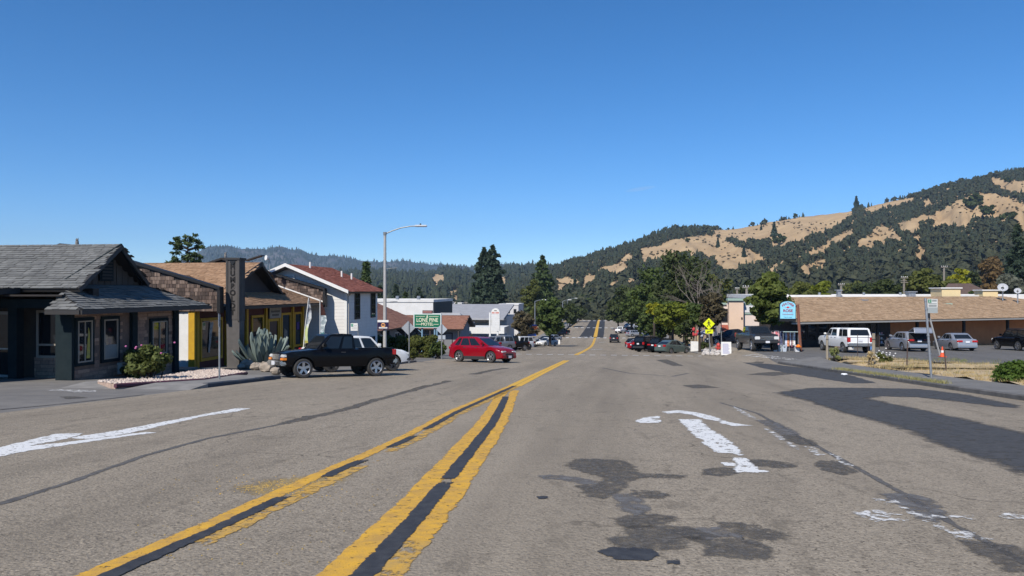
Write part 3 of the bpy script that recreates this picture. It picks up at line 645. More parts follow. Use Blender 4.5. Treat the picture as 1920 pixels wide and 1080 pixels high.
# a torn white banner's reflection painted as a cutout; posters behind the glass
M_BANN = mat('streamer_reflection', (.5, .51, .5), (.16, .17, .17), 9, .6)
part('poster_or_reflection', M_BANN, sh, lambda b: b.prism([(SX+.05, 35.5, -1.5), (SX+.05, 35.62, -1.5), (SX+.05, 35.85, -.5), (SX+.05, 36.0, .0), (SX+.05, 35.65, .02), (SX+.05, 35.6, -.5)], (.012, 0, 0)))
for z0 in (-1.5, -.95, -.4): part('poster_or_reflection', mat('poster_beige', (.22, .2, .16), (.4, .36, .28), 9, .7), sh, lambda b: b.ob((SX, 38.0, z0), Y_, Z_, X_, (0, .7), (0, .42), (.03, .042)))
part('poster_or_reflection', mat('poster_blue', (.03, .02, .16), (.05, .03, .2), 9, .6), sh, lambda b: b.ob((SX, 46.3, -.9), Y_, Z_, X_, (0, .42), (0, .5), (.03, .042)))
part('shelf_display', mat('display_grey', (.2, .19, .18), (.1, .1, .1), 5, .8), sh, lambda b: b.prism([(SX+.04, 44.2, -1.85), (SX+.04, 45.0, -1.85), (SX+.04, 44.85, -.9), (SX+.04, 44.45, -.7)], (.012, 0, 0)))
# roofs
RY2, RZ2 = 41.2, 3.26
u2 = lambda y: RZ2-.5*abs(y-RY2)
roofplane([(-40, 34.4, u2(34.4)), (-20.6, 34.4, u2(34.4)), (-20.05, RY2, RZ2), (-40, RY2, RZ2)], 'roof', M_SH_BROWN, M_FASCIA, sh, .14)
roofplane([(-20.6, 47.4, u2(47.4)), (-40, 47.4, u2(47.4)), (-40, RY2, RZ2), (-20.05, RY2, RZ2)], 'roof', M_SH_BROWN, M_FASCIA, sh, .14)
EZ2 = .84; s2 = lambda x: EZ2+.34*(EX-x)
roofplane([(EX, S0, EZ2), (EX, S1, EZ2), (-23.8, S1, s2(-23.8)), (-23.8, S0, s2(-23.8))], 'roof', M_SH_BROWN, M_FASCIA, sh, .12)
part('gable', mat('gable_dark', (.035, .03, .032), (.05, .045, .045), 4, .8, stretch=(1, 9, .3)), sh, lambda b: b.prism([(-20.85, 37.9, 1.3), (-20.85, 44.5, 1.3), (-20.85, RY2, RZ2-.16)], (-.1, 0, 0)))
for ya in (37.7, 44.7): part('barge_board', M_BLACK, sh, lambda b: b.prism([(-20.02, RY2, RZ2+.05), (-20.75, ya, u2(ya)+.03), (-20.75, ya, u2(ya)-.2), (-20.02, RY2, RZ2-.2)], (-.08, 0, 0)))
part('gutter', M_BLACK, sh, lambda b: b.ob((EX, S0, EZ2-.17), Y_, Z_, X_, (0, S1-S0), (0, .13), (0, .1)))
def parapet(Y0, side, sl=.285, capm=M_BLACK):
    topf = lambda x: 1.68+sl*(EX-x)
    xa = -23.8
    p = part('parapet_wall', M_DKBROWN, sh, lambda b: b.prism([(EX, Y0, .62), (xa, Y0, 1.45), (xa, Y0, topf(xa)), (EX, Y0, topf(EX))], (0, .16, 0)))
    part('coping', capm, sh, lambda b: (b.prism([(EX+.14, Y0-.12, topf(EX)-.02), (xa, Y0-.12, topf(xa)), (xa, Y0-.12, topf(xa)+.14), (EX+.14, Y0-.12, topf(EX)+.12)], (0, .4, 0)), b.ob((EX, Y0-.1, .55), X_, Z_, Y_, (0, .16), (0, 1.12), (0, .36))))
    O = Vector((xa, Y0, .62))
    bot = lambda u: (.83-(u/(EX-xa))*.83)
    me_h = 3.2
    piece_wall(p, O, X_, -Y_, EX-xa, me_h, .19, .2, M_SHAKE, name='shake', proud=.03, top=lambda u: topf(xa+u)-.62-.02, gap=.014, cap=290)
parapet(S0-.1, 1); parapet(S1, 1)
part('flashing', M_WHITEP, sh, lambda b: b.prism([(EX+.05, S1-.08, EZ2+.02), (-23.8, S1-.08, s2(-23.8)+.02), (-23.8, S1-.08, s2(-23.8)+.1), (EX+.05, S1-.08, EZ2+.1)], (0, .07, 0)))
q = atY(415, 489, 52); part('cupola', M_DKBROWN, sh, lambda b: (b.prism([(q.x-2.2, 52, 3.4), (q.x, 52, 4.1), (q.x+2.2, 52, 3.4), (q.x+2.2, 52, 3.25), (q.x, 52, 3.95), (q.x-2.2, 52, 3.25)], (0, 2, 0)), b.prism([(q.x-1.8, 52.2, 2), (q.x+1.8, 52.2, 2), (q.x+1.8, 52.2, 3.3), (q.x, 52.2, 3.95), (q.x-1.8, 52.2, 3.3)], (0, 1.6, 0))))
owl(Vector((q.x+.1, 52.4, 4.06)), 'pale owl statue on the small dark peak behind the brown roof', .75)
dp = atY(500, 492, 46)
di = thing('satellite_dish', dp, 'small white satellite dish on the peak of the brown roofed shop', 'satellite dish')
part('reflector', M_WHITEP, di, lambda b: b.tube([dp+Vector((.0, -.12, .3)), dp+Vector((.05, -.05, .29)), dp+Vector((.1, .04, .27))], [.17, .14, .05], 14), smooth=50)
part('mast', M_STEEL, di, lambda b: b.tube([dp+Vector((.1, .0, .3)), dp+Vector((.15, .1, 0)), dp+Vector((.15, .1, -.6))], .03, 6))
part('panel', M_FASCIA, di, lambda b: b.prism([dp+Vector((-1.5, 0, .18)), dp+Vector((-.4, 0, .5)), dp+Vector((-.38, 0, .44)), dp+Vector((-1.5, 0, .1))], (0, .5, 0)))

# pillar sign
pb = gp(447, 690); PX, PY = -18.35, 34.6
pl = thing('pillar_sign', (PX, PY, zt(PX, PY)), 'tall dark wooden pillar sign with vertical carved lettering', 'sign')
M_PIL = mat('pillar_wood', (.105, .093, .085), (.07, .062, .057), 6, .8, .3, 40, stretch=(1, 1, .12)); M_PIL2 = mat('pillar_base', (.115, .105, .098), (.09, .083, .078), 3, .8)
zt_ = lambda py: atY(447, py, PY).z
pw = .34
part('base', M_PIL2, pl, lambda b: b.prism([(PX-pw+.04, PY, zr(PY)-.2), (PX+pw-.02, PY, zr(PY)-.2), (PX+pw, PY, zt_(600)), (PX-pw, PY, zt_(600))], (0, .5, 0)))
part('panel', M_PIL, pl, lambda b: b.ob((PX, PY-.02, zt_(600)), X_, Z_, Y_, (-pw, pw), (.01, zt_(487)-zt_(600)), (0, .54)))
for sx_ in (-1, 1): part('stile', mat('pillar_edge', (.085, .076, .07), (.05, .046, .043), 6, .8, stretch=(1, 1, .1)), pl, lambda b: b.ob((PX+sx_*(pw-.04), PY-.05, zt_(602)), X_, Z_, Y_, (-.05, .05), (0, zt_(486)-zt_(602)), (0, .6)))
part('cap', M_FASCIA, pl, lambda b: b.ob((PX, PY-.08, zt_(487)), X_, Z_, Y_, (-pw-.05, pw+.05), (0, .1), (0, .68)))
for i, ch in enumerate('HUMBOLDT'):
    text_on(ch, .36, (PX, PY-.024, zt_(500.5+i*12.2)), X_, Z_, pl, mat('pillar_letter', (.01, .009, .009), None, rough=.8), 'letter', .012, .018)
part('emblem', M_BLACK, pl, lambda b: b.prism([(PX-.13, PY-.06, zt_(489)), (PX+.13, PY-.06, zt_(489)), (PX+.12, PY-.06, zt_(493)), (PX, PY-.06, zt_(497)), (PX-.12, PY-.06, zt_(493))], (0, .04, 0)))

# ---------------- white two storey house
ho = thing('house', (-21.5, 51, zt(-21.5, 51)), 'white two storey clapboard house with rust red shingle roof', 'house')
HX0, HX1, HY0, HY1, HE = -25.4, -17.5, 48.2, 54.9, 1.75
M_CLAP = mat('clapboard_white', (.70, .68, .65), (.64, .62, .59), 2, .7); M_CLAPS = mat('clapboard_backing', (.5, .49, .47), None)
rz_ = lambda x: HE+.405*(3.95-abs(x+21.45))
wl = part('wall', M_CLAPS, ho, lambda b: b.prism([(HX0, HY0, -4), (HX1, HY0, -4), (HX1, HY0, HE), (-21.45, HY0, HE+1.6), (HX0, HY0, HE)], (0, HY1-HY0, 0)))
z = -3.9; i = 0
while z < HE+1.5:
    zz = min(z+.215, HE+1.58); x0 = HX0 if zz < HE else -21.45-(HE+1.6-zz)/.405; x1 = HX1 if zz < HE else -21.45+(HE+1.6-zz)/.405
    if x1-x0 > .2: part('plank', M_CLAP, wl, lambda b: b.prism([(x0, HY0-.02, z), (x0, HY0-.01, z+.215), (x0, HY0, z+.21), (x0, HY0, z)], (x1-x0, 0, 0)))
    if zz < HE: part('plank', M_CLAP, wl, lambda b: b.prism([(HX1+.02, HY0, z), (HX1, HY0, z), (HX1, HY0, z+.215), (HX1+.01, HY0, z+.215)], (0, HY1-HY0, 0)))
    z += .225
part('corner_board', M_WHITEP, ho, lambda b: b.ob((HX1, HY0, -4), X_, Y_, Z_, (-.12, .05), (-.05, .1), (0, 4+HE)))
part('downpipe', mat('downpipe', (.45, .42, .38), None), ho, lambda b: b.tube([(HX1+.4, HY0+.1, HE-.15), (HX1+.1, HY0+.12, HE-.5), (HX1+.1, HY0+.12, -3.4)], .045, 6))
for sgn, xa in ((1, HX1+.42), (-1, HX0-.42)):
    xe = xa; pts = [(xe, HY0-.75, HE-.17), (xe, HY1+.85, HE-.17), (-21.45, HY1+.85, HE+1.6+.06), (-21.45, HY0-.75, HE+1.66)]
    if sgn < 0: pts = [pts[1], pts[0], pts[3], pts[2]]
    roofplane(pts, 'roof', M_SH_RED, M_FASCIA, ho, .14)
    part('barge_board', M_WHITEP, ho, lambda b: b.prism([(xe, HY0-.78, HE-.3), (-21.45, HY0-.78, HE+1.5), (-21.45, HY0-.78, HE+1.72), (xe, HY0-.78, HE-.08)], (0, -.05, 0)))
part('soffit', mat('soffit_grey', (.12, .11, .11), None), ho, lambda b: b.prism([(HX0-.3, HY0-.7, HE-.3), (-21.45, HY0-.7, HE+1.42), (HX1+.3, HY0-.7, HE-.3), (HX1+.3, HY0-.7, HE-.22), (-21.45, HY0-.7, HE+1.5), (HX0-.3, HY0-.7, HE-.22)], (0, .7, 0)))
gv = part('vent', M_WHITEP, ho, lambda b: b.ob((-21.8, HY0-.03, 2.15), X_, Z_, -Y_, (0, .7), (0, .58), (0, .06)))
for i in range(4): part('louvre', M_CLAPS, gv, lambda b: b.ob((-21.7, HY0-.09, 2.22+i*.12), X_, Z_, -Y_, (0, .5), (0, .05), (0, .02)))
M_SHUT = mat('shutter_brown', (.03, .024, .022), (.045, .036, .033), 10, .7)
for y0 in (49.75, 53.25):
    w_ = window(ho, Vector((HX1+.03, y0, -.35)), Y_, X_, 1.05, 1.9, M_SHUT, .12, 1, 3)
for y0, z0, w_, h_ in ((49.9, -3.2, 1.2, 1.15), (53.1, -3.2, 1.1, 1.45)): window(ho, Vector((HX1+.03, y0, z0)), Y_, X_, w_, h_, mat('frame_plum', (.05, .045, .05), None), .09, 1, 0)
window(ho, Vector((-18.95, HY0-.05, -2.55)), X_, -Y_, .95, .75, M_WHITEP, .08, 1, 0)
for x0, y0 in ((-21.0, 50.5), (-19.6, 53), (-19.2, 54)): part('vent_pipe', M_WHITEP, ho, lambda b: b.tube([(x0, y0, rz_(x0)), (x0, y0, rz_(x0)+.5)], .07, 8))

# ---------------- second motel: brown roof, ridge square to the street
lm = thing('motel_building', (-22, 80, zt(-22, 80)), 'low grey motel with rust brown roof behind the green sign', 'building')
M_GREYW = mat('motel_grey', (.28, .28, .29), (.24, .24, .25), 3, .8); M_TRIM = mat('motel_trim', (.05, .04, .04), None)
LX, LYr, LZr, LZe, LH = -16.0, 82, -1.12, -2.35, 3.1
part('wall', M_GREYW, lm, lambda b: b.prism([(LX, LYr-LH+.5, -6), (LX, LYr+LH-.5, -6), (LX, LYr+LH-.5, -2.3), (LX, LYr, LZr-.25), (LX, LYr-LH+.5, -2.3)], (-24, 0, 0)))
roofplane([(-40, LYr-LH-.6, LZe-.1), (LX+.5, LYr-LH-.6, LZe-.1), (LX+.5, LYr, LZr), (-40, LYr, LZr)], 'roof', M_SH_MOTEL, M_FASCIA, lm, .14, .25, .5)
roofplane([(LX+.5, LYr+LH+.6, LZe-.1), (-40, LYr+LH+.6, LZe-.1), (-40, LYr, LZr), (LX+.5, LYr, LZr)], 'roof', M_SH_MOTEL, M_FASCIA, lm, .14, .25, .5)
for x0 in (-17.9, -22.5, -27): 
    d_ = window(lm, Vector((x0, LYr-LH+.5, -5.1)), X_, -Y_, 1.05, 2.2, M_TRIM, .1, 0, 0, mat('door_grey', (.2, .2, .21), None), 'door')
for x0 in (-20.7, -25): window(lm, Vector((x0, LYr-LH+.5, -4.3)), X_, -Y_, 1.5, 1.2, M_WHITEP, .08, 1, 0)
for x0 in (-16.1, -19.2, -22.4, -26): part('post', M_TRIM, lm, lambda b: b.ob((x0, LYr-LH-.5, -5.6), X_, Y_, Z_, (0, .14), (0, .14), (0, 3.2)))
part('skirting', M_WHITEP, lm, lambda b: b.ob((-24, LYr-LH+.45, -5.6), X_, Z_, -Y_, (0, 8), (0, .55), (0, .06)))
wg = thing('motel_wing', (-23, 68, zt(-23, 68)), 'motel office wing with rust brown roof and dark porch beside the white house', 'building')
part('wall', M_GREYW, wg, lambda b: b.ob((0, 0, 0), X_, Y_, Z_, (-30, -20.6), (60, 74), (-5, -1.3)))
wz = lambda x: -1.75+.42*(-19.2-x)
roofplane([(-19.2, 59, -1.75), (-19.2, 76, -1.75), (-24.2, 76, wz(-24.2)), (-24.2, 59, wz(-24.2))], 'roof', M_SH_MOTEL, M_FASCIA, wg, .16, .22, .4)
roofplane([(-29.2, 76, -1.75), (-29.2, 59, -1.75), (-24.2, 59, wz(-24.2)), (-24.2, 76, wz(-24.2))], 'roof', M_SH_MOTEL, M_FASCIA, wg, .16, .22, .4)
part('gable', M_TRIM, wg, lambda b: b.prism([(-29, 59.9, -1.8), (-19.4, 59.9, -1.8), (-24.2, 59.9, wz(-24.2)-.2)], (0, .1, 0)))
for y0 in (59.4, 64, 69, 74): part('post', M_TRIM, wg, lambda b: b.prism([(-19.5, y0, -4.8), (-19.3, y0, -4.8), (-19.3, y0, -1.85), (-20.4, y0, -1.85), (-19.5, y0, -2.6)], (0, .16, 0)))
for y0 in (61, 65, 70): window(wg, Vector((-20.6, y0, -3.9)), Y_, X_, 1.8, 1.5, M_WHITEP, .09, 1, 0)
window(wg, Vector((-23.6, 60, -4)), X_, -Y_, 1.6, 1.5, M_WHITEP, .09, 1, 0)

def crate(name, label, cat, x0, x1, y0, y1, z0, z1, m, parapet=None, extras=None, group=None):
    t = thing(name, ((x0+x1)/2, y0, z0), label, cat, group)
    part('wall', m, t, lambda b: b.ob((0, 0, 0), X_, Y_, Z_, (x0, x1), (y0, y1), (z0, z1)))
    part('roof', mat('flat_roof', (.5, .49, .47), (.42, .41, .4), .6, .9), t, lambda b: b.ob((0, 0, 0), X_, Y_, Z_, (x0+.2, x1-.2), (y0+.2, y1-.2), (z1, z1+.03)))
    if parapet:
        pm, h = parapet; part('parapet', pm, t, lambda b: [b.ob((0, 0, 0), X_, Y_, Z_, u, v, (z1+.001, z1+h)) for u, v in (((x0-.1, x1+.1), (y0-.1, y0+.2)), ((x0-.1, x1+.1), (y1-.2, y1+.1)), ((x0-.1, x0+.2), (y0+.2, y1-.2)), ((x1-.2, x1+.1), (y0+.2, y1-.2)))])
    if extras: extras(t)
    return t
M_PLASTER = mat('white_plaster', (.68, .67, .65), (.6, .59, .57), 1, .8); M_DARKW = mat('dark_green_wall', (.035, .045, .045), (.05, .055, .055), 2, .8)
def ex1(t):
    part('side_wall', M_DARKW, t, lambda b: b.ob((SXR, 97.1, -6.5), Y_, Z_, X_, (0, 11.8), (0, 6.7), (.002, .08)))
    for x0 in (-36, -33, -29, -26): part('roof_vent', M_STEEL, t, lambda b: b.tube([(x0, 100, .3), (x0, 100, .95)], .25, 8))
SXR = atY(812, 585, 97).x
crate('flat_roofed_store', 'white flat roofed store standing behind the green motel sign', 'building', -50, SXR, 97, 109, -7, .15, M_PLASTER, (M_PLASTER, .35), ex1)
# service station: canopy on posts, kiosk
ss = thing('service_station', (-16, 112, zt(-16, 112)), 'white service station with flat canopy behind the tall white sign', 'building')
q0, q1 = atY(812, 600, 118), atY(952, 592, 118)
part('kiosk', M_PLASTER, ss, lambda b: b.ob((0, 0, 0), X_, Y_, Z_, (q0.x-8, q1.x-1), (124, 134), (-9, -2.6)))
part('kiosk_roof', mat('station_roof', (.33, .33, .34), (.28, .28, .29), 1, .8), ss, lambda b: b.prism([(q0.x-8, 120.5, -3.1), (q1.x-1, 120.5, -3.1), (q1.x-1, 134, -1.0), (q0.x-8, 134, -1.0)], (0, 0, .25)))
cz = atY(880, 624, 116).z
part('canopy', M_WHITEP, ss, lambda b: b.ob((0, 0, cz), X_, Y_, Z_, (q1.x-11, q1.x), (114, 120), (0, 1.0)))
for x0 in (q1.x-10, q1.x-5.6, q1.x-1.2): part('column', M_WHITEP, ss, lambda b: b.ob((x0, 116, -9), X_, Y_, Z_, (-.25, .25), (-.25, .25), (0, cz+9)))
for x0 in (q1.x-8, q1.x-3.4): 
    pu = part('fuel_pump', mat('pump_body', (.45, .45, .46), (.3, .3, .32), 3, .5), ss, lambda b: b.ob((x0, 117, -7.6), X_, Y_, Z_, (-.45, .45), (-.3, .3), (0, 2.0)))
    part('screen', M_BLACK, pu, lambda b: b.ob((x0, 116.69, -6.4), X_, Z_, -Y_, (-.3, .3), (0, .4), (0, .02)))
pk = crate('kiosk_building', 'small cream annex with grey hip roof beside the grey motel gable', 'building', atY(832, 620, 100).x, atY(870, 620, 100).x, 96, 103, -7.5, -3.4, mat('cream_wall', (.62, .52, .36), (.56, .47, .33), 1, .8), (M_WHITEP, .55))
hp = atY(860, 600, 99)
part('roof', mat('station_roof', None), pk, lambda b: (b.prism([(hp.x-4.4, 96, -2.84), (hp.x+1.7, 96, -2.84), (hp.x+.2, 98.5, -1.4), (hp.x-2.8, 98.5, -1.4)], (0, 0, .1)), b.prism([(hp.x+1.7, 96, -2.84), (hp.x+1.7, 102, -2.84), (hp.x+.2, 98.5, -1.4)], (0, 0, .1))))
# far roofs of the town beyond the trees
k = 0
for px0, px1, py0, py1, Y, col_, nm in ((936, 972, 572, 600, 170, (.6, .58, .56), 'pale building with red shop front behind the street trees'), (838, 895, 582, 596, 150, (.3, .32, .33), 'low grey metal roofed shed left of the big conifer'),
        (803, 812, 565, 577, 620, (.65, .64, .62), 'tiny white far building among trees, leftmost of a row'), (813, 822, 567, 578, 640, (.6, .6, .6), 'tiny pale far building second in the distant row'), (828, 846, 566, 579, 600, (.7, .69, .67), 'tiny wide white far building in the middle of the distant row'), (850, 866, 568, 578, 660, (.55, .55, .54), 'tiny grey far building at the right of the distant row'),
        (1100, 1120, 570, 586, 415, (.7, .7, .69), 'small white far building beside the orange flag')):
    a_, c_ = atY(px0, py0, Y), atY(px1, py1, Y)
    t = crate('distant_building', nm, 'building', a_.x, c_.x, Y, Y+10, c_.z-6, a_.z, mat('far_wall_%d' % k, col_, tuple(x*.85 for x in col_), .5, .8), (M_PLASTER, .3))
    for j in range(3):
        if c_.x-a_.x > 2: window(t, Vector((a_.x+(c_.x-a_.x)*(j+.25)/3, Y, a_.z-1.9)), X_, -Y_, (c_.x-a_.x)/7, 1.0, M_TRIM, .06)
    k += 1

# ---------------- right: shop with the long tan roof
fr = thing('shopping_building', (28, 74, -3.6), 'long low store with tan shingle roof and orange wall at the right', 'building')
A = Vector((16.7, 68.7, 0)); U_ = Vector((.868, .497, 0)).normalized(); N_ = Vector((U_.y, -U_.x, 0)); B_ = -N_
EZ, RZ3, LEN = -1.1, 1.02, 52
def FP(u, n, z): p = A+U_*u+B_*n; return Vector((p.x, p.y, z))
part('wall', mat('wall_brick_brown', (.05, .04, .036), (.035, .03, .028), 4, .8), fr, lambda b: b.ob(FP(0, 2.2, -6), U_, B_, Z_, (1.2, 13.4), (0, 4.5), (0, 4.9)))
M_ORANGE = mat('stucco_orange', (.50, .20, .08), (.43, .17, .07), 1.5, .85, .2, 30)
part('orange_wall', M_ORANGE, fr, lambda b: b.ob(FP(0, 2.2, -6), U_, B_, Z_, (13.41, LEN-2), (0, 4.5), (0, 4.9)))
for u0 in (1.6, 2.9, 4.2, 5.9, 7.5, 9.1, 10.7): window(fr, FP(u0, 2.2, -3.0), U_, N_, 1.15, 1.7, mat('frame_dark', (.04, .036, .034), None), .08, 0, 0)
for u0 in (4.2, 9.8, 15, 21.5, 28): part('post', M_DKBROWN, fr, lambda b: b.ob(FP(u0, .5, -4.6), U_, B_, Z_, (0, .22), (0, .22), (0, 3.5)))
window(fr, FP(5.45, 2.2, -3.9), U_, N_, 1.1, 2.6, mat('frame_dark', None), .1, 0, 0, mat('door_brown', (.09, .055, .035), None), 'door')
part('planter', M_STONE[1], fr, lambda b: b.ob(FP(5.0, 1.0, -4.4), U_, B_, Z_, (0, 3.3), (0, .8), (0, 1.4)))
hip = 7.0
roofplane([FP(-1.2, -.2, EZ), FP(LEN, -.2, EZ), FP(LEN, hip, RZ3), FP(2.6, hip, RZ3), FP(1.5, 4.0, EZ+1.2)], 'roof', M_SH_TAN, M_FASCIA, fr, .16, .24, .42)
part('back_wall', M_PLASTER, fr, lambda b: b.prism([FP(2.7, hip+.02, -5), FP(LEN, hip+.02, -5), FP(LEN, hip+.02, RZ3-.1), FP(2.7, hip+.02, RZ3-.1)], B_*.2))
roofplane([FP(-1.2, 4.6, EZ), FP(-1.2, -.2, EZ), FP(1.5, 4.0, EZ+1.2)], 'roof', M_SH_TAN, M_FASCIA, fr, .16, .24, .42)
part('gablet', mat('gablet_brown', (.06, .038, .028), (.04, .027, .021), 3, .8), fr, lambda b: b.prism([FP(1.75, 4.0, EZ+1.22), FP(2.5, hip-.1, EZ+1.22), FP(2.5, hip-.1, RZ3-.05)], U_*.06))
part('fascia', mat('fascia_pale', (.3, .29, .27), None), fr, lambda b: b.ob(FP(-1.2, -.2, EZ-.2), U_, Z_, N_, (0, LEN+1), (0, .14), (0, .05)))
part('soffit', M_DKBROWN, fr, lambda b: b.ob(FP(-1, 0, EZ-.24), U_, B_, Z_, (0, LEN), (0, 2.3), (0, .05)))
part('roof_vent', M_STEEL, fr, lambda b: b.ob(FP(13.5, 5.6, .55), U_, B_, Z_, (0, .8), (0, .5), (0, .2)))
def rooftop(px0, px1, py0, py1, Y, m, name, label, cat, dep=2.5, lid=None):
    a_, c_ = atY(px0, py0, Y), atY(px1, py1, Y); t = thing(name, (a_.x, Y, c_.z), label, cat)
    part('casing', m, t, lambda b: b.ob((0, 0, 0), X_, Y_, Z_, (a_.x, c_.x), (Y, Y+dep), (c_.z-1.0, a_.z)))
    part('lid', lid or M_WHITEP, t, lambda b: b.ob((0, 0, 0), X_, Y_, Z_, (a_.x-.15, c_.x+.15), (Y-.15, Y+dep+.15), (a_.z+.001, a_.z+.12)))
    return t
# flat roofed store block behind the tan roof
def exb(t):
    for px in (1545, 1630, 1700): q = atY(px, 556, 96); part('roof_vent', M_STEEL, t, lambda b: b.tube([(q.x, 98, q.z-.3), (q.x, 98, q.z+.5)], .16, 8))
zb_ = atY(1600, 556, 95).z
crate('flat_roofed_store', 'long white flat roofed store behind the tan shingle roof', 'building', atY(1430, 560, 93).x, atY(1430, 560, 93).x+75, 93, 120, -6, zb_-.3, M_PLASTER, (M_PLASTER, .5), exb)
M_CREAM = mat('cream_box', (.72, .56, .30), (.66, .52, .3), 1, .7)
rooftop(1766, 1801, 541, 556, 90, M_CREAM, 'rooftop_unit', 'large cream box with white lid on the right roof', 'rooftop unit', 3)
rooftop(1843, 1871, 545, 556, 92, M_CREAM, 'rooftop_unit', 'smaller cream box near the satellite dishes on the roof', 'rooftop unit', 2)
rooftop(1705, 1717, 548, 556, 92, M_STEEL, 'rooftop_unit', 'small grey metal vent box with pipe on the white roof', 'rooftop unit', 1.2, M_STEEL)
rooftop(1571, 1577, 545, 556, 92, M_STEEL, 'rooftop_unit', 'tiny grey vent with flat cap on the white roof at its left', 'rooftop unit', .6, M_STEEL)
for px, py, r, lab in ((1880, 540, .52, 'larger grey satellite dish on the right roof'), (1908, 546, .36, 'smaller white satellite dish at the right edge of the roof')):
    p = atY(px, py, 90); t = thing('satellite_dish', p-Z_*1.4, lab, 'satellite dish')
    d_ = Vector((-.3, -.8, .55)).normalized()
    part('reflector', mat('dish_grey', (.42, .43, .45), None, rough=.5), t, lambda b: b.tube([p, p+d_*.12*r, p+d_*.3*r], [r*.3, r*.75, r], 16, caps=False), smooth=60)
    part('mast', M_STEEL, t, lambda b: b.tube([p, p-Z_*1.4], .07, 6)); part('feed_arm', M_STEEL, t, lambda b: b.tube([p-Z_*r*.7+d_*.2, p+d_*r], .03, 5))
# pink corner building
pk2 = thing('corner_building', (14, 84, -5), 'peach stucco corner building with green trim behind the black truck', 'building')
M_PEACH = mat('stucco_peach', (.72, .53, .39), (.66, .485, .36), 1, .85); M_PEACH2 = mat('stucco_pink_pale', (.72, .60, .52), (.66, .55, .48), 1, .85); M_GTRIM = mat('trim_green', (.30, .40, .33), None)
pa, pc, pd_ = atY(1366, 562, 84), atY(1393, 562, 84), atY(1352, 562, 84)
part('wall', M_PEACH2, pk2, lambda b: b.ob((0, 0, 0), X_, Y_, Z_, (pd_.x, 36), (84.6, 92.9), (-7, pa.z-.55)))
part('pilaster', M_PEACH, pk2, lambda b: b.ob((0, 0, 0), X_, Y_, Z_, (pa.x, pc.x), (83.7, 84.59), (-7, pa.z-.1)))
part('cornice', M_GTRIM, pk2, lambda b: (b.ob((0, 0, pa.z-.1), X_, Y_, Z_, (pa.x-.15, pc.x+.1), (83.5, 84.7), (0, .25)), b.ob((0, 0, pa.z-.55), X_, Y_, Z_, (pd_.x-.1, pa.x-.16), (84.4, 85), (0, .2)), b.ob((0, 0, pa.z-.55), X_, Y_, Z_, (pc.x+.11, 36), (84.45, 85), (0, .2)), b.ob((0, 0, pa.z-1.6), X_, Y_, Z_, (pc.x+.01, 34), (84.5, 84.6), (0, .14))))
part('upper_band', M_PLASTER, pk2, lambda b: b.ob((0, 0, pa.z-1.4), X_, Y_, Z_, (pc.x+.01, 35), (84.52, 84.599), (0, .85)))
window(pk2, Vector((pd_.x+.15, 84.6, pa.z-2.5)), X_, -Y_, .7, 1.5, M_TRIM, .08)
part('awning', mat('awning_teal', (.02, .22, .2), None), pk2, lambda b: b.prism([(pd_.x, 84.55, -2.4), (pd_.x, 83.2, -3.1), (pd_.x, 83.2, -3.3), (pd_.x, 84.55, -3.3)], (1.35, 0, 0)))
part('awning_roof', mat('tile_red', (.3, .08, .05), None), pk2, lambda b: b.prism([(pd_.x, 84.56, -2.2), (pd_.x, 83.6, -2.85), (pd_.x, 83.6, -2.75), (pd_.x, 84.56, -2.1)], (1.3, 0, 0)))
window(pk2, Vector((pd_.x+.2, 84.6, -5.4)), X_, -Y_, 1.0, 2.2, M_TRIM, .1, name='door')
part('wall_lamp', M_BLACK, pk2, lambda b: b.box((pa.x+1.35, 83.66, pa.z-2.0), (.14, .1, .2)))
# cream shop wall seen under the street trees
cw = crate('street_shop', 'cream plastered shop front under the street trees on the right', 'building', 13.8, 24, 100, 128, -8.5, -2.4, mat('cream_plaster', (.72, .52, .33), (.66, .48, .31), 1, .85), (M_GTRIM, .25))
for y0 in (103, 108, 114, 120): window(cw, Vector((13.8, y0+2, -6.6)), -Y_, -X_, 2.2, 2.0, M_TRIM, .1, 1)
window(cw, Vector((15.2, 100, -6.4)), X_, -Y_, 1.2, 2.2, M_TRIM, .1, name='door')
hb = thing('barn_roof_house', atY(1800, 560, 130), 'small brown hip roofed house behind the right store', 'house')
h0 = atY(1800, 543, 130)
part('wall', M_PLASTER, hb, lambda b: b.ob((h0.x, 130, -9), X_, Y_, Z_, (-3.4, 3.4), (-3, 3), (0, h0.z+8.2)))
part('roof', mat('roof_umber', (.11, .075, .06), (.09, .06, .05), 1, .9), hb, lambda b: (b.prism([(h0.x-4.6, 126.6, h0.z-1.3), (h0.x+4.6, 126.6, h0.z-1.3), (h0.x+1.6, 130, h0.z+.9), (h0.x-1.8, 130, h0.z+.9)], (0, 0, .1)), b.prism([(h0.x+4.6, 126.6, h0.z-1.3), (h0.x+4.6, 133, h0.z-1.3), (h0.x+1.6, 130, h0.z+.9)], (0, 0, .1))))

# ================================================================== STREET FURNITURE
M_SIGNBACK = mat('sign_back', (.42, .44, .46), (.36, .38, .4), 5, .45, metal=.5); M_POST = mat('post_steel', (.36, .37, .37), (.26, .27, .27), 8, .5, metal=.6)
def upright(x, y, dz=0.): return G(x, y, dz)
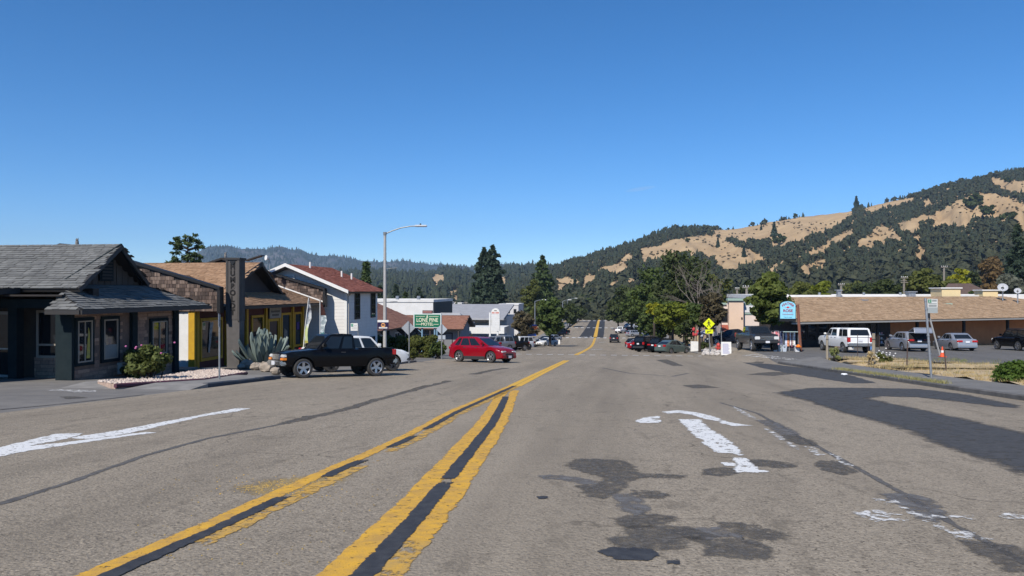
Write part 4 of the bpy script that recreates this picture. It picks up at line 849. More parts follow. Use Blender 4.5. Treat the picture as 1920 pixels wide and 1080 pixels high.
# street lamp
lb = Vector((-15.05, 48.9, zt(-15.05, 48.9)+.08)); lz = lambda py: atY(720, py, 48.9).z
lp = thing('street_lamp', lb, 'tall grey street lamp with curved arm beside the white house', 'street lamp')
lt = lz(436)
part('pole', mat('lamp_concrete', (.42, .41, .39), (.34, .33, .32), 10, .8), lp, lambda b: b.tube([lb-Z_*.2, lb+Z_*2, Vector((lb.x, lb.y, lt))], [.13, .12, .085], 10), smooth=60)
rd = Vector((1, .13, 0)).normalized()
arm = [Vector((lb.x, lb.y, lt-.1))+rd*s+Z_*h for s, h in ((0, 0), (.5, .22), (1.1, .42), (1.7, .52), (2.3, .55))]
part('arm', M_POST, lp, lambda b: b.tube(arm, .04, 8), smooth=60)
lh = part('lamp_head', mat('lamp_head', (.55, .56, .57), None, rough=.4), lp, lambda b: b.ob(arm[-1], rd, rd.cross(Z_), Z_, (-.3, .55), (-.16, .16), (-.07, .06)), bevel=.04)
part('photocell', M_BLACK, lh, lambda b: b.tube([arm[-1]+rd*.1+Z_*.06, arm[-1]+rd*.1+Z_*.16], .05, 8))
part('collar', M_POST, lp, lambda b: b.tube([(lb.x, lb.y, lt-.16), (lb.x, lb.y, lt+.03)], .12, 10))
for py in (502, 565): part('banner_bracket', M_POST, lp, lambda b: b.tube([Vector((lb.x, lb.y, lz(py+2))), Vector((lb.x, lb.y, lz(py)))+rd*.85], .025, 6))
M_PURP = mat('sign_navy', (.018, .012, .05), None, rough=.4)
bs = part('bus_sign', M_PURP, lp, lambda b: b.ob((lb.x-.02, lb.y-.2, lz(617)), X_, Z_, -Y_, (-.42, .34), (0, lz(604)-lz(617)), (0, .03)))
part('sign_header', M_WHITEP, bs, lambda b: b.ob((lb.x-.02, lb.y-.2, lz(604)), X_, Z_, -Y_, (-.42, .34), (.002, .15), (0, .032)))
part('bus_emblem', mat('emblem_orange', (.7, .35, .12), None), bs, lambda b: b.tube([(lb.x-.05, lb.y-.231, lz(609.3)), (lb.x-.05, lb.y-.236, lz(609.3))], .15, 10))
part('bus_window', M_PURP, bs, lambda b: b.ob((lb.x-.05, lb.y-.237, lz(609.6)), X_, Z_, -Y_, (-.1, .1), (-.02, .07), (0, .004)))
part('printed_line', M_WHITEP, bs, lambda b: [b.ob((lb.x-.34+i*.085, lb.y-.231, lz(615.6)), X_, Z_, -Y_, (0, .066), (0, .1), (0, .004)) for i in range(7)])

def signpost(name, label, base, h, r=.03, m=M_POST, square=False):
    t = thing(name, base, label, 'sign')
    part('post', m, t, (lambda b: b.box(base+Z_*(h/2-.1), (r*2, r*2, h+.2))) if square else (lambda b: b.tube([base-Z_*.2, base+Z_*h], r, 8)))
    return t
def diamond(t, c, s, m, th=.012, name='plate', rz=0.):
    u = Vector((math.cos(rz), math.sin(rz), 0)); n = Vector((-u.y, u.x, 0))
    return part(name, m, t, lambda b: b.prism([c-u*s-n*th, c-Z_*s-n*th, c+u*s-n*th, c+Z_*s-n*th], n*th))
# edge-on sign post by the left kerb
p = G(-13.05, 23.7, .12); t = signpost('sign_post', 'thin steel post with sign seen edge on beside the left kerb', p, atY(411, 590, 23.7).z-p.z, .032)
part('plate', M_SIGNBACK, t, lambda b: b.ob(p+Z_*(atY(411, 612, 23.7).z-p.z), Vector((.40, -.916, 0)), Z_, Vector((-.916, -.40, 0)), (.03, .33), (0, .44), (0, .01)))
# backs of two diamond warning signs
p = gp(767, 679, .1); t = signpost('warning_sign', 'back of a diamond sign on a steel post left of the hedge', p, atY(765, 604, p.y).z-p.z, .035)
diamond(t, atY(765, 615, p.y)+Vector((0, .05, 0)), 13*p.length/1400, M_SIGNBACK)
p = gp(828, 671, .1); t = signpost('warning_sign', 'back of a diamond sign beside the round bush, with a small plate below', p, atY(827, 608, p.y).z-p.z, .04)
diamond(t, atY(828, 617.5, p.y)+Vector((0, .05, 0)), 10.5*p.length/1400, mat('sign_back_pale', (.5, .54, .58), None, rough=.4, metal=.4))
q = atY(828, 632.5, p.y); part('small_plate', mat('sign_back_pale', None), t, lambda b: b.ob(q+Vector((0, .04, 0)), X_, Z_, Y_, (-.27, .27), (-.15, .15), (0, .012)))
# green and white street notice in front of the house
p = G(-15.3, 43.5, .1); a_, c_ = atY(658, 606, 43.5), atY(671, 620, 43.5)
t = signpost('notice_board', 'small white notice with green corner standing before the white house', Vector((c_.x+.02, 43.5, p.z)), c_.z-p.z+.3, .03)
pn = part('panel', M_WHITEP, t, lambda b: b.ob((0, 43.48, 0), X_, Z_, -Y_, (a_.x, c_.x), (c_.z, a_.z), (0, .02)))
part('green_patch', mat('sign_green_pale', (.12, .3, .22), None), pn, lambda b: b.ob((0, 43.458, 0), X_, Z_, -Y_, (a_.x+.02, a_.x+.16), (a_.z-.2, a_.z-.03), (0, .003)))
for i in range(3): part('printed_line', mat('print_grey', (.3, .32, .32), None), pn, lambda b: b.ob((0, 43.458, 0), X_, Z_, -Y_, (a_.x+(.2 if i == 0 else .05), c_.x-.05), (a_.z-.13-i*.11, a_.z-.1-i*.11), (0, .003)))
# motel sign
SY = 62.; sa, sb = atY(775, 587.5, SY), atY(827.5, 615.5, SY)
ms = thing('motel_sign', ((sa.x+sb.x)/2, SY, zt(-15, SY)), 'green motel sign with cream lettering on two blue posts', 'sign')
M_GSIGN = mat('sign_green', (.012, .16, .085), (.01, .14, .075), 2, .4); M_CRM = mat('letter_cream', (.72, .70, .52), None, rough=.5); M_BPOST = mat('post_blue', (.2, .32, .42), None, rough=.5)
for x0 in (sa.x+.72, sb.x-.62, sb.x-.42): part('post', M_BPOST, ms, lambda b: b.tube([(x0, SY+.2, zt(-15, SY)-.1), (x0, SY+.2, sa.z-.05)], .075, 8))
part('brace', M_BPOST, ms, lambda b: (b.tube([(sa.x+.2, SY+.2, sb.z), (sa.x+.72, SY+.2, sb.z-.45)], .03, 6), b.tube([(sb.x-.05, SY+.2, sb.z), (sb.x-.5, SY+.2, sb.z-.45)], .03, 6)))
part('frame', mat('sign_frame', (.62, .66, .64), None, rough=.4), ms, lambda b: b.ob((0, SY, 0), X_, Z_, Y_, (sa.x, sb.x), (sb.z, sa.z), (0, .25)), bevel=.03)
fc = part('face', M_GSIGN, ms, lambda b: b.ob((0, SY, 0), X_, Z_, -Y_, (sa.x+.1, sb.x-.1), (sb.z+.1, sa.z-.1), (-.01, .02)))
sw, shh = sb.x-sa.x, sa.z-sb.z; mx_ = (sa.x+sb.x)/2
text_on('LONE PINE', .46, (mx_, SY-.025, sb.z+shh*.545), X_, Z_, fc, M_CRM, depth=.006, bold=.006, sx=.84)
text_on('MOTEL', .34, (mx_, SY-.025, sb.z+shh*.265), X_, Z_, fc, M_CRM, depth=.006, bold=.005, sx=.98)
for u0, u1, v in ((.09, .42, .80), (.56, .91, .80), (.09, .29, .265), (.72, .91, .265)): part('rule', M_CRM, fc, lambda b: b.ob((sa.x, SY-.021, sb.z), X_, Z_, -Y_, (sw*u0, sw*u1), (shh*v-.018, shh*v+.018), (0, .006)))
part('pine_emblem', M_CRM, fc, lambda b: b.prism([(mx_-.1, SY-.021, sb.z+shh*.72), (mx_+.1, SY-.021, sb.z+shh*.72), (mx_+.03, SY-.021, sb.z+shh*.8), (mx_+.06, SY-.021, sb.z+shh*.82), (mx_, SY-.021, sb.z+shh*.91), (mx_-.06, SY-.021, sb.z+shh*.82), (mx_-.03, SY-.021, sb.z+shh*.8)], (0, -.006, 0)))
va, vc_ = atY(792, 582, SY), atY(810.5, 588, SY)
vb_ = part('vacancy_box', mat('sign_maroon', (.09, .035, .035), None, rough=.5), ms, lambda b: b.ob((0, SY+.02, 0), X_, Z_, Y_, (va.x, vc_.x), (vc_.z+.005, va.z), (0, .2)))
part('printed_line', mat('letter_pink', (.45, .22, .2), None), vb_, lambda b: [b.ob((va.x+.06+i*.095, SY+.02, vc_.z+.07), X_, Z_, -Y_, (0, .06), (0, va.z-vc_.z-.13), (0, .004)) for i in range(8)])
# tall white arch topped sign
TY = 92.; ta, tb = atY(921, 578, TY), atY(937, 621, TY)
ts = thing('arch_sign', ((ta.x+tb.x)/2, TY, zt(-15, TY)), 'tall white arch topped sign board behind the red car', 'sign')
mm = (ta.x+tb.x)/2; hw = (tb.x-ta.x)/2; r0 = ta.z-hw
arch = [(mm+hw*math.cos(a), TY, r0+hw*math.sin(a)) for a in [math.pi*i/12 for i in range(13)]]
fcs = part('board', mat('sign_ivory', (.74, .73, .68), None, rough=.5), ts, lambda b: b.prism([(mm-hw, TY, tb.z), (mm+hw, TY, tb.z)]+arch, (0, .3, 0)))
for i in range(9): part('slat', M_WHITEP, fcs, lambda b: b.ob((mm, TY, tb.z+i*.26), X_, Z_, -Y_, (-hw*.95, hw*.95), (.01, .245), (0, .02)))
for x0 in (mm-hw-.18, mm+.25): part('post', M_WHITEP, ts, lambda b: b.ob((x0, TY+.05, zt(-15, TY)-.1), X_, Z_, Y_, (-.1, .1), (0, (r0 if x0 < mm-hw else tb.z)-zt(-15, TY)+.1), (0, .2)))
part('printed_line', mat('letter_red', (.55, .16, .12), None), fcs, lambda b: [b.ob((mm-hw*.85+i*hw*.17, TY, r0-.12), X_, Z_, -Y_, (0, hw*.13), (0, .2), (.001, .022)) for i in (0, 1, 2, 3, 5, 6, 7, 8, 9)])
part('ornament', mat('sign_olive', (.16, .14, .1), None), fcs, lambda b: b.ob((mm, TY, r0+.2), X_, Z_, -Y_, (-hw*.3, hw*.3), (0, .1), (.001, .015)))
# cafe boards and orange sign under the left street trees
oa = atY(997.5, 611, 118); t = thing('price_sign', (oa.x, 118, zt(-10, 118)), 'orange and white sign on a post under the left street trees', 'sign')
part('post', M_WHITEP, t, lambda b: b.ob((oa.x-.25, 118.1, zt(oa.x, 118)-.1), X_, Z_, Y_, (-.1, .1), (0, 4), (0, .15)))
part('orange_panel', mat('panel_orange', (.72, .17, .05), None, rough=.4), t, lambda b: b.ob((oa.x, 118, oa.z), X_, Z_, -Y_, (0, .8), (-.75, 0), (0, .1)))
part('blue_panel', mat('panel_blue', (.04, .12, .45), None, rough=.4), t, lambda b: b.ob((oa.x, 118, oa.z), X_, Z_, -Y_, (0, .75), (.01, .22), (0, .1)))
part('white_panel', M_WHITEP, t, lambda b: b.ob((oa.x, 118, oa.z), X_, Z_, -Y_, (-1.2, -.4), (-2.3, -.2), (0, .1)))
part('lower_panel', mat('panel_blue', None), t, lambda b: b.ob((oa.x, 118, oa.z), X_, Z_, -Y_, (-1.2, .7), (-1.6, -1.1), (.11, .15)))
def board(name, label, px0, px1, py0, py1, Y=None, text=0, cat='sign board', lean=.12):
    c = gp((px0+px1)/2, py1); Y = Y or c.y; a_, b_ = atY(px0, py0, Y), atY(px1, py1, Y); w, h = b_.x-a_.x, a_.z-b_.z
    t = thing(name, ((a_.x+b_.x)/2, Y, b_.z), label, cat); O = Vector((a_.x, Y, b_.z)); V1 = Vector((0, lean, 1)).normalized(); V2 = Vector((0, -lean, 1)).normalized()
    f = part('front_panel', M_WHITEP, t, lambda b: b.ob(O, X_, V1, X_.cross(V1), (0, w), (0, h), (-.03, 0)))
    part('back_panel', M_WHITEP, t, lambda b: b.ob(O+Y_*lean*2*h, X_, V2, X_.cross(V2), (0, w), (0, h-.01), (-.03, 0)))
    nrm = X_.cross(V1)
    for i in range(text):
        v = h*(.86-.78*i/max(1, text)); e = rnd.uniform(.12, .3)
        part('text_line', mat('print_lilac', (.36, .36, .5), None), f, lambda b: b.ob(O, X_, V1, nrm, (w*.14, w*(1-e)), (v-.05, v), (-.034, -.031) if nrm.y > 0 else (.001, .004)))
    return t
board('sandwich_board', 'white sandwich board with printed text beside the fire hydrant', 1352.5, 1371.5, 641, 666, None, 11)
board('sandwich_board', 'small white sandwich board on the road left of the far crossing', 1044, 1050, 637, 645.5)
board('sandwich_board', 'tiny white sandwich board behind the parked cars on the right', 1190.5, 1194.5, 621, 627)
board('box_sign', 'large blank white box sign at the street corner', 1295, 1312.5, 640, 661, None, 0, 'sign board', .02)
# corner: crossing sign, street name, hydrant, cloth bunch
CY = gp(1331, 664).y-1; s_ = CY*1.0/1400
cp_ = thing('crossing_sign', atY(1331, 663, CY), 'yellow pedestrian crossing sign with arrow plate at the right corner', 'sign')
M_FLUO = mat('sign_fluoro', (.72, .78, .01), None, rough=.4)
part('post', M_POST, cp_, lambda b: b.tube([atY(1331, 664, CY), atY(1329, 598, CY)], .05, 8))
fd = diamond(cp_, atY(1329, 607, CY)-Y_*.06, 10.6*s_, M_FLUO)
def walker(b):
    c = atY(1329, 607, CY)-Y_*.075; k = 10.6*s_
    P = lambda x, z: c+X_*x*k+Z_*z*k
    b.tube([P(-.02, .5), P(-.02, .5)-Y_*.006], .11*k, 8)
    for A_, B_2 in ((((-.1, .36), (.1, .36), (.12, -.05), (-.12, -.05)), 0), (((-.1, -.05), (.02, -.05), (-.22, -.55), (-.34, -.5)), 0), (((0, -.05), (.12, -.05), (.3, -.52), (.18, -.56)), 0), (((-.1, .34), (-.02, .3), (-.32, -.02), (-.38, .04)), 0), (((.04, .34), (.12, .3), (.36, .04), (.3, 0)), 0)):
        b.prism([P(*a) for a in A_], (0, -.006, 0))
part('walking_figure', M_BLACK, fd, walker)
ar = part('arrow_plate', M_FLUO, cp_, lambda b: b.ob(atY(1329.5, 621.5, CY)-Y_*.07, X_, Z_, -Y_, (-7*s_, 7*s_), (-3.6*s_, 3.6*s_), (0, .012)))
part('arrow', M_BLACK, ar, lambda b: b.prism([atY(x, y, CY)-Y_*.084 for x, y in ((1325, 623.5), (1326, 620.5), (1327, 621.4), (1333, 619.6), (1333.5, 620.8), (1327.6, 622.4), (1328.4, 623.6))], (0, -.004, 0)))
NY = 80.; t = thing('street_name_sign', atY(1353, 645, NY), 'green street name sign on a tall steel post', 'sign')
part('post', M_POST, t, lambda b: b.tube([atY(1353, 655, NY), atY(1352, 588, NY)], .045, 8))
nb_ = part('name_blade', mat('blade_green', (.02, .3, .16), None, rough=.4), t, lambda b: b.ob(atY(1341.5, 594.5, NY), X_, Z_, -Y_, (0, 1.0), (0, .22), (0, .01)))
part('name_line', M_WHITEP, nb_, lambda b: [b.ob(atY(1341.5, 594.5, NY), X_, Z_, -Y_, (.12+i*.11, .2+i*.11), (.07, .15), (.011, .014)) for i in range(7)])
p = gp(1347, 661); t = thing('fire_hydrant', p, 'red fire hydrant beside the sandwich board', 'hydrant'); M_HYD = mat('hydrant_red', (.5, .05, .04), (.42, .05, .04), 5, .5)
part('barrel', M_HYD, t, lambda b: b.tube([p, p+Z_*.08, p+Z_*.1, p+Z_*.6, p+Z_*.62, p+Z_*.68, p+Z_*.8, p+Z_*.9], [.2, .2, .15, .15, .19, .19, .14, .03], 12), smooth=50)
part('outlet', M_HYD, t, lambda b: (b.tube([p+Z_*.45-X_*.28, p+Z_*.45+X_*.28], .075, 8), b.tube([p+Z_*.42, p+Z_*.42-Y_*.26], .1, 8)))
p = gp(1310, 660); pt = atY(1308, 627, p.y)
t = thing('bunting_post', p, 'red and navy cloth bunch on a wooden post behind the white box sign', 'decoration')
part('post', mat('post_pine', (.6, .45, .26), None), t, lambda b: b.tube([p, pt+Z_*.6], .1, 8))
def cloth(b, n, c, r):
    for i in range(n):
        d = Vector((rnd.gauss(0, 1), rnd.gauss(0, 1), rnd.gauss(0, 1))).normalized(); b.ball(c+Vector((d.x*r[0], d.y*r[1], d.z*r[2])), [x*rnd.uniform(.3, .6) for x in r], 6, 4)
part('red_cloth', mat('cloth_red', (.55, .06, .06), (.4, .05, .06), 6, .9), t, lambda b: cloth(b, 8, pt+Vector((-.3, 0, .25)), (.32, .25, .45)), smooth=180)
part('navy_cloth', mat('cloth_navy', (.02, .04, .12), (.5, .52, .56), 4, .9, lo=.5, hi=.6), t, lambda b: cloth(b, 10, pt+Vector((.5, .1, .25)), (.55, .3, .5)), smooth=180)
rk = []
for i in range(26):
    rk.append(gp(rnd.uniform(1318, 1352), rnd.uniform(659.5, 666)))
b = MB()
for i, q in enumerate(rk):
    s = rnd.uniform(.12, .38); o = thing('boulder', q, 'pale grey landscaping stone at the foot of the crossing sign', 'stone', 'stones at the street corner') if 0 else None
    bb = MB(); bb.ball(q+Z_*s*.3, (s*rnd.uniform(.8, 1.3), s, s*.7), 7, 5)
    bb.v = [(x+rnd.gauss(0, s*.1), y+rnd.gauss(0, s*.1), z+rnd.gauss(0, s*.1)) for x, y, z in bb.v]
    tag(bb.build('boulder', mat('stone_pale', (.52, .48, .44), (.4, .37, .34), 4, .9), loc=q), 'pale landscaping stone heaped at the foot of the crossing sign', 'stone', 'stones at the street corner')
# shop sign on the brown pole
QY = 62.; fa, fb = atY(1463, 565, QY), atY(1491.5, 597.5, QY)
fs = thing('shop_sign', atY(1500, 657, QY), 'pale blue arch topped shop sign hung on a rusty brown pole', 'sign')
M_RUST = mat('rust_brown', (.22, .085, .05), (.17, .07, .045), 4, .7)
part('pole', M_RUST, fs, lambda b: b.tube([atY(1501.5, 660, QY), atY(1495.5, 571, QY)], .11, 10))
fm = (fa.x+fb.x)/2; fh = (fb.x-fa.x)/2; fz = fa.z-.32
archp = lambda k: [(fm+fh*k*math.cos(a), QY, fz+.32*k*math.sin(a)) for a in [math.pi*i/10 for i in range(11)]]
part('housing', M_BLACK, fs, lambda b: b.prism([(fm-fh-.05, QY+.05, fb.z-.22), (fm+fh+.05, QY+.05, fb.z-.22)]+[(x, QY+.05, z+.03) for x, _, z in archp(1.05)], (0, .3, 0)))
ff = part('face', mat('sign_skyblue', (.25, .62, .8), (.3, .66, .82), 3, .4), fs, lambda b: b.prism([(fm-fh, QY, fb.z), (fm+fh, QY, fb.z)]+archp(1), (0, .06, 0)))
M_MAR = mat('letter_maroon', (.3, .02, .06), None)
for i, ch in enumerate('FEATHER'):
    a = math.radians(60-20*i); c = Vector((fm+fh*.74*math.sin(-a)*1.05, QY-.008, fz-.22+.36*math.cos(a)))
    text_on(ch, .25, c, Vector((math.cos(a*.5), 0, math.sin(a*.5))), Vector((-math.sin(a*.5), 0, math.cos(a*.5))), ff, M_MAR, 'letter', .004, .006)
text_on('ROSE', .3, (fm, QY-.008, fb.z+.62), X_, Z_, ff, M_MAR, depth=.004, bold=.008, sx=1.05)
text_on('FURNISHINGS', .155, (fm, QY-.008, fb.z+.33), X_, Z_, ff, M_MAR, depth=.004, sx=.86)
text_on('New & Used', .12, (fm, QY-.008, fb.z+.12), X_, Z_, ff, mat('letter_teal', (.02, .2, .3), None), depth=.004)
part('rose_emblem', mat('emblem_rose', (.6, .05, .06), None), ff, lambda b: (b.ball((fm, QY-.01, fb.z+.9), (.1, .01, .08), 8, 5), b.prism([(fm-.32, QY-.004, fb.z+.93), (fm-.1, QY-.004, fb.z+.87), (fm-.1, QY-.004, fb.z+.9)], (0, -.004, 0)), b.prism([(fm+.32, QY-.004, fb.z+.93), (fm+.1, QY-.004, fb.z+.87), (fm+.1, QY-.004, fb.z+.9)], (0, -.004, 0))))
part('bracket', M_BLACK, fs, lambda b: (b.tube([atY(1496, 575, QY), (fm, QY+.2, fa.z-.3)], .05, 6), b.tube([atY(1499, 598, QY), (fm, QY+.2, fb.z-.05)], .05, 6)))
# goods set out for sale
MY = 63.5
def garment(t, x, z, w, h, m): part('garment', m, t, lambda b: b.prism([(x-w*.2, MY, z), (x+w*.2, MY, z), (x+w*.5, MY, z-h*.2), (x+w*.36, MY, z-h*.28), (x+w*.42, MY, z-h), (x-w*.42, MY, z-h), (x-w*.36, MY, z-h*.28), (x-w*.5, MY, z-h*.2)], (rnd.uniform(-.03, .03), .18, 0)))
cols = [(.42, .2, .22), (.6, .4, .42), (.03, .04, .1), (.02, .02, .03), (.45, .16, .07), (.6, .58, .6), (.12, .03, .05), (.35, .4, .5), (.5, .1, .12), (.55, .5, .42)]
CM = [mat('cloth_%d' % i, c, tuple(min(1, x*1.6+.08) for x in c), 7, .9, lo=.45, hi=.6) for i, c in enumerate(cols)]
def rack(px0, px1, py, ids, label):
    a_, b_ = atY(px0, py, MY), atY(px1, py, MY); base = zt(a_.x, MY)
    t = thing('clothes_rack', (a_.x, MY, base), label, 'clothes rack')
    part('frame', M_STEEL, t, lambda b: (b.tube([(a_.x, MY+.1, base), (a_.x, MY+.1, a_.z)], .025, 6), b.tube([(b_.x, MY+.1, base), (b_.x, MY+.1, a_.z)], .025, 6), b.tube([(a_.x, MY+.1, a_.z), (b_.x, MY+.1, a_.z)], .03, 6)))
    n = len(ids)
    for i, k in enumerate(ids): garment(t, a_.x+(b_.x-a_.x)*(i+.5)/n, a_.z-.03, (b_.x-a_.x)/n*1.25, rnd.uniform(.9, 1.35), CM[k])
    return t
rack(1447, 1461, 621, (0, 1, 8, 0), 'clothes rack hung with pink and floral garments beside the black truck')
rack(1463, 1480, 622, (2, 3, 7, 4), 'clothes rack with dark and rust garments under the blue sign')
rack(1481, 1491, 622, (5, 6, 9, 5), 'clothes rack with black and white patterned garments by the brown pole')
tt = thing('display_table', (atY(1485, 623, MY-.6).x, MY-.6, zt(17, MY)), 'glass topped display table beside the rusty pole', 'table')
qa, qb = atY(1468, 622.5, MY-.6), atY(1500, 622.5, MY-.6)
part('top', mat('glass_green', (.45, .55, .5), None, rough=.2), tt, lambda b: b.ob((0, MY-.7, qa.z), X_, Y_, Z_, (qa.x, qb.x), (0, .5), (0, .05)))
for x0 in (qa.x+.05, qb.x-.1): part('leg', M_STEEL, tt, lambda b: b.tube([(x0, MY-.45, zt(17, MY)), (x0, MY-.45, qa.z)], .03, 6))
for i, (px, w, c, lab) in enumerate(((1454, 8, (.38, .41, .42), 'grey plastic bin at the left of the row of bins for sale'), (1463, 8, (.33, .36, .37), 'grey plastic bin in the middle of the row of bins'), (1471, 8, (.45, .5, .56), 'pale blue plastic bin at the right of the row of bins'), (1495, 9, (.6, .6, .6), 'white box at the foot of the rusty pole'))):
    a_ = atY(px-w/2, 648, 61.6); w_ = w*61/1400; zb2 = zt(a_.x, 61.6)
    t = thing('storage_bin', (a_.x, 61.6, zb2), lab, 'bin')
    part('body', mat('bin_%d' % i, c, None, rough=.5), t, lambda b: b.prism([(a_.x+.03, 61.6, zb2), (a_.x+w_-.05, 61.6, zb2), (a_.x+w_-.01, 61.6, zb2+.46), (a_.x, 61.6, zb2+.46)], (0, .4, 0)))
    part('rim', mat('bin_%d' % i, None), t, lambda b: b.ob((a_.x-.02, 61.57, zb2+.461), X_, Y_, Z_, (0, w_+.02), (0, .46), (0, .05)))
    part('handle', M_BLACK, t, lambda b: b.ob((a_.x+w_*.3, 61.585, zb2+.34), X_, Z_, -Y_, (0, w_*.35), (0, .05), (0, .012)))
q = atY(1497, 649, 61.5); t = thing('orange_hard_hat', q, 'orange plastic hat lying on the white box by the rusty pole', 'hat')
part('crown', mat('plastic_orange', (.8, .2, .01), None, rough=.4), t, lambda b: b.ball(q, (.17, .2, .14), 10, 6), smooth=180); part('brim', mat('plastic_orange', None), t, lambda b: b.tube([q-Z_*.06, q-Z_*.03], .24, 12))
q = G(20.5, 67.2); t = thing('flower_planter', q, 'small pink flower planter before the dark store front', 'planter')
part('pot', M_WHITEP, t, lambda b: b.tube([q, q+Z_*.45], [.22, .3], 10)); part('flowers', mat('petal_pink', (.55, .08, .14), (.2, .1, .05), 9, .9, lo=.45, hi=.55), t, lambda b: [b.ball(q+Vector((rnd.gauss(0, .2), rnd.gauss(0, .2), .6+rnd.gauss(0, .12))), (.1, .1, .09), 6, 4) for _ in range(14)])
gd = FP(9.2, 1.5, zt(25, 74)); t = thing('goods_display', gd, 'stand of pink, white and orange goods beside the white pickup', 'display stand')
for k in range(3): part('shelf', M_STEEL, t, lambda b: b.ob(gd+Z_*(.2+k*.42), U_, B_, Z_, (0, 2.6), (0, .5), (0, .04)))
for k in range(3):
    for i in range(7): part('item', rnd.choice(CM+[mat('plastic_orange', (.8, .2, .01), None, rough=.4), M_WHITEP]), t, lambda b: b.ob(gd+Z_*(.242+k*.42), U_, B_, Z_, (.06+i*.36, .06+i*.36+rnd.uniform(.2, .32)), (.05, .4), (0, rnd.uniform(.15, .34))), bevel=.02)
# bus stop pole and what stands along the verge
p = Vector((12.76, 31.78, zt(12.76, 31.78)+.13)); top = atY(1735, 559, 31.9)
t = thing('bus_stop_sign', p, 'white and green bus stop sign on a leaning steel pole, right pavement', 'sign')
part('pole', M_STEEL, t, lambda b: b.tube([p-Z_*.1, top], .045, 10), smooth=60)
part('footing', M_WALK, t, lambda b: b.box(p+Vector((.1, 0, .006)), (.9, .3, .012)))
a_, c_ = atY(1738.5, 560.5, 31.9), atY(1757.5, 587, 31.9)
pn = part('panel', mat('panel_offwhite', (.55, .56, .54), None, rough=.4), t, lambda b: b.ob((0, 31.88, 0), X_, Z_, -Y_, (a_.x, c_.x), (c_.z, a_.z), (0, .012)))
H_ = a_.z-c_.z; W_ = c_.x-a_.x
part('green_patch', mat('patch_green', (.02, .2, .1), None), pn, lambda b: b.ob((a_.x, 31.867, c_.z), X_, Z_, -Y_, (.02, W_*.38), (H_*.72, H_*.97), (0, .003)))
text_on('2', .14, (a_.x+W_*.2, 31.862, c_.z+H_*.845), X_, Z_, pn, M_WHITEP, depth=.002)
part('grey_patch', mat('patch_grey', (.3, .33, .33), None), pn, lambda b: b.ob((a_.x, 31.867, c_.z), X_, Z_, -Y_, (.0, W_), (H_*.02, H_*.4), (0, .002)))
for v in (.92, .85, .66, .55, .48): part('printed_line', mat('print_dark', (.16, .18, .18), None), pn, lambda b: b.ob((a_.x, 31.866, c_.z), X_, Z_, -Y_, (W_*(.45 if v > .7 else .1), W_*.9), (H_*v-.012, H_*v+.012), (0, .003)))
part('clip', M_STEEL, t, lambda b: [b.tube([p+(top-p)*k-Z_*.02, p+(top-p)*k+Z_*.02], .065, 8) for k in (.3, .45, .53, .86, .97)])
g0, g1 = atY(1742, 592, 55), gp(1763, 666, .1)
t = thing('guy_post', g1, 'pale leaning stay pole behind the bus stop sign', 'pole'); part('pole', mat('pole_pale', (.5, .49, .46), None), t, lambda b: b.tube([g1-Z_*.1, g0], .06, 8)); part('cap', M_BLACK, t, lambda b: b.tube([g0-Z_*.2, g0+Z_*.3], .075, 8))
c0 = gp(1767, 669, .02); t = thing('traffic_cone', c0, 'orange traffic cone with white band at the edge of the car park', 'cone')
M_CONE = mat('cone_orange', (.75, .10, .03), None, rough=.5)
part('cone', M_CONE, t, lambda b: b.tube([c0+Z_*.04, c0+Z_*.3, c0+Z_*.72], [.16, .1, .03], 12), smooth=60); part('base', M_CONE, t, lambda b: b.box(c0+Z_*.02, (.4, .4, .04))); part('band', M_WHITEP, t, lambda b: b.tube([c0+Z_*.3, c0+Z_*.45], [.104, .078], 12, caps=False), smooth=60)
def fencepost(px, py0, py1, r, m, lab, tx=0):
    q = gp(px, py1, .13); tp = atY(px+tx, py0, q.y); t = thing('fence_post', q, lab, 'post')
    part('shaft', m, t, lambda b: b.tube([q-Z_*.15, q+(tp-q)*.5+Vector((rnd.gauss(0, .012), 0, 0)), tp], [r, r*.97, r*.9], 7)); part('staple', M_BLACK, t, lambda b: b.tube([q+(tp-q)*.8, q+(tp-q)*.82], r*1.08, 7))
M_WOOD = mat('weathered_wood', (.36, .31, .23), (.24, .2, .15), 10, .95, .4, 60, stretch=(1, 1, .2)); M_TPOST = mat('rusty_tpost', (.10, .06, .045), (.06, .045, .04), 8, .8)
fencepost(1551, 628, 672, .085, M_WOOD, 'thick weathered wooden fence post left of the white pickup'); fencepost(1638, 625, 684, .095, M_WOOD, 'thick weathered wooden fence post right of the white pickup')
fencepost(1700, 637, 688, .03, M_TPOST, 'thin rusty steel fence post below the open hatchback', 2); fencepost(1775, 652, 697, .03, M_TPOST, 'thin rusty steel fence post beside the traffic cone', -5)
fencepost(1608, 627, 668, .022, M_TPOST, 'thin steel fence post in front of the white pickup tailgate'); fencepost(1628, 628, 668, .02, M_TPOST, 'thin steel fence post right behind the wooden post'); fencepost(1649, 630, 668, .02, M_TPOST, 'thin steel fence post left of the white flowering plant'); fencepost(1663, 632, 670, .02, M_TPOST, 'thin steel fence post in the white flowering plant')
q = gp(1585, 704, .02); t = MB(); [t.ball(q+Vector((rnd.gauss(0, .06), rnd.gauss(0, .06), .05)), (.1, .08, .05), 7, 4) for _ in range(4)]; tag(t.build('litter', mat('litter_white', (.75, .75, .76), None), loc=q, smooth=180), 'crumpled white litter lying in the right gutter', 'litter')
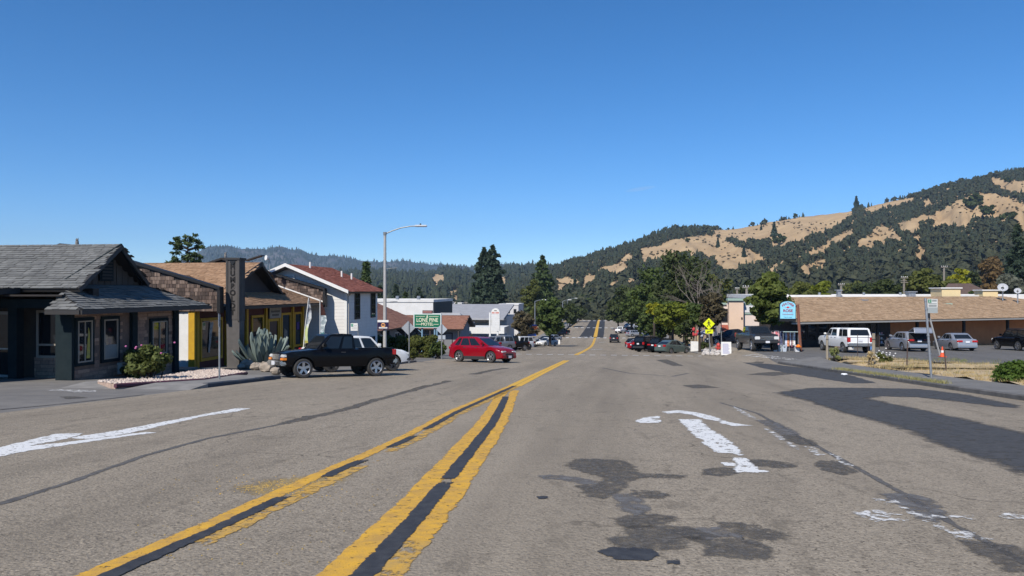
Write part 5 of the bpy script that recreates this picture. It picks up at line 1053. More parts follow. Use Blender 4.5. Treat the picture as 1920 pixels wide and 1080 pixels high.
q = gp(1630, 655); t = thing('water_drum', q, 'blue plastic drum between the white pickup and the open hatchback', 'drum'); part('shell', mat('drum_blue', (.12, .24, .5), None, rough=.5), t, lambda b: b.tube([q, q+Z_*.3, q+Z_*.32, q+Z_*.6, q+Z_*.62, q+Z_*.9], [.28, .28, .3, .3, .28, .28], 12)); part('lid', mat('drum_blue', None), t, lambda b: b.tube([q+Z_*.9, q+Z_*.94], .25, 12))
# feather flags
def feather(px0, py0, px1, py1, Y, w, mats, label, lean=0):
    b0, t0 = atY(px0, py1, Y), atY(px1, py0, Y); t = thing('feather_flag', b0, label, 'flag')
    part('pole', M_WHITEP, t, lambda b: b.tube([b0-Z_*1.2, b0+(t0-b0)*.5, t0], .02, 6))
    n = 12; rows = []
    for i in range(n+1):
        k = i/n; p_ = b0+(t0-b0)*k; ww = w*(math.sin(math.pi*min(1, .15+k*.85))**.6 if k > .6 else .8+.2*math.sin(k*9))
        o_ = .07*math.sin(k*11); rows.append([p_+Vector((0, o_*0, 0)), p_+Vector((ww*.5, .08+o_, 0)), p_+Vector((ww, o_, 0))])
    for j, m in enumerate(mats):
        i0, i1 = int(n*j/len(mats)), int(n*(j+1)/len(mats))
        part('cloth_panel', m, t, lambda b: (b.grid(rows[i0:i1+1]), b.grid([[p_+Vector((0, .012, 0)) for p_ in r][::-1] for r in rows[i0:i1+1]])), smooth=180)
fcol = lambda n, c, d: mat(n, c, d, 5, .8, lo=.47, hi=.55, transl=.2)
feather(564, 556, 579, 680, 36.5, .3, [fcol('flag_a', (.35, .05, .05), (.5, .4, .3)), fcol('flag_b', (.55, .5, .12), (.7, .65, .5)), fcol('flag_c', (.6, .66, .3), (.65, .66, .62)), fcol('flag_d', (.62, .63, .62), (.4, .42, .42)), fcol('flag_e', (.5, .52, .55), (.12, .12, .14))], 'leaning feather flag in red, yellow and white left of the black pickup')
feather(600, 562, 600, 680, 38.5, .42, [fcol('flag_f', (.55, .68, .68), (.05, .25, .25)), fcol('flag_g', (.6, .68, .7), (.07, .2, .22)), fcol('flag_h', (.3, .36, .38), (.62, .66, .66)), fcol('flag_i', (.08, .03, .025), (.05, .02, .02))], 'upright feather flag in white, teal and brown behind the black pickup')
for px, c, nm in ((1098, (.35, .4, .05), 'small far olive feather flag at the end of the street'), (1101, (.75, .14, .03), 'small far orange feather flag at the end of the street')):
    feather(px, 577, px, 586, 400, .6, [mat('far_flag_%d' % px, c, None, transl=.3)], nm)
# far lamps with a banner, utility poles
def lampfar(px, py0, py1, Y, reach, lab, banner=False):
    q, tp = atY(px, py1, Y), atY(px, py0, Y); t = thing('street_lamp', q, lab, 'street lamp'); s = Y/1400
    part('pole', M_STEEL, t, lambda b: b.tube([q-Z_*2, tp], [.12, .08], 8)); ar_ = [tp, tp+Vector((reach*.4*s, 0, 2.2*s)), tp+Vector((reach*s, 0, 3*s))]
    part('arm', M_STEEL, t, lambda b: b.tube(ar_, .05, 6)); part('lamp_head', M_WHITEP, t, lambda b: b.box(ar_[-1], (.9, .35, .15)))
    if banner: part('banner', mat('banner_pink', (.7, .45, .45), (.7, .68, .66), 2, .8, lo=.48, hi=.52), t, lambda b: b.ob(tp+Vector((0, 0, -8*s)), X_, Z_, Y_, (.1, 4*s), (-10*s, 0), (0, .04)))
lampfar(1055, 565, 600, 190, 13, 'far street lamp behind the left street trees, the nearer of two'); lampfar(1064, 562, 600, 250, 16, 'far street lamp carrying a pink and white banner', True)
lampfar(1003, 565, 600, 150, 17, 'street lamp poking out of the left street tree crown')
def upole(px, py0, py1, Y, lab, arms=(0,), w=6):
    q, tp = atY(px, py1, Y), atY(px, py0, Y); t = thing('utility_pole', q, lab, 'utility pole'); s = Y/1400; m = mat('utility_wood', (.25, .22, .19), (.2, .18, .15), 3, .9)
    part('pole', m, t, lambda b: b.tube([q-Z_*3, tp], .2, 7))
    for a in arms: part('crossarm', m, t, lambda b: b.ob(tp+Z_*(-(2+a)*s), X_, Y_, Z_, (-w*s, w*s), (-.25, -.13), (-.07, .07)))
    part('insulator', M_WHITEP, t, lambda b: [b.tube([tp+Vector((k*w*s*.8, -.18, -2*s+.15)), tp+Vector((k*w*s*.8, -.18, -2*s+.32))], .06, 6) for k in (-1, -.4, .4, 1)])
upole(1695, 519, 552, 150, 'utility pole with two crossarms right of the round dark tree', (0, 5, 8)); upole(1577, 532, 552, 160, 'utility pole behind the white roof above the gablet'); upole(1400, 537, 556, 120, 'utility pole with wide crossarm right of the bare tree', (0,), 8); upole(1382, 540, 556, 140, 'thin utility pole between bare tree and peach building', (0,), 4); upole(1770, 499, 520, 170, 'utility pole top above the olive trees')
upole(836, 568, 600, 300, 'far utility pole left of the big conifer'); upole(874, 566, 600, 280, 'far utility pole with transformers beside the big conifer', (0,), 5); upole(820, 570, 600, 310, 'far thin utility pole in the valley left of the others', (0,), 3)
p = atY(1125, 597, 400)
t = thing('power_line', atY(1112, 568, 430), 'pale wire strung across the end of the street', 'wire'); part('wire', mat('wire_tan', (.5, .42, .28), None), t, lambda b: b.tube([atY(1105, 568.8, 430), atY(1140, 568, 430)], .16, 5))

# ================================================================== VEHICLES  (x forward, y left, z up, origin on the ground)
def paint(name, c, rough=.28, metal=.0): return mat('carpaint_'+name, c, None, rough=rough, metal=metal, spec=.35, coat=.3)
M_LAMP = mat('lamp_clear', (.62, .62, .6), None, rough=.12, spec=.6); M_TAIL = mat('lamp_red', (.4, .012, .015), None, rough=.15, spec=.6); M_AMBER = mat('lamp_amber', (.75, .22, .02), None, rough=.2)
M_UNDER = mat('underbody', (.012, .012, .012), None, rough=.9); M_PLATE = mat('licence_plate', (.66, .66, .68), None, rough=.5); M_CLAD = mat('cladding', (.03, .03, .032), None, rough=.6)
def wheel_mesh():
    r = MB(); pr = [(-.5, .62), (-.5, .93), (-.38, .99), (0, 1), (.38, .99), (.5, .93), (.5, .62)]; n = 24; rows = []
    for y, q in pr: rows.append([(q*math.cos(2*math.pi*k/n), y, q*math.sin(2*math.pi*k/n)) for k in range(n)])
    r.grid(rows, 0, True)
    rim = MB(); rows = [[(q*math.cos(2*math.pi*k/n), y, q*math.sin(2*math.pi*k/n)) for k in range(n)] for y, q in ((.5, .66), (.44, .62), (.2, .58), (.2, .02))]
    rim.grid(rows, 1, True)
    for k in range(5):
        a = 2*math.pi*k/5+.3; d = Vector((math.cos(a), 0, math.sin(a))); s_ = Vector((-d.z, 0, d.x))
        rim.prism([d*.1+s_*.12+Y_*.42, d*.1-s_*.12+Y_*.42, d*.62-s_*.13+Y_*.46, d*.62+s_*.13+Y_*.46], Y_*-.16)
    rim.tube([(0, .25, 0), (0, .47, 0)], .17, 10)
    rim.grid([[(q*math.cos(2*math.pi*k/n), y, q*math.sin(2*math.pi*k/n)) for k in range(n)] for y, q in ((.5, .7), (.52, .66), (.46, .61))], 0, True)
    def mk(b, nm, mats):
        me = bpy.data.meshes.new(nm); me.from_pydata(b.v, [], b.f); [me.materials.append(m) for m in mats]
        if len(mats) > 1: me.polygons.foreach_set('material_index', b.m)
        me.polygons.foreach_set('use_smooth', [True]*len(me.polygons)); me.set_sharp_from_angle(angle=math.radians(40)); return me
    return mk(r, 'wheel', [M_RUBBER]), mk(rim, 'rim', [M_RIM, M_BLACK]), mk(rim, 'rim_dark', [mat('rim_black', (.05, .05, .052), None, rough=.4, metal=.6), M_BLACK])
WH, RIM, RIMD = wheel_mesh()
def interp(P, x):
    for (a, za), (b, zb) in zip(P, P[1:]):
        if a <= x <= b: return za+(zb-za)*(x-a)/(b-a) if b > a else zb
    return P[0][1] if x < P[0][0] else P[-1][1]
def lerp(a, b, t): return a+(b-a)*t
def vehicle(name, label, cat, s, col, X, Y, head, group=None, tilt=True, dz=0.):
    """s: L W wb ax(front axle x) wr clear top[(x,z)] cab(xA,xB,xC,xD,roof z) ..."""
    t = link(name, None); tag(t, label, cat, group); t.empty_display_size = .3
    a = math.radians(head); f = Vector((math.cos(a), math.sin(a), 0)); e = .8
    f.z = (zt(X+f.x*e, Y+f.y*e)-zt(X-f.x*e, Y-f.y*e))/(2*e); lf = Vector((-math.sin(a), math.cos(a), 0)); lf.z = (zt(X+lf.x*e, Y+lf.y*e)-zt(X-lf.x*e, Y-lf.y*e))/(2*e)
    f.normalize(); up_ = f.cross(lf).normalized(); lf = up_.cross(f)
    k = s.get('scale', 1.)
    t.matrix_world = Matrix(((f.x*k, lf.x*k, up_.x*k, X), (f.y*k, lf.y*k, up_.y*k, Y), (f.z*k, lf.z*k, up_.z*k, zt(X, Y)+dz), (0, 0, 0, 1)))
    ORG[t] = Vector()
    L, W, wr, cl = s['L'], s['W'], s['wr'], s['clear']; wx = (s['ax'], s['ax']-s['wb']); R = wr*s.get('arch', 1.17); top = sorted(s['top']); bed = s.get('bed')
    xs = set(frange(-L/2, L/2, L/22))
    for w in wx:
        for q in range(13): xs.add(round(w-R*math.cos(math.pi*q/12), 4))
        xs.add(w-R-.012); xs.add(w+R+.012)
    for x, _ in top: xs.add(x)
    if bed: xs.update((bed[0], bed[0]+.02, bed[1], bed[1]-.02))
    for v in (.04, .1, .22): xs.update((L/2-v, -L/2+v))
    xs = sorted(x for x in xs if -L/2-1e-6 <= x <= L/2+1e-6); X2 = [xs[0]]
    for x in xs[1:]:
        if x-X2[-1] > .009: X2.append(x)
    rows = []; rd_ = s.get('round', .14)
    for x in X2:
        ee = abs(x)/(L/2); hw = W/2*(1-rd_*ee**9-.035*ee**2); zb = cl+.1*max(0, ee-.8)/.2
        for w in wx:
            if abs(x-w) <= R: zb = max(zb, wr+math.sqrt(max(0, R*R-(x-w)**2)))
        z1 = interp(top, x); zb = min(zb, z1-.12); ring = []
        for tt_ in (0, .3, .62, .86):
            z = lerp(zb, z1, tt_); q = (z-cl)/max(.3, (s['belt']-cl)); wv = hw*(1-.05*max(0, 1-q*2.2)**2-.045*max(0, q-.55)**2*2)
            ring.append((wv, z))
        ring += [(hw*.955, z1-.035), (hw*.9, z1)]
        inb = bed and bed[0] < x < bed[1]
        ring += [(hw*.86, bed[2] if inb else z1+.008), (0, bed[2] if inb else z1+s.get('crown', .035))]
        def xl(z): return x-(math.copysign(1, x)*s.get('lean', .12)*max(0, z-.55)*max(0, (ee-.9)/.1))
        P = [(xl(z), y, z) for y, z in ring]; rows.append(P+[(x_, -y, z) for x_, y, z in P[-2::-1]])
    b = MB(); b.grid(rows); b.poly(rows[0]); b.poly(rows[-1][::-1])
    body = b.build('body', col, t, smooth=38, world=False); body.data.flip_normals()
    def pt(nm, m, fn, parent=t, **kw): bb = MB(); fn(bb); return bb.build(nm, m, parent, world=False, **kw)
    pt('underbody', M_UNDER, lambda q: q.box((0, 0, cl+.2), (L*.9, W*.72, .42)))
    for i, w in enumerate(wx):
        for sd in (1, -1):
            o = link('wheel', WH, t); o.location = (w, sd*(W/2-s.get('tw', .22)/2-.02), wr); o.scale = (wr, s.get('tw', .22), wr); o.rotation_euler = (0, rnd.uniform(0, 6), 0 if sd > 0 else math.pi)
            link('rim', RIMD if s.get('darkrim') else RIM, o)
    # cabins: list of (xA, xB, xC, xD, z0, z1, windows per side, front glass, rear glass)
    def cabin(nm, xA, xB, xC, xD, z0, z1, wins, fg, rg, mcol, wt=.80, wb_=.925):
        hb, hr = W/2*wb_, W/2*wt
        bm = bmesh.new(); C8 = [bm.verts.new(v) for v in ((xA, hb*.94, z0), (xA, -hb*.94, z0), (xD, -hb*.95, z0), (xD, hb*.95, z0), (xB, hr*.94, z1-.03), (xB, -hr*.94, z1-.03), (xC, -hr*.95, z1-.02), (xC, hr*.95, z1-.02))]
        xm = (xB+xC)/2; m0 = [bm.verts.new(v) for v in ((xm, hr, z1), (xm, -hr, z1), ((xA+xD)/2+.0, -hb, z0), ((xA+xD)/2, hb, z0))]
        for fcs in ((4, 'm0', 'm1', 5), ('m0', 7, 6, 'm1'), (0, 4, 5, 1), (3, 2, 6, 7), (0, 'm3', 'm0', 4), ('m3', 3, 7, 'm0'), (1, 5, 'm1', 'm2'), ('m2', 'm1', 6, 2)):
            bm.faces.new([m0[int(i[1])] if isinstance(i, str) else C8[i] for i in fcs])
        bmesh.ops.recalc_face_normals(bm, faces=bm.faces); ed = [e for e in bm.edges if e.calc_face_angle(0) > .3]
        bmesh.ops.bevel(bm, geom=ed, offset=.06, segments=3, affect='EDGES', clamp_overlap=True)
        me = bpy.data.meshes.new(nm); bm.to_mesh(me); bm.free(); me.materials.append(mcol); me.polygons.foreach_set('use_smooth', [True]*len(me.polygons)); me.set_sharp_from_angle(angle=math.radians(35))
        cb = link(nm, me, t)
        for sd in (1, -1):
            def side(u, v):                                     # u along the length from the front, v up
                xb, xt = lerp(xA, xD, u), lerp(xB, xC, u); k_ = 1-abs(2*u-1); yb = lerp(hb*.945, hb, k_); yt = lerp(hr*.945, hr, k_)
                return Vector((lerp(xb, xt, v), sd*(lerp(yb, yt, v)+.012), lerp(z0, z1-.02, v)))
            for u0, u1 in wins:
                P = [side(u0, .1), side((u0+u1)/2, .1), side(u1, .1), side(u1, .84), side((u0+u1)/2, .86), side(u0, .84)]
                wn_ = pt('side_window', M_GLASS, lambda q: q.prism([p_-Y_*sd*.02 for p_ in P], Y_*sd*.02), cb)
        if fg: 
            P = [Vector((lerp(xA, xB, v)+.014, y*lerp(hb, hr, v)*.94, lerp(z0, z1-.03, v))) for y, v in ((-.86, .1), (.86, .1), (.84, .88), (-.84, .88))]; pt('windscreen', M_GLASS, lambda q: q.prism(P, Vector((-.02, 0, -.012))), cb)
        if rg:
            P = [Vector((lerp(xD, xC, v)-.014, y*lerp(hb, hr, v)*.94, lerp(z0, z1-.03, v))) for y, v in ((.84, rg[0]), (-.84, rg[0]), (-.8, rg[1]), (.8, rg[1]))]; pt('rear_window', M_GLASS, lambda q: q.prism(P, Vector((.02, 0, -.008))), cb)
        return cb
    c = s['cab']; cb = cabin('cabin', c[0], c[1], c[2], c[3], s['belt']-.03, s['H'], s['wins'], True, s.get('rearglass', (.16, .82)), s.get('cabmat', col), s.get('wt', .8))
    if 'shell' in s: h = s['shell']; cabin('camper_shell', h[0], h[1], h[2], h[3], h[4], h[5], h[6], False, (.2, .85), s.get('shellmat', col), .84, .94)
    # front
    fx = L/2; hwf = W/2*(1-rd_-.035); hz = s.get('hl', (.72, .15, .36)); g = s.get('grille', (.45, .72, .9))
    for sd in (1, -1):
        hl = pt('headlight', M_LAMP, lambda q: q.ob((fx-.16-s.get('lean', .12)*.2, sd*hwf*.98, hz[0]), X_, -Y_*sd, Z_, (0, .165), (-.055, hz[2]), (-hz[1]/2, hz[1]/2)), bevel=.03)
        if s.get('amber'): pt('indicator', M_AMBER, lambda q: q.ob((fx-.15, sd*hwf*1.0, hz[0]-hz[1]/2-.05), X_, -Y_*sd, Z_, (0, .155), (-.05, hz[2]*.9), (-.045, .045)), hl)
    pt('grille', s.get('grillemat', M_BLACK), lambda q: q.ob((fx-.1-s.get('lean', .12)*.1, 0, 0), X_, Y_, Z_, (0, .115), (-hwf*g[2]*.62, hwf*g[2]*.62), (g[0], g[1])), bevel=.02)
    if s.get('bars'): 
        for i in range(3): pt('grille_bar', M_CHROME, lambda q: q.ob((fx-.02, 0, g[0]+(g[1]-g[0])*(i+.5)/3), X_, Y_, Z_, (0, .05), (-hwf*.55, hwf*.55), (-.025, .025)))
    bmz = s.get('bumper', (.28, .5)); bmat = s.get('bumpermat', col)
    pt('front_bumper', bmat, lambda q: q.ob((fx, 0, 0), X_, Y_, Z_, (-.2, s.get('bp', .04)), (-hwf*1.03, hwf*1.03), bmz), bevel=.05)
    if s.get('intake'): pt('air_intake', M_BLACK, lambda q: q.ob((fx, 0, 0), X_, Y_, Z_, (-.1, .055), (-hwf*.55, hwf*.55), (bmz[0]+.05, bmz[1]-.03)), bevel=.02)
    pt('licence_plate', M_PLATE, lambda q: q.ob((fx+s.get('bp', .04), s.get('ply', 0), (bmz[0]+bmz[1])/2), X_, Y_, Z_, (.001, .018), (-.16, .16), (-.08, .08)))
    # rear
    rx = -L/2; tl = s.get('tl', (.85, .28, .16))
    for sd in (1, -1): pt('tail_light', M_TAIL, lambda q: q.ob((rx, sd*hwf*.995, tl[0]), -X_, -Y_*sd, Z_, (-.2, .012), (-.05, tl[2]), (-tl[1]/2, tl[1]/2)), bevel=.02)
    pt('rear_bumper', bmat, lambda q: q.ob((rx, 0, 0), X_, Y_, Z_, (-s.get('bp', .04), .2), (-hwf*1.03, hwf*1.03), (bmz[0]+.03, bmz[1]+.05)), bevel=.05)
    pt('licence_plate', M_PLATE, lambda q: q.ob((rx-(s.get('bp', .04) if s.get('platelow') else .02), 0, .52 if s.get('platelow') else tl[0]-.05), X_, Y_, Z_, (-.022, .0), (-.16, .16), (-.08, .08)))
    # mirrors, handles, seams, sills
    for sd in (1, -1):
        mx0 = lerp(c[0], c[1], .28); y0 = W/2*.93
        pt('mirror', s.get('mirrormat', col), lambda q: q.ob((mx0-.12, sd*y0, s['belt']+.1), X_, Y_*sd, Z_, (-.06, .09), (.01, .2), (-.02, .14)), bevel=.03)
        for hx in s.get('handles', ()): pt('door_handle', s.get('handlemat', M_CLAD), lambda q: q.ob((hx, sd*W/2*.985, s['belt']-.14), X_, Y_*sd, Z_, (0, .2), (-.02, .02), (0, .04)))
        for sx_ in s.get('seams', ()): pt('door_seam', M_BLACK, lambda q: q.prism([(sx_, sd*W/2*.96, cl+.1), (sx_+.012, sd*W/2*.96, cl+.1), (sx_+.012, sd*(W/2*.99+.004), (s['belt']+cl)/2+.1), (sx_+.012, sd*(W/2*.962+.004), s['belt']-.06), (sx_, sd*(W/2*.962+.004), s['belt']-.06), (sx_, sd*(W/2*.99+.004), (s['belt']+cl)/2+.1)], (0, sd*.003, 0)))
        if s.get('clad'): pt('sill', M_CLAD, lambda q: q.ob(((wx[0]+wx[1])/2, sd*W/2*.955, cl), X_, Y_*sd, Z_, (-s['wb']/2+R+.02, s['wb']/2-R-.02), (-.05, .03), (-.04, .16)))
    if s.get('rails'):
        for sd in (1, -1): pt('roof_rail', M_CLAD, lambda q: q.tube([(c[1]-.1, sd*W/2*.7, s['H']-.02), (c[1]-.25, sd*W/2*.7, s['H']+.05), (c[2]+.25, sd*W/2*.7, s['H']+.05), (c[2]+.1, sd*W/2*.7, s['H']-.02)], .025, 6))
    return t, pt
SUV = dict(L=4.52, W=1.84, H=1.61, wb=2.65, ax=1.40, wr=.355, clear=.24, belt=1.07, top=[(-2.26, .84), (-2.18, 1.02), (-1.8, 1.08), (.75, 1.05), (.9, 1.06), (1.3, 1.02), (1.8, .93), (2.12, .82), (2.26, .66)], cab=(1.12, .2, -1.62, -2.16), wins=((.18, .42), (.45, .7), (.74, .86)), crown=.05, hl=(.70, .13, .4), grille=(.48, .62, .95), tl=(.92, .16, .42), clad=1, intake=1, handles=(.1, -.85), seams=(.78, -.22, -1.1))
BIGSUV = dict(L=4.75, W=1.9, H=1.78, wb=2.79, ax=1.5, wr=.39, clear=.32, belt=1.14, top=[(-2.375, .85), (-2.3, 1.12), (.95, 1.12), (1.05, 1.12), (2.0, 1.02), (2.3, .9), (2.375, .7)], cab=(1.05, .45, -2.12, -2.3), wins=((.12, .36), (.4, .64), (.68, .94)), wt=.84, hl=(.86, .2, .34), grille=(.6, .9, .9), tl=(1.0, .3, .16), bumpermat=M_CLAD, bumper=(.4, .64), rails=1, seams=(.8, -.2, -1.1), handles=(0, -.95), intake=1)
SEDAN = dict(L=4.8, W=1.82, H=1.46, wb=2.78, ax=1.45, wr=.325, clear=.19, belt=.93, top=[(-2.4, .72), (-2.33, .96), (-1.6, 1.0), (.9, .93), (1.05, .93), (1.95, .78), (2.3, .68), (2.4, .55)], cab=(1.1, .2, -1.05, -1.85), wins=((.16, .42), (.46, .72), (.76, .86)), hl=(.62, .15, .42), grille=(.45, .6, .8), tl=(.80, .17, .38), handles=(.0, -1.0), seams=(.72, -.3, -1.25), intake=1)
HATCH = dict(L=4.45, W=1.74, H=1.49, wb=2.7, ax=1.45, wr=.315, clear=.18, belt=.93, top=[(-2.225, .76), (-2.15, 1.0), (-1.5, 1.02), (.9, .92), (1.2, .9), (1.95, .74), (2.15, .64), (2.225, .52)], cab=(1.35, .2, -.9, -2.05), wins=((.18, .44), (.47, .72), (.75, .88)), hl=(.62, .17, .36), grille=(.42, .52, .7), tl=(.86, .22, .26), handles=(.1, -.85), seams=(.75, -.2, -1.15), intake=1)
PICK = dict(L=5.0, W=1.82, H=1.8, wb=3.2, ax=1.66, wr=.39, clear=.44, belt=1.15, top=[(-2.5, 1.0), (-2.46, 1.19), (-.8, 1.19), (-.72, 1.15), (.95, 1.15), (1.1, 1.14), (2.1, 1.05), (2.42, .97), (2.5, .74)], bed=(-2.42, -.76, .72), cab=(1.1, .52, -.52, -.64), wins=((.1, .52), (.6, .9)), wt=.86, hl=(.88, .13, .28), amber=1, grille=(.74, .95, .8), grillemat=M_CHROME, bumpermat=M_CHROME, bumper=(.5, .7), bp=.1, tl=(1.03, .24, .07), platelow=1, handles=(-.12,), seams=(.62, -.3), tw=.25, arch=1.2, round=.1, lean=.08)
CREW = dict(L=5.9, W=2.03, H=2.02, wb=3.95, ax=2.0, wr=.47, clear=.62, belt=1.42, top=[(-2.95, 1.2), (-2.9, 1.38), (-1.25, 1.38), (-.95, 1.42), (1.35, 1.42), (1.5, 1.42), (2.75, 1.34), (2.9, 1.22), (2.95, .9)], bed=(-2.86, -1.0, .9), cab=(1.45, .75, -.72, -.9), wins=((.1, .44), (.5, .9)), wt=.83, hl=(1.08, .26, .34), grille=(.94, 1.26, .86), grillemat=M_CLAD, bumper=(.66, .9), bumpermat=M_CLAD, bp=.12, tl=(1.2, .36, .16), seams=(.7, -.2), handles=(-.05, -.75), tw=.34, arch=1.15, round=.08, lean=.05, bars=1)
def V(s, **k): d = dict(s); d.update(k); return d
BLACK, NAVY = mat('carpaint_black', (.004, .004, .005), None, rough=.2, spec=.22), mat('carpaint_navy', (.009, .013, .025), None, rough=.22, spec=.28); WHITE = paint('white', (.72, .72, .71), .3); SILV = paint('silver', (.42, .43, .45), .3, .55)
GREYM = paint('grey', (.26, .27, .29), .3, .5); REDP = paint('red', (.23, .003, .011), .22); GREENP = paint('sage', (.115, .15, .135), .3, .35); CHAR = paint('charcoal', (.035, .035, .037), .35, .3)
H35 = math.degrees(math.atan2(-.82, -.57))
# left side
vehicle('pickup_truck', 'black extended cab pickup parked at an angle on the left', 'pickup truck', V(PICK, scale=.95), BLACK, -11.0, 28.85, -136)
vehicle('pickup_truck', 'white pickup parked behind the black pickup, facing the other way', 'pickup truck', V(PICK, scale=.93, L=5.2, H=1.76, wr=.40, clear=.42, darkrim=1, bumpermat=M_CLAD, grillemat=M_BLACK, amber=0, wins=((.1, .46), (.52, .9)), cab=(1.15, .5, -.85, -1.02), bed=(-2.5, -1.1, .7), top=[(-2.6, 1.0), (-2.5, 1.17), (-1.06, 1.15), (1.05, 1.15), (1.2, 1.14), (2.2, 1.06), (2.5, .96), (2.6, .72)]), WHITE, -11.75, 33.5, 42)
vehicle('car', 'red compact SUV crossing the road in front of the motel sign', 'car', V(SUV, H=1.66, wr=.37, round=.2, wt=.76, cab=(1.18, .1, -1.5, -2.18), crown=.07), REDP, -8.3, 48.3, math.degrees(math.atan2(-.49, .87)))
GSH = V(PICK, L=5.3, H=1.75, shell=(-.74, -.74, -2.2, -2.46, 1.16, 1.88, ((.12, .46), (.5, .88))), bumpermat=M_CHROME, amber=0, grillemat=M_BLACK)
vehicle('pickup_truck', 'grey pickup with camper shell parked behind the red SUV', 'pickup truck', GSH, GREYM, -13.0, 84.5, H35)
vehicle('car', 'dark car between the red SUV and the grey camper pickup', 'car', V(SEDAN), NAVY, -14.8, 80.3, H35)
vehicle('pickup_truck', 'black pickup parked beside the grey camper pickup', 'pickup truck', V(PICK, amber=0, grillemat=M_BLACK), BLACK, -11.9, 90.2, H35)
vehicle('car', 'white four wheel drive parked beyond the black pickup', 'car', V(BIGSUV, darkrim=1), WHITE, -11.9, 96.8, H35)
vehicle('car', 'white hatchback with red patches near the small sandwich board', 'car', V(HATCH, intake=1), WHITE, -10.9, 131, H35)
vehicle('pickup_truck', 'nearer of two dark pickups on the far left kerb', 'pickup truck', V(PICK, amber=0), NAVY, -12.6, 183, H35)
vehicle('pickup_truck', 'farther of two dark pickups on the far left kerb', 'pickup truck', V(PICK, amber=0, grillemat=M_BLACK), BLACK, -12.3, 194, H35)
vehicle('car', 'far white car on the left just before the crest', 'car', V(SUV), WHITE, -18.2, 330, H35)
vehicle('car', 'far dark red car on the left just before the crest', 'car', V(SEDAN), REDP, -16.2, 322, H35)
vehicle('car', 'far dark blue car behind the far red car', 'car', V(SUV), NAVY, -15, 342, H35)
vehicle('car', 'tiny pale car at the crest left of the new asphalt', 'car', V(SEDAN), SILV, -11.5, 378, -80)
vehicle('car', 'tiny white car coming over the crest of the street', 'car', V(SEDAN), WHITE, -1.2, 372, -92)
# far trucks at the crest
def boxtruck(name, label, X, Y, head, boxm, cabm, h=3.0):
    t = link(name, None); tag(t, label, 'truck'); t.location = G(X, Y); t.rotation_euler = (0, 0, math.radians(head)); ORG[t] = Vector()
    def pt(nm, m, fn, **k): b = MB(); fn(b); return b.build(nm, m, t, world=False, **k)
    pt('cargo_box', boxm, lambda b: b.ob((0, 0, 0), X_, Y_, Z_, (-3.6, 1.1), (-1.2, 1.2), (.95, h)), bevel=.04); pt('cab', cabm, lambda b: b.prism([(1.15, -1.05, .6), (3.2, -1.05, .6), (3.2, -1.05, 1.4), (2.4, -1.05, 1.7), (2.0, -1.05, 2.4), (1.15, -1.05, 2.4)], (0, 2.1, 0)))
    pt('windscreen', M_GLASS, lambda b: b.prism([(2.42, -.9, 1.72), (2.42, .9, 1.72), (2.05, .9, 2.32), (2.05, -.9, 2.32)], (.02, 0, .01))); pt('chassis', M_UNDER, lambda b: b.ob((0, 0, 0), X_, Y_, Z_, (-3.5, 3.0), (-.8, .8), (.5, .9)))
    for x in (-2.3, 2.2):
        for sd in (1, -1): o = link('wheel', WH, t); o.location = (x, sd*.95, .42); o.scale = (.42, .3, .42); o.rotation_euler = (0, 0, 0 if sd > 0 else math.pi); link('rim', RIM, o)
BLU = mat('box_blue', (.06, .22, .42), None, rough=.5)
boxtruck('box_truck', 'blue box truck at the far end of the street', -4.7, 388, -88, BLU, WHITE, 4.2); boxtruck('box_truck', 'white box truck right of the blue truck at the crest', 4.6, 396, -60, WHITE, WHITE, 3.2)
boxtruck('delivery_van', 'white delivery truck parked left at the far end of the street', -20, 372, H35, WHITE, WHITE, 3.4)
# on the road and right kerb
vehicle('car', 'black SUV driving away on the right lane', 'car', V(BIGSUV), BLACK, 1.0, 158, 86)
HR = math.degrees(math.atan2(.72, .68))
vehicle('car', 'sage green hatchback parked at an angle, nearest on the right kerb', 'car', V(HATCH), GREENP, 7.0, 85.6, HR)
vehicle('car', 'dark SUV parked between the green hatchback and the tall black SUV', 'car', V(SUV, H=1.7), BLACK, 6.5, 90.0, HR)
vehicle('car', 'tall black SUV with pale rear plate parked on the right kerb', 'car', V(BIGSUV, scale=1.05), BLACK, 5.1, 92.6, HR)
vehicle('car', 'navy car half hidden left of the tall black SUV', 'car', V(SUV), NAVY, 4.9, 99.5, HR)
vehicle('car', 'red car half hidden left of the navy car', 'car', V(SEDAN), REDP, 4.6, 105, HR)
vehicle('car', 'silver car behind the half hidden red car', 'car', V(SEDAN), SILV, 4.5, 110, HR)
vehicle('car', 'black car at the left end of the nearer right row', 'car', V(SUV), BLACK, 4.4, 116, HR)
vehicle('car', 'silver SUV parked in the farther right row', 'car', V(SUV), SILV, 6.2, 188, 30)
vehicle('pickup_truck', 'white pickup at the left end of the farther right row', 'pickup truck', V(PICK, amber=0), WHITE, 3.0, 206, 70)
vehicle('car', 'dark car behind the far white pickup on the right', 'car', V(SUV), BLACK, 5.6, 212, HR)
vehicle('car', 'white car behind the far dark car on the right', 'car', V(SUV), WHITE, 7.2, 220, HR)
vehicle('car', 'tiny pale car beyond the far white car on the right', 'car', V(SEDAN), SILV, 6.9, 230, HR)
vehicle('car', 'tiny white car last in the farther right row', 'car', V(SUV), WHITE, 6.6, 241, HR)
vehicle('car', 'dark car behind the white hatchback on the left kerb', 'car', V(SUV), BLACK, -12.0, 140, H35)
vehicle('car', 'silver car between the white hatchback and the dark pickups', 'car', V(SEDAN), SILV, -12.2, 160, H35)
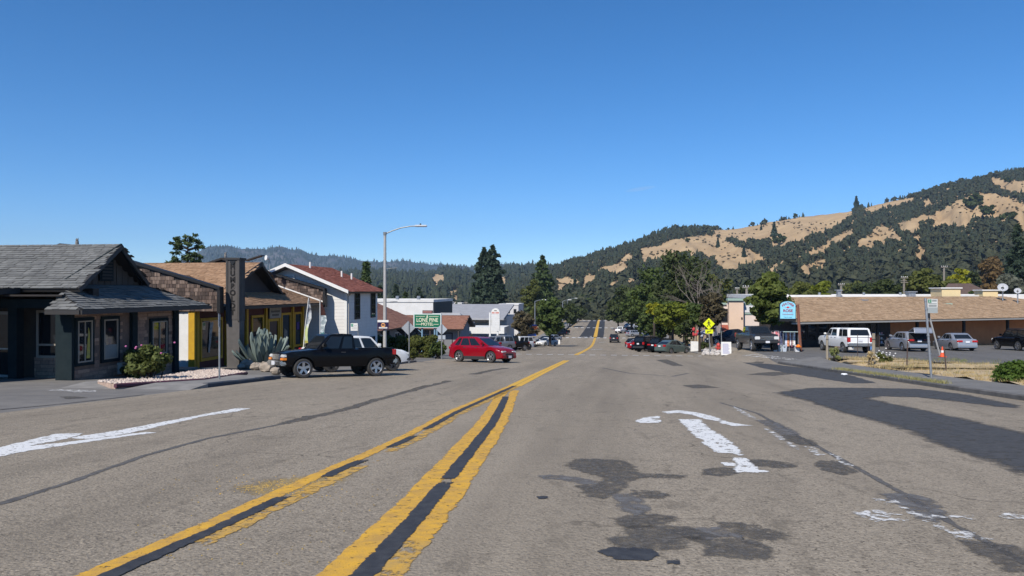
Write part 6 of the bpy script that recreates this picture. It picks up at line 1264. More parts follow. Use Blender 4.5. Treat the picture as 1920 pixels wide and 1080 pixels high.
# right: side street and car park
p = atY(1415, 660, 64.5)
vehicle('pickup_truck', 'lifted black crew cab pickup facing the road at the corner', 'pickup truck', V(CREW), CHAR, 12.0, 63.8, -84)
vehicle('car', 'blue grey car behind the bed of the lifted black pickup', 'car', V(SEDAN), NAVY, 12.6, 82.0, 185)
WSH = V(CREW, L=5.7, H=1.92, wr=.40, clear=.45, belt=1.26, top=[(-2.85, 1.05), (-2.8, 1.22), (-1.25, 1.22), (-.95, 1.26), (1.35, 1.26), (1.5, 1.26), (2.65, 1.2), (2.8, 1.05), (2.85, .8)], bed=(-2.76, -1.0, .8), hl=(.95, .24, .34), grille=(.8, 1.12, .86), grillemat=M_CHROME, bumper=(.5, .72), bumpermat=M_CHROME, tl=(1.02, .36, .16), shell=(-1.0, -1.0, -2.6, -2.84, 1.22, 1.93, ((.1, .44), (.5, .92))), tw=.28, wins=((.1, .44), (.52, .9)), bars=0)
vehicle('pickup_truck', 'white pickup with camper shell parked before the tan roofed store', 'pickup truck', WSH, WHITE, 18.7, 63.0, 97)
t, pt = vehicle('car', 'silver hatchback with its tailgate wide open in the car park', 'car', V(SUV, L=4.8, H=1.6, rearglass=None, clad=0, rails=0), SILV, 24.6, 66.2, 93)
pt('boot_opening', M_BLACK, lambda b: b.prism([(-2.41, -.72, .66), (-2.41, .72, .66), (-2.39, .8, 1.0), (-2.0, .66, 1.52), (-2.0, -.66, 1.52), (-2.39, -.8, 1.0)], (-.03, 0, 0)))
pt('tailgate', SILV, lambda b: (b.ob((-2.0, 0, 1.6), Vector((-.92, 0, .3)).normalized(), Y_, Z_, (0, 1.05), (-.72, .72), (-.04, .04)), b.ob((-2.96, 0, 1.9), Vector((-.3, 0, -.95)).normalized(), Y_, Vector((-.95, 0, .3)).normalized(), (0, .42), (-.7, .7), (-.04, .04))), bevel=.03)
pt('tailgate_window', M_GLASS, lambda b: b.ob((-2.0, 0, 1.6), Vector((-.92, 0, .3)).normalized(), Y_, Z_, (.15, .9), (-.58, .58), (.041, .05)))
vehicle('car', 'silver sedan parked right of the open hatchback', 'car', V(SEDAN), SILV, 29.4, 68.6, 90)
vehicle('car', 'black SUV parked at the right edge of the car park', 'car', V(BIGSUV, scale=1.02), BLACK, 34.9, 69.4, 96)
vehicle('car', 'grey car roof seen behind the open hatchback', 'car', V(SEDAN), GREYM, 26.6, 71.6, 92)

# ================================================================== PLANTS
def leafcloud(C, R, n, size, asp=1.5, up=.25, shell=.45, droop=0):
    C, R = np.asarray(C, float), np.asarray(R, float); k = len(C); N = k*n
    d = nrs.normal(size=(N, 3)); d /= np.linalg.norm(d, axis=1)[:, None]
    r = nrs.rand(N, 1)**shell; idx = np.repeat(np.arange(k), n)
    P = C[idx]+d*R[idx]*r
    nm = d*.8+nrs.normal(size=(N, 3))*.7+np.array([0, 0, up]); nm /= np.linalg.norm(nm, axis=1)[:, None]
    t = np.cross(nm, nrs.normal(size=(N, 3))); 
    if droop: t = d*np.array([1, 1, .2])-np.array([0, 0, droop]); t = t-nm*(t*nm).sum(1)[:, None]
    t /= np.linalg.norm(t, axis=1)[:, None]+1e-9; b = np.cross(nm, t)
    s = size*nrs.uniform(.55, 1.4, (N, 1)); a = t*s*asp*.5; c = b*s*.5
    V = np.stack([P-a, P-a*.1-c, P+a, P-a*.1+c], 1).reshape(-1, 3)
    return V
def leafmesh(name, V, m):
    n = len(V)//4; me = bpy.data.meshes.new(name); me.vertices.add(len(V)); me.vertices.foreach_set('co', V.astype(np.float32).ravel())
    me.loops.add(n*4); me.loops.foreach_set('vertex_index', np.arange(n*4, dtype=np.int32)); me.polygons.add(n)
    me.polygons.foreach_set('loop_start', np.arange(0, n*4, 4, dtype=np.int32)); me.update(calc_edges=True); me.validate(); me.materials.append(m); return me
def leafmat(name, a, b, tr=.3, sc=.6): return mat(name, a, b, sc, .7, island=.45, transl=tr, spec=.25, lo=.3, hi=.7)
LM_DARK = leafmat('leaf_dark', (.03, .045, .014), (.085, .105, .032)); LM_MID = leafmat('leaf_mid', (.045, .072, .018), (.105, .14, .034)); LM_OLIVE = leafmat('leaf_olive', (.07, .085, .02), (.135, .145, .035))
LM_YEL = leafmat('leaf_yellow', (.22, .23, .015), (.40, .38, .03), .4); LM_YG = leafmat('leaf_yellowgreen', (.11, .145, .015), (.22, .24, .03), .4); LM_BRN = leafmat('leaf_brown', (.075, .062, .035), (.13, .105, .055)); LM_RUST = leafmat('leaf_rust', (.12, .075, .03), (.2, .13, .05))
LM_CON = leafmat('needle_dark', (.02, .036, .022), (.055, .08, .045), .12); LM_CONG = leafmat('needle_green', (.035, .06, .02), (.085, .115, .035), .15); LM_GREY = leafmat('leaf_greygreen', (.09, .1, .07), (.16, .165, .12))
M_BARK = mat('bark', (.07, .055, .042), (.035, .028, .023), 4, .95, .5, 20, stretch=(1, 1, .2)); M_BARKP = mat('bark_pale', (.24, .20, .165), (.12, .10, .085), 3, .9)
def limbs(b, base, tops, r):
    for q in tops:
        m = base+(q-base)*.5+Vector((rnd.gauss(0, .3), rnd.gauss(0, .3), .25)); b.tube([base, m, q], [r, r*.6, r*.2], 6, caps=False)
def tree(name, label, base, h, rx, m, rz=None, cz=.62, n=34, lp=95, ls=.34, bark=M_BARK, group=None, cat='tree', flat=1., ry=None, tr=None):
    base = Vector(base); rz = rz or h*.42; ry = ry or rx; t = thing(name, base, label, cat, group); c = base+Z_*(h-rz); C, R = [], []
    for i in range(n):
        while 1:
            d = Vector((rnd.uniform(-1, 1), rnd.uniform(-1, 1), rnd.uniform(-1, 1)))
            if .25 < d.length < 1: break
        d = d*(.55+.4*rnd.random()) if d.length > .5 else d
        q = c+Vector((d.x*rx, d.y*ry, d.z*rz)); s = rnd.uniform(.22, .42)*min(rx, rz*1.2); C.append(q); R.append((s, s, s*.72*flat))
    V = leafcloud([tuple(q-base) for q in C], R, lp, ls)
    cr = link('crown', leafmesh('crown', V, m), t); ORG[cr] = base
    b = MB(); r = tr or h*.022; fk = c-Z_*rz*.55
    b.tube([base-Z_*.3, base+(fk-base)*.5+Vector((rnd.gauss(0, .1), 0, 0)), fk], [r*1.25, r, r*.8], 8); limbs(b, fk, C[::4], r*.6); b.build('trunk', bark, t)
    return t
def conifer(name, label, base, h, r, m, lv=16, lp=42, ls=.5, z0=.08, group=None, dbl=False, power=.75, seed_j=.18):
    base = Vector(base); t = thing(name, base, label, 'tree', group); C, R = [], []; axes = [0] if not dbl else [-.22*r, .25*r]
    for ax in axes:
        for i in range(lv):
            k = i/(lv-1); z = h*(z0+(1-z0)*k)*(.97 if ax < 0 else 1); rr = r*(1-k)**power*(1-seed_j+2*seed_j*rnd.random())+.02*r; nb = max(3, int(9*(1-k)+3))
            for j in range(nb):
                a = 2*math.pi*(j+rnd.random()*.8)/nb; q = rr*rnd.uniform(.45, .82); L = max(.25, rr*.36)
                C.append((ax*(1-.0*k)+q*math.cos(a), q*math.sin(a), z-rr*.18+rnd.gauss(0, h*.012))); R.append((L*1.1, L*1.1, max(.25, h/lv*.42)))
    V = leafcloud(C, R, lp, ls, 2.0, .15, .5, .35); cr = link('crown', leafmesh('crown', V, m), t); ORG[cr] = base
    b = MB(); [b.tube([base-Z_*.4, base+Vector((ax*.6, 0, h*.5)), base+Vector((ax, 0, h*.96))], [h*.016, h*.01, .05], 7) for ax in axes]; b.build('trunk', M_BARK, t)
    return t
def at_tree(px, py_top, Y, X=None):                       # base on the ground below that pixel column, height up to that row
    q = atY(px, py_top, Y); g = zt(q.x, Y); return Vector((q.x, Y, g)), q.z-g
def T(fn, name, label, px, py, Y, wpx, m, **k):
    b_, h = at_tree(px, py, Y); return fn(name, label, b_, h, wpx*Y/1400, m, **k)
# conifers and trees behind the left side
T(conifer, 'conifer_tree', 'tall dark twin topped conifer standing above the service station', 915, 464, 250, 34, LM_CON, lv=26, lp=50, ls=.8, dbl=True, power=.5)
T(conifer, 'conifer_tree', 'tall rounded conifer right of the twin topped conifer', 1017, 482, 270, 36, LM_CONG, lv=20, lp=50, ls=.85, power=.62)
T(tree, 'street_tree', 'brownish green street tree left of the other on the left kerb', 983, 578, 118, 25, LM_BRN, n=36, ls=.4, cz=.6)
T(tree, 'street_tree', 'bright green street tree by the orange sign on the left kerb', 1032, 553, 126, 31, LM_MID, n=46, ls=.42)
T(tree, 'broadleaf_tree', 'olive broadleaf tree at the foot of the rounded conifer', 1000, 520, 235, 22, LM_OLIVE, n=40, ls=.7)
b_, h_ = at_tree(352, 447, 78)
t = thing('pine_tree', b_, 'open branched pine rising behind the brown shop roof', 'tree'); C, R, br = [], [], MB()
br.tube([b_, b_+Z_*h_*.6, b_+Z_*h_], [.3, .2, .04], 7)
for i in range(110):
    k = rnd.uniform(.42, 1); a = rnd.uniform(0, 6.28); L = 2.9*(1-(k-.45)*1.15)*rnd.uniform(.5, 1.05)+.3; q = Vector((math.cos(a)*L, math.sin(a)*L, h_*k+.25*L)); C.append(tuple(q)); R.append((.34, .34, .2)); br.tube([b_+Z_*h_*k, b_+q], [.05, .02], 4)
br.build('trunk', M_BARK, t); link('crown', leafmesh('crown', leafcloud(C, R, 40, .15, 3.2, .4), LM_CONG), t)
for px, py, Y, w, m, lab in ((686, 498, 120, 26, LM_CONG, 'green conifer behind the white house at its right'), (712, 540, 160, 22, LM_CON, 'dark conifer left of the lamp behind the motel wing'), (742, 538, 210, 22, LM_CON, 'dark conifer right of the lamp pole above the white store'), (786, 542, 230, 24, LM_CON, 'dark spreading conifer above the left end of the white store'), (760, 552, 190, 20, LM_CONG, 'small conifer above the middle of the white store')):
    T(conifer, 'conifer_tree', lab, px, py, Y, w, m, lv=13, lp=34, ls=.6, power=.8)
for px, py, Y, w, m, lab in ((806, 566, 200, 26, LM_OLIVE, 'olive tree behind the maroon box of the motel sign'), (845, 575, 260, 34, LM_DARK, 'dark round tree in the valley left of the big conifer'), (884, 566, 300, 34, LM_OLIVE, 'olive tree touching the left side of the big conifer'), (962, 580, 205, 24, LM_RUST, 'bare brownish tree right of the big conifer'), (1068, 566, 250, 24, LM_DARK, 'dark street tree behind the pink banner'), (1085, 572, 300, 26, LM_DARK, 'dark street tree left of the orange flag')):
    T(tree, 'broadleaf_tree', lab, px, py, Y, w, m, n=26, lp=70, ls=.75)
# closing belt at the end of the street (alike, seen as a belt)
protoB = None
for i in range(26):
    px = 1050+i*5+rnd.uniform(-4, 4); Y = 440+rnd.uniform(0, 120); q = atY(px, rnd.uniform(540, 572), Y); g = zt(q.x, Y)
    if protoB is None:
        protoB = tree('belt_tree', 'dark tree in the belt closing the far end of the street', (q.x, Y, g), q.z-g, 6, LM_DARK, n=22, lp=60, ls=1.3, group='tree belt at the end of the street'); bh = q.z-g
        protoC = conifer('belt_conifer', 'dark conifer in the belt closing the far end of the street', (q.x+9, Y+20, g), 26, 5.5, LM_CON, lv=11, lp=30, ls=1.3, group='tree belt at the end of the street')
    else:
        o = copy_tree(protoB if i % 3 else protoC); s = (q.z-g)/(bh if i % 3 else 26); o.location = (q.x, Y, g); o.scale = (s*rnd.uniform(.9, 1.3),)*2+(s,); o.rotation_euler = (0, 0, rnd.uniform(0, 6.28))
# right side of the street
T(tree, 'street_tree', 'big dark street tree over the farther right row of cars', 1185, 528, 190, 33, LM_DARK, n=60, ls=.6); T(tree, 'street_tree', 'dark street tree behind the tall black SUV', 1222, 492, 150, 46, LM_MID, n=60, ls=.5)
T(tree, 'street_tree', 'tall dark tree with bare branches before it', 1285, 460, 128, 56, LM_DARK, n=80, lp=100, ls=.46, rz=8.5); T(tree, 'street_tree', 'yellow and green young street tree behind the green hatchback', 1262, 560, 101, 44, LM_YG, n=30, lp=90, ls=.3, rz=2.0)
T(tree, 'street_tree', 'golden yellow sapling crown left of the yellow and green tree', 1226, 556, 108, 15, LM_YEL, n=12, lp=80, ls=.28, rz=1.6)
T(tree, 'street_tree', 'dense dark tree shading the cars on the right kerb', 1235, 555, 112, 45, LM_MID, n=50, ls=.36, rz=3.4); T(tree, 'street_tree', 'grey brown tree behind the yellow crossing sign', 1336, 545, 80, 27, LM_BRN, n=44, lp=90, ls=.26, rz=2.2)
T(tree, 'street_tree', 'green tree low over the bunting post', 1312, 560, 86, 26, LM_MID, n=34, lp=90, ls=.28, rz=1.8)
T(tree, 'street_tree', 'dark tree filling the gap behind the yellow and green tree', 1255, 520, 140, 44, LM_DARK, n=60, lp=90, ls=.5, rz=5.5); T(tree, 'street_tree', 'dark tree right of the bare branches behind the crossing sign', 1335, 505, 132, 38, LM_OLIVE, n=50, lp=90, ls=.48, rz=6); T(tree, 'street_tree', 'dark low tree over the farther parked cars on the right', 1160, 552, 230, 26, LM_DARK, n=44, ls=.7); T(tree, 'street_tree', 'dark green tree between the two big street trees', 1200, 540, 165, 36, LM_MID, n=44, lp=80, ls=.5)
def bare(label, px, py, Y, lean):
    b_, h = at_tree(px, 600, Y); tp = atY(px, py, Y); t = thing('bare_tree', b_, label, 'tree'); b = MB()
    def grow(p, d, L, r, lvl):
        n = 3; pts = [p]; q = p
        for i in range(n): d = (d+Vector((rnd.gauss(0, .16), rnd.gauss(0, .16), rnd.gauss(0, .1)))).normalized(); q = q+d*L/n; pts.append(q)
        b.tube(pts, [r, r*.85, r*.7, r*.55], 6 if lvl < 2 else 4, caps=False)
        if lvl < 4:
            for _ in range(4 if lvl < 2 else 3):
                k = rnd.choice(pts[1:]); grow(k, (d+Vector((rnd.gauss(0, .6), rnd.gauss(0, .6), rnd.gauss(.1, .35)))).normalized(), L*rnd.uniform(.5, .72), r*.5, lvl+1)
    H = tp.z-b_.z; b.tube([b_, b_+Z_*H*.35], [.2, .16], 8)
    for _ in range(4): grow(b_+Z_*H*.33, Vector((rnd.gauss(lean, .35), rnd.gauss(0, .3), 1)).normalized(), H*.34, .075, 1)
    b.build('branches', M_BARKP, t)
bare('leafless pale branched tree rising above the dark street tree', 1310, 470, 118, .12); bare('smaller leafless tree right of the taller bare tree', 1345, 500, 112, .1)
T(tree, 'broadleaf_tree', 'dense green tree with drooping leaves behind the blue shop sign', 1447, 511, 67, 42, leafmat('leaf_fresh', (.055, .085, .018), (.16, .185, .04)), n=80, lp=150, ls=.28, rz=2.6, flat=.7)
T(tree, 'broadleaf_tree', 'yellow green tree right behind the blue shop sign tree', 1506, 520, 108, 30, LM_OLIVE, n=34, ls=.42, rz=2.6); T(tree, 'broadleaf_tree', 'yellow green tree above the gablet of the tan roof', 1540, 524, 114, 20, LM_YG, n=26, ls=.42, rz=2.4)
T(tree, 'broadleaf_tree', 'round dark green tree above the middle of the tan roof', 1660, 508, 140, 30, LM_DARK, n=40, lp=110, ls=.5, rz=5); T(tree, 'broadleaf_tree', 'wide olive tree right of the round dark tree', 1728, 503, 150, 36, LM_OLIVE, n=44, ls=.5, rz=4); T(tree, 'broadleaf_tree', 'olive tree behind the cream rooftop box', 1768, 507, 155, 28, LM_OLIVE, n=34, ls=.5, rz=4)
T(tree, 'broadleaf_tree', 'bright yellow tree behind the cream rooftop box', 1802, 503, 165, 21, LM_YEL, n=30, lp=110, ls=.45, rz=3.2); T(tree, 'broadleaf_tree', 'rust brown tree left of the far right conifer', 1862, 492, 230, 26, LM_RUST, n=34, ls=.75, rz=7); T(tree, 'broadleaf_tree', 'tan brown tree higher behind the rust brown tree', 1855, 475, 300, 22, LM_RUST, n=28, ls=.9, rz=7)
T(conifer, 'conifer_tree', 'large dark conifer cut by the right edge of the picture', 1908, 428, 190, 32, LM_CON, lv=20, lp=46, ls=.7, power=.6); T(tree, 'broadleaf_tree', 'grey green willow like tree at the right edge', 1900, 500, 150, 26, LM_GREY, n=34, ls=.5, rz=4.5)
T(tree, 'shrub', 'small dark bush on the roofline beside the brown hip roof', 1817, 540, 126, 10, LM_MID, n=12, ls=.3, cat='shrub')
for i, (px, py, Y, w, m) in enumerate(((1400, 520, 170, 28, LM_DARK), (1440, 535, 190, 26, LM_DARK), (1570, 530, 210, 26, LM_DARK), (1610, 525, 230, 30, LM_DARK), (1590, 520, 260, 30, LM_OLIVE), (1700, 515, 260, 30, LM_DARK), (1640, 510, 300, 30, LM_DARK), (1830, 508, 240, 26, LM_DARK), (1760, 500, 300, 34, LM_DARK))):
    q = atY(px, py, Y); T(tree, 'broadleaf_tree', ('dark tree behind the peach building', 'dark tree behind the blue sign tree', 'dark tree left of the utility pole over the white roof', 'dark tree right of the utility pole over the white roof', 'olive tree rising behind the two dark trees', 'dark tree behind the utility pole with two crossarms', 'taller dark tree behind the round dark tree', 'dark tree right of the bright yellow tree', 'dark tree above the wide olive tree')[i], px, py, Y, w, m, n=28, lp=70, ls=.7)
# shrubs
def shrub(name, label, base, rx, ry, h, m, n=14, lp=160, ls=.1, boxy=False):
    base = Vector(base); t = thing(name, base, label, 'shrub'); C, R = [], []
    for i in range(n):
        if boxy: q = (rnd.uniform(-rx, rx), rnd.uniform(-ry, ry), rnd.uniform(.15, h*.86)); s = .34
        else:
            a = rnd.uniform(0, 6.28); k = rnd.random()**.5; z = rnd.uniform(.18, .95); w = math.sin(math.pi*min(.92, max(.2, z*.8+.12))); q = (rx*k*w*math.cos(a)*.8, ry*k*w*math.sin(a)*.8, h*z*.88); s = min(rx, h)*.34
        C.append(q); R.append((s, s, s*.8))
    cr = link('foliage', leafmesh('foliage', leafcloud(C, R, lp, ls), m), t)
    b = MB(); [b.tube([base+Vector((rnd.gauss(0, .1), rnd.gauss(0, .1), -.1)), base+Vector(C[i])], [.03, .012], 5) for i in range(0, len(C), 2)]; b.build('stems', M_BARK, t); return t
q = gp(280, 711, .14); shrub('flowering_bush', 'green bush with a few pink flowers in the gravel bed', q, .72, .7, 1.22, leafmat('leaf_bush', (.07, .09, .02), (.15, .17, .05)), 22, 150, .09)
fl = [o for o in COL.objects if o.name.startswith('flowering_bush')][0]; b = MB(); [b.ball(q+Vector((rnd.gauss(0, .45), -.3+rnd.gauss(0, .15), 1.1+rnd.gauss(0, .1))), (.04, .04, .03), 6, 4) for _ in range(7)]; b.build('flowers', mat('petal_mauve', (.5, .14, .3), None), fl)
shrub('dark_bush', 'dark bush in the shade against the grey motel wall', G(-17.9, 26.6), .7, .9, 1.15, LM_DARK, 16, 120, .1)
hq = G(-15.6, 57.6); shrub('hedge', 'clipped olive hedge in front of the motel sign', hq, 1.75, .8, 1.8, LM_OLIVE, 90, 190, .13, True)
shrub('hedge', 'dark shaded hedge left of the clipped olive hedge', G(-18.2, 57.2), .95, .9, 1.75, LM_DARK, 50, 170, .13, True)
shrub('round_bush', 'round clipped bush beside the right diamond sign', gp(821, 670, .1), .72, .7, 1.25, LM_MID, 40, 150, .09); shrub('small_shrub', 'small shrub at the foot of the left diamond sign', gp(773, 676, .1), .42, .4, .95, LM_OLIVE, 14, 110, .09)
shrub('green_weed_bush', 'bright green weed bush at the right edge of the verge', gp(1915, 718, .1), .95, .7, .8, leafmat('leaf_weed', (.06, .11, .015), (.13, .2, .04), .4), 40, 170, .08)
q = gp(1655, 681, .1); shrub('flowering_weed', 'white flowering weed between the thin fence posts', q, .7, .4, .6, LM_OLIVE, 12, 90, .07)
fl = [o for o in COL.objects if o.name.startswith('flowering_weed')][0]; b = MB(); [b.ball(q+Vector((rnd.gauss(0, .4), rnd.gauss(0, .2), .5+rnd.gauss(0, .15))), (.05, .05, .04), 6, 4) for _ in range(26)]; b.build('flowers', M_WHITEP, fl)
shrub('dry_weed', 'dry leggy weed beside the left wooden fence post', gp(1566, 676, .1), .45, .4, 1.0, M_WEED, 14, 60, .06); shrub('dry_weed', 'dry brown weed at the foot of the right wooden fence post', gp(1632, 686, .1), .3, .3, .9, M_STRAW, 10, 70, .07)
shrub('potted_shrub', 'yellow leaved shrub between the lamp and the dark hedge', G(-18.0, 54.5), .35, .35, 1.3, LM_YEL, 10, 90, .1)
shrub('corner_shrub', 'low dark shrubs behind the crossing sign', gp(1320, 656), 1.0, .7, 1.1, LM_DARK, 24, 110, .14)
# agave: every leaf a part
ab = G(-16.9, 34.9, .05); ag = thing('agave_plant', ab, 'large grey green agave with sword leaves beside the pillar sign', 'plant')
def agave_leaf():
    rows = []; n = 8
    for i in range(n+1):
        k = i/n; w = .105*(math.sin(math.pi*(k*.72+.2))**.8)*(1 if k < .97 else .1); z = k; y = .18*k*k
        rows.append([(-w, y-.03*w/.1, z), (-w*.55, y+.012, z), (0, y+.035, z), (w*.55, y+.012, z), (w, y-.03*w/.1, z)])
    b = MB(); b.grid(rows); b.grid([[(x, y-.03*(1-abs(x)/.12), z) for x, y, z in r][::-1] for r in rows]); me = bpy.data.meshes.new('leaf'); me.from_pydata(b.v, [], b.f); me.materials.append(mat('agave_leaf', (.115, .155, .14), (.2, .245, .22), 3, .6, island=.7)); me.polygons.foreach_set('use_smooth', [True]*len(me.polygons)); return me
al = agave_leaf()
for i in range(70):
    k = i/70; el = math.radians(86-64*k**.8+rnd.gauss(0, 5)); az = i*2.39996+rnd.gauss(0, .15); L = (1.95-.8*k)*rnd.uniform(.8, 1.08); o = link('leaf', al, ag)
    off = .25*k; o.location = (math.cos(az)*off*2.2, math.sin(az)*off*1.6, .02); o.rotation_euler = Matrix.Rotation(az-math.pi/2, 3, 'Z').to_euler()
    o.rotation_euler = (Matrix.Rotation(az+math.pi/2, 3, 'Z') @ Matrix.Rotation(math.pi/2-el, 3, 'X')).to_euler(); o.scale = (L*.95, L, L)
for i, (px, py, s) in enumerate(((463, 690, .32), (480, 692, .24), (500, 695, .3), (452, 691, .16), (517, 700, .2))):
    q = gp(px, py, .05); bb = MB(); bb.ball(q+Z_*s*.5, (s*1.2, s, s*.8), 8, 6); bb.v = [(x+rnd.gauss(0, s*.08), y+rnd.gauss(0, s*.08), z+rnd.gauss(0, s*.08)) for x, y, z in bb.v]
    tag(bb.build('boulder', mat('stone_tan', (.36, .3, .24), (.25, .21, .17), 5, .9), loc=q), ('tan boulder at the foot of the pillar sign', 'small square tan rock below the agave', 'low tan rock right of the agave', 'smallest tan rock left of the boulder by the pillar', 'tan rock beside the black pickup bumper')[i], 'stone')

# ================================================================== HILLS
def c5(P): return [(1040+x/4.154, 300+y/4.154) for x, y in P]
def c6(P): return [(1440+x/3.856, 280+y/3.856) for x, y in P]
def c8(P): return [(700+x/4.571, 440+y/4.571) for x, y in P]
GOLD = [c5(P) for P in ([(650, 705), (700, 680), (840, 665), (860, 640), (930, 615), (1010, 610), (1060, 595), (1190, 585), (1250, 595), (1330, 620), (1390, 660), (1430, 680), (1500, 690), (1560, 725), (1640, 755), (1640, 775), (1560, 780), (1480, 790), (1440, 815), (1390, 845), (1340, 845), (1275, 800), (1255, 765), (1200, 720), (1130, 705), (1060, 715), (1000, 700), (900, 745), (850, 760), (740, 755), (700, 770)],
    [(490, 805), (520, 770), (560, 735), (610, 725), (600, 745), (570, 770), (575, 820), (550, 850), (500, 860), (440, 855), (370, 850), (330, 880), (300, 890), (370, 830), (440, 820)],
    [(1235, 545), (1360, 540), (1440, 530), (1600, 505), (1828, 460), (1850, 640), (1760, 650), (1700, 655), (1690, 600), (1640, 620), (1560, 600), (1490, 595), (1500, 625), (1430, 610), (1330, 590), (1250, 565)],
    [(0, 930), (100, 915), (190, 940), (180, 960), (130, 950), (60, 1000), (40, 1010), (30, 960)], [(210, 940), (240, 905), (310, 910), (310, 940), (240, 965)], [(430, 960), (500, 930), (520, 980), (420, 995)], [(560, 940), (650, 890), (650, 920), (560, 970)], [(330, 775), (390, 748), (345, 782)], [(220, 830), (300, 790), (310, 795), (240, 828)], [(1620, 860), (1720, 830), (1820, 790), (1820, 802), (1720, 852), (1640, 867)])]
GOLD += [c6(P) for P in ([(-20, 525), (100, 512), (250, 487), (400, 467), (610, 440), (610, 475), (540, 500), (500, 530), (480, 560), (420, 575), (340, 590), (270, 620), (230, 645), (180, 650), (120, 690), (80, 690), (80, 640), (60, 600), (-20, 600)],
    [(680, 440), (760, 402), (860, 382), (1050, 347), (1060, 362), (950, 392), (880, 398), (820, 410), (760, 440)], [(430, 655), (540, 605), (630, 572), (620, 600), (560, 620), (490, 652)],
    [(640, 660), (690, 640), (770, 600), (765, 575), (820, 548), (900, 580), (930, 600), (940, 620), (990, 650), (960, 655), (910, 630), (860, 648), (790, 648), (770, 688), (700, 698), (660, 692)], [(190, 788), (270, 750), (340, 722), (400, 692), (460, 682), (440, 722), (380, 738), (280, 756)],
    [(940, 530), (1060, 500), (1110, 475), (1180, 475), (1250, 450), (1330, 395), (1370, 370), (1440, 345), (1490, 320), (1530, 315), (1570, 325), (1640, 320), (1720, 345), (1810, 370), (1810, 400), (1900, 400), (1900, 585), (1790, 580), (1780, 520), (1700, 510), (1640, 480), (1600, 470), (1540, 460), (1470, 490), (1440, 530), (1380, 545), (1300, 545), (1240, 550), (1190, 550), (1190, 490), (1130, 500), (1090, 540), (1050, 575), (990, 600), (950, 570)],
    [(1610, 210), (1660, 205), (1720, 230), (1900, 230), (1900, 300), (1800, 310), (1730, 290), (1650, 260), (1620, 240)], [(1055, 788), (1080, 750), (1120, 708), (1152, 713), (1130, 740), (1150, 762), (1110, 778)], [(110, 908), (220, 870), (300, 830), (370, 798), (440, 800), (400, 832), (340, 862), (290, 882)], [(1045, 658), (1080, 618), (1120, 618), (1080, 652)], [(1118, 375), (1178, 362), (1160, 402), (1118, 402)], [(570, 527), (660, 493), (635, 512), (580, 532)], [(1220, 325), (1250, 285), (1245, 320)], [(1290, 280), (1320, 275), (1300, 305)])]
GOLD += [c8(P) for P in ([(485, 375), (560, 342), (608, 342), (608, 372), (570, 388), (550, 412), (510, 412), (500, 385)], [(640, 480), (700, 478), (728, 510), (690, 528), (650, 512)], [(1085, 392), (1110, 353), (1152, 375), (1147, 402), (1100, 407)], [(1222, 452), (1242, 442), (1237, 468)], [(1138, 515), (1188, 512), (1178, 538), (1143, 532)], [(1575, 390), (1640, 362), (1700, 372), (1765, 388), (1752, 412), (1700, 402), (1640, 412), (1578, 432)], [(1790, 392), (1810, 352), (1905, 342), (1900, 392), (1800, 422)])]
M_GOLD = mat('hill_dry_grass', (.50, .35, .185), (.33, .22, .115), .02, .95, .8, .12, detail=11, lo=.3, hi=.72)
M_MOUNT = mat('mountain_forest', (.035, .045, .035), (.10, .088, .08), .0035, .95, detail=10, lo=.45, hi=.62)
LM_HILL = mat('hill_trees', (.01, .018, .01), (.042, .052, .024), .22, .9, island=.5, lo=.35, hi=.65); LM_HILLO = mat('hill_oaks', (.014, .02, .009), (.06, .062, .028), .25, .9, island=.5, lo=.35, hi=.65)
def noise2(x, y):
    return (np.sin(x*1.7+1.3*np.sin(y*1.1))*.5+np.sin(x*3.9+y*2.3+2)*.3+np.sin(x*8.1-y*4.7)*.15+np.sin(x*17+y*9)*.08)
def hill(name, sil, dr, df, zf, m, nx=150, ny=44, amp=.04, p=1.25):
    pxs = np.linspace(sil[0][0], sil[-1][0], nx); top = np.interp(pxs, [a for a, _ in sil], [b for _, b in sil])
    top = top+noise2(pxs*.11, pxs*0)*.9
    Dr = np.array([dr(x) for x in pxs]); Df = np.array([df(x) for x in pxs]); S = np.concatenate([np.linspace(0, 1, ny), [1.08, 1.25, 1.6]])
    P = np.zeros((len(S), nx, 3))
    for j in range(nx):
        r = ray(pxs[j], 546); hl = math.hypot(r.x, r.y); ux, uy = r.x/hl, r.y/hl; zrg = EYE+Dr[j]*(546-top[j])/1400*(1/math.hypot(1, (pxs[j]-960)/F))
        for i, s in enumerate(S):
            d = Df[j]+(Dr[j]-Df[j])*s
            if s <= 1: z = zf+(zrg-zf)*s**p+amp*(zrg-zf)*noise2(pxs[j]*.035+s*1.5, s*6.)*math.sin(math.pi*s)*1.4
            else: z = zrg-(s-1)*(Dr[j]-Df[j])*.5
            P[i, j] = (ux*d, uy*d, z)
    b = MB(); b.grid(P.tolist()); o = b.build(name, m, smooth=180); tag(o, kind='structure')
    if o.data.polygons[0].normal.z < 0: o.data.flip_normals()
    return P[:ny], S[:ny]
def proj_np(Q):
    d = Q-np.array([0, 0, EYE]); a = d@np.array(FW); return 960+F*(d@np.array(RT))/a, 540-F*(d@np.array(UP))/a
def in_gold(px, py):
    r = np.zeros(len(px), bool)
    for P in GOLD:
        x0, x1, y0, y1 = min(a for a, _ in P), max(a for a, _ in P), min(b for _, b in P), max(b for _, b in P)
        for k in np.where((px > x0) & (px < x1) & (py > y0) & (py < y1))[0]:
            if inpoly(px[k], py[k], P): r[k] = True
    return r
CONE = None
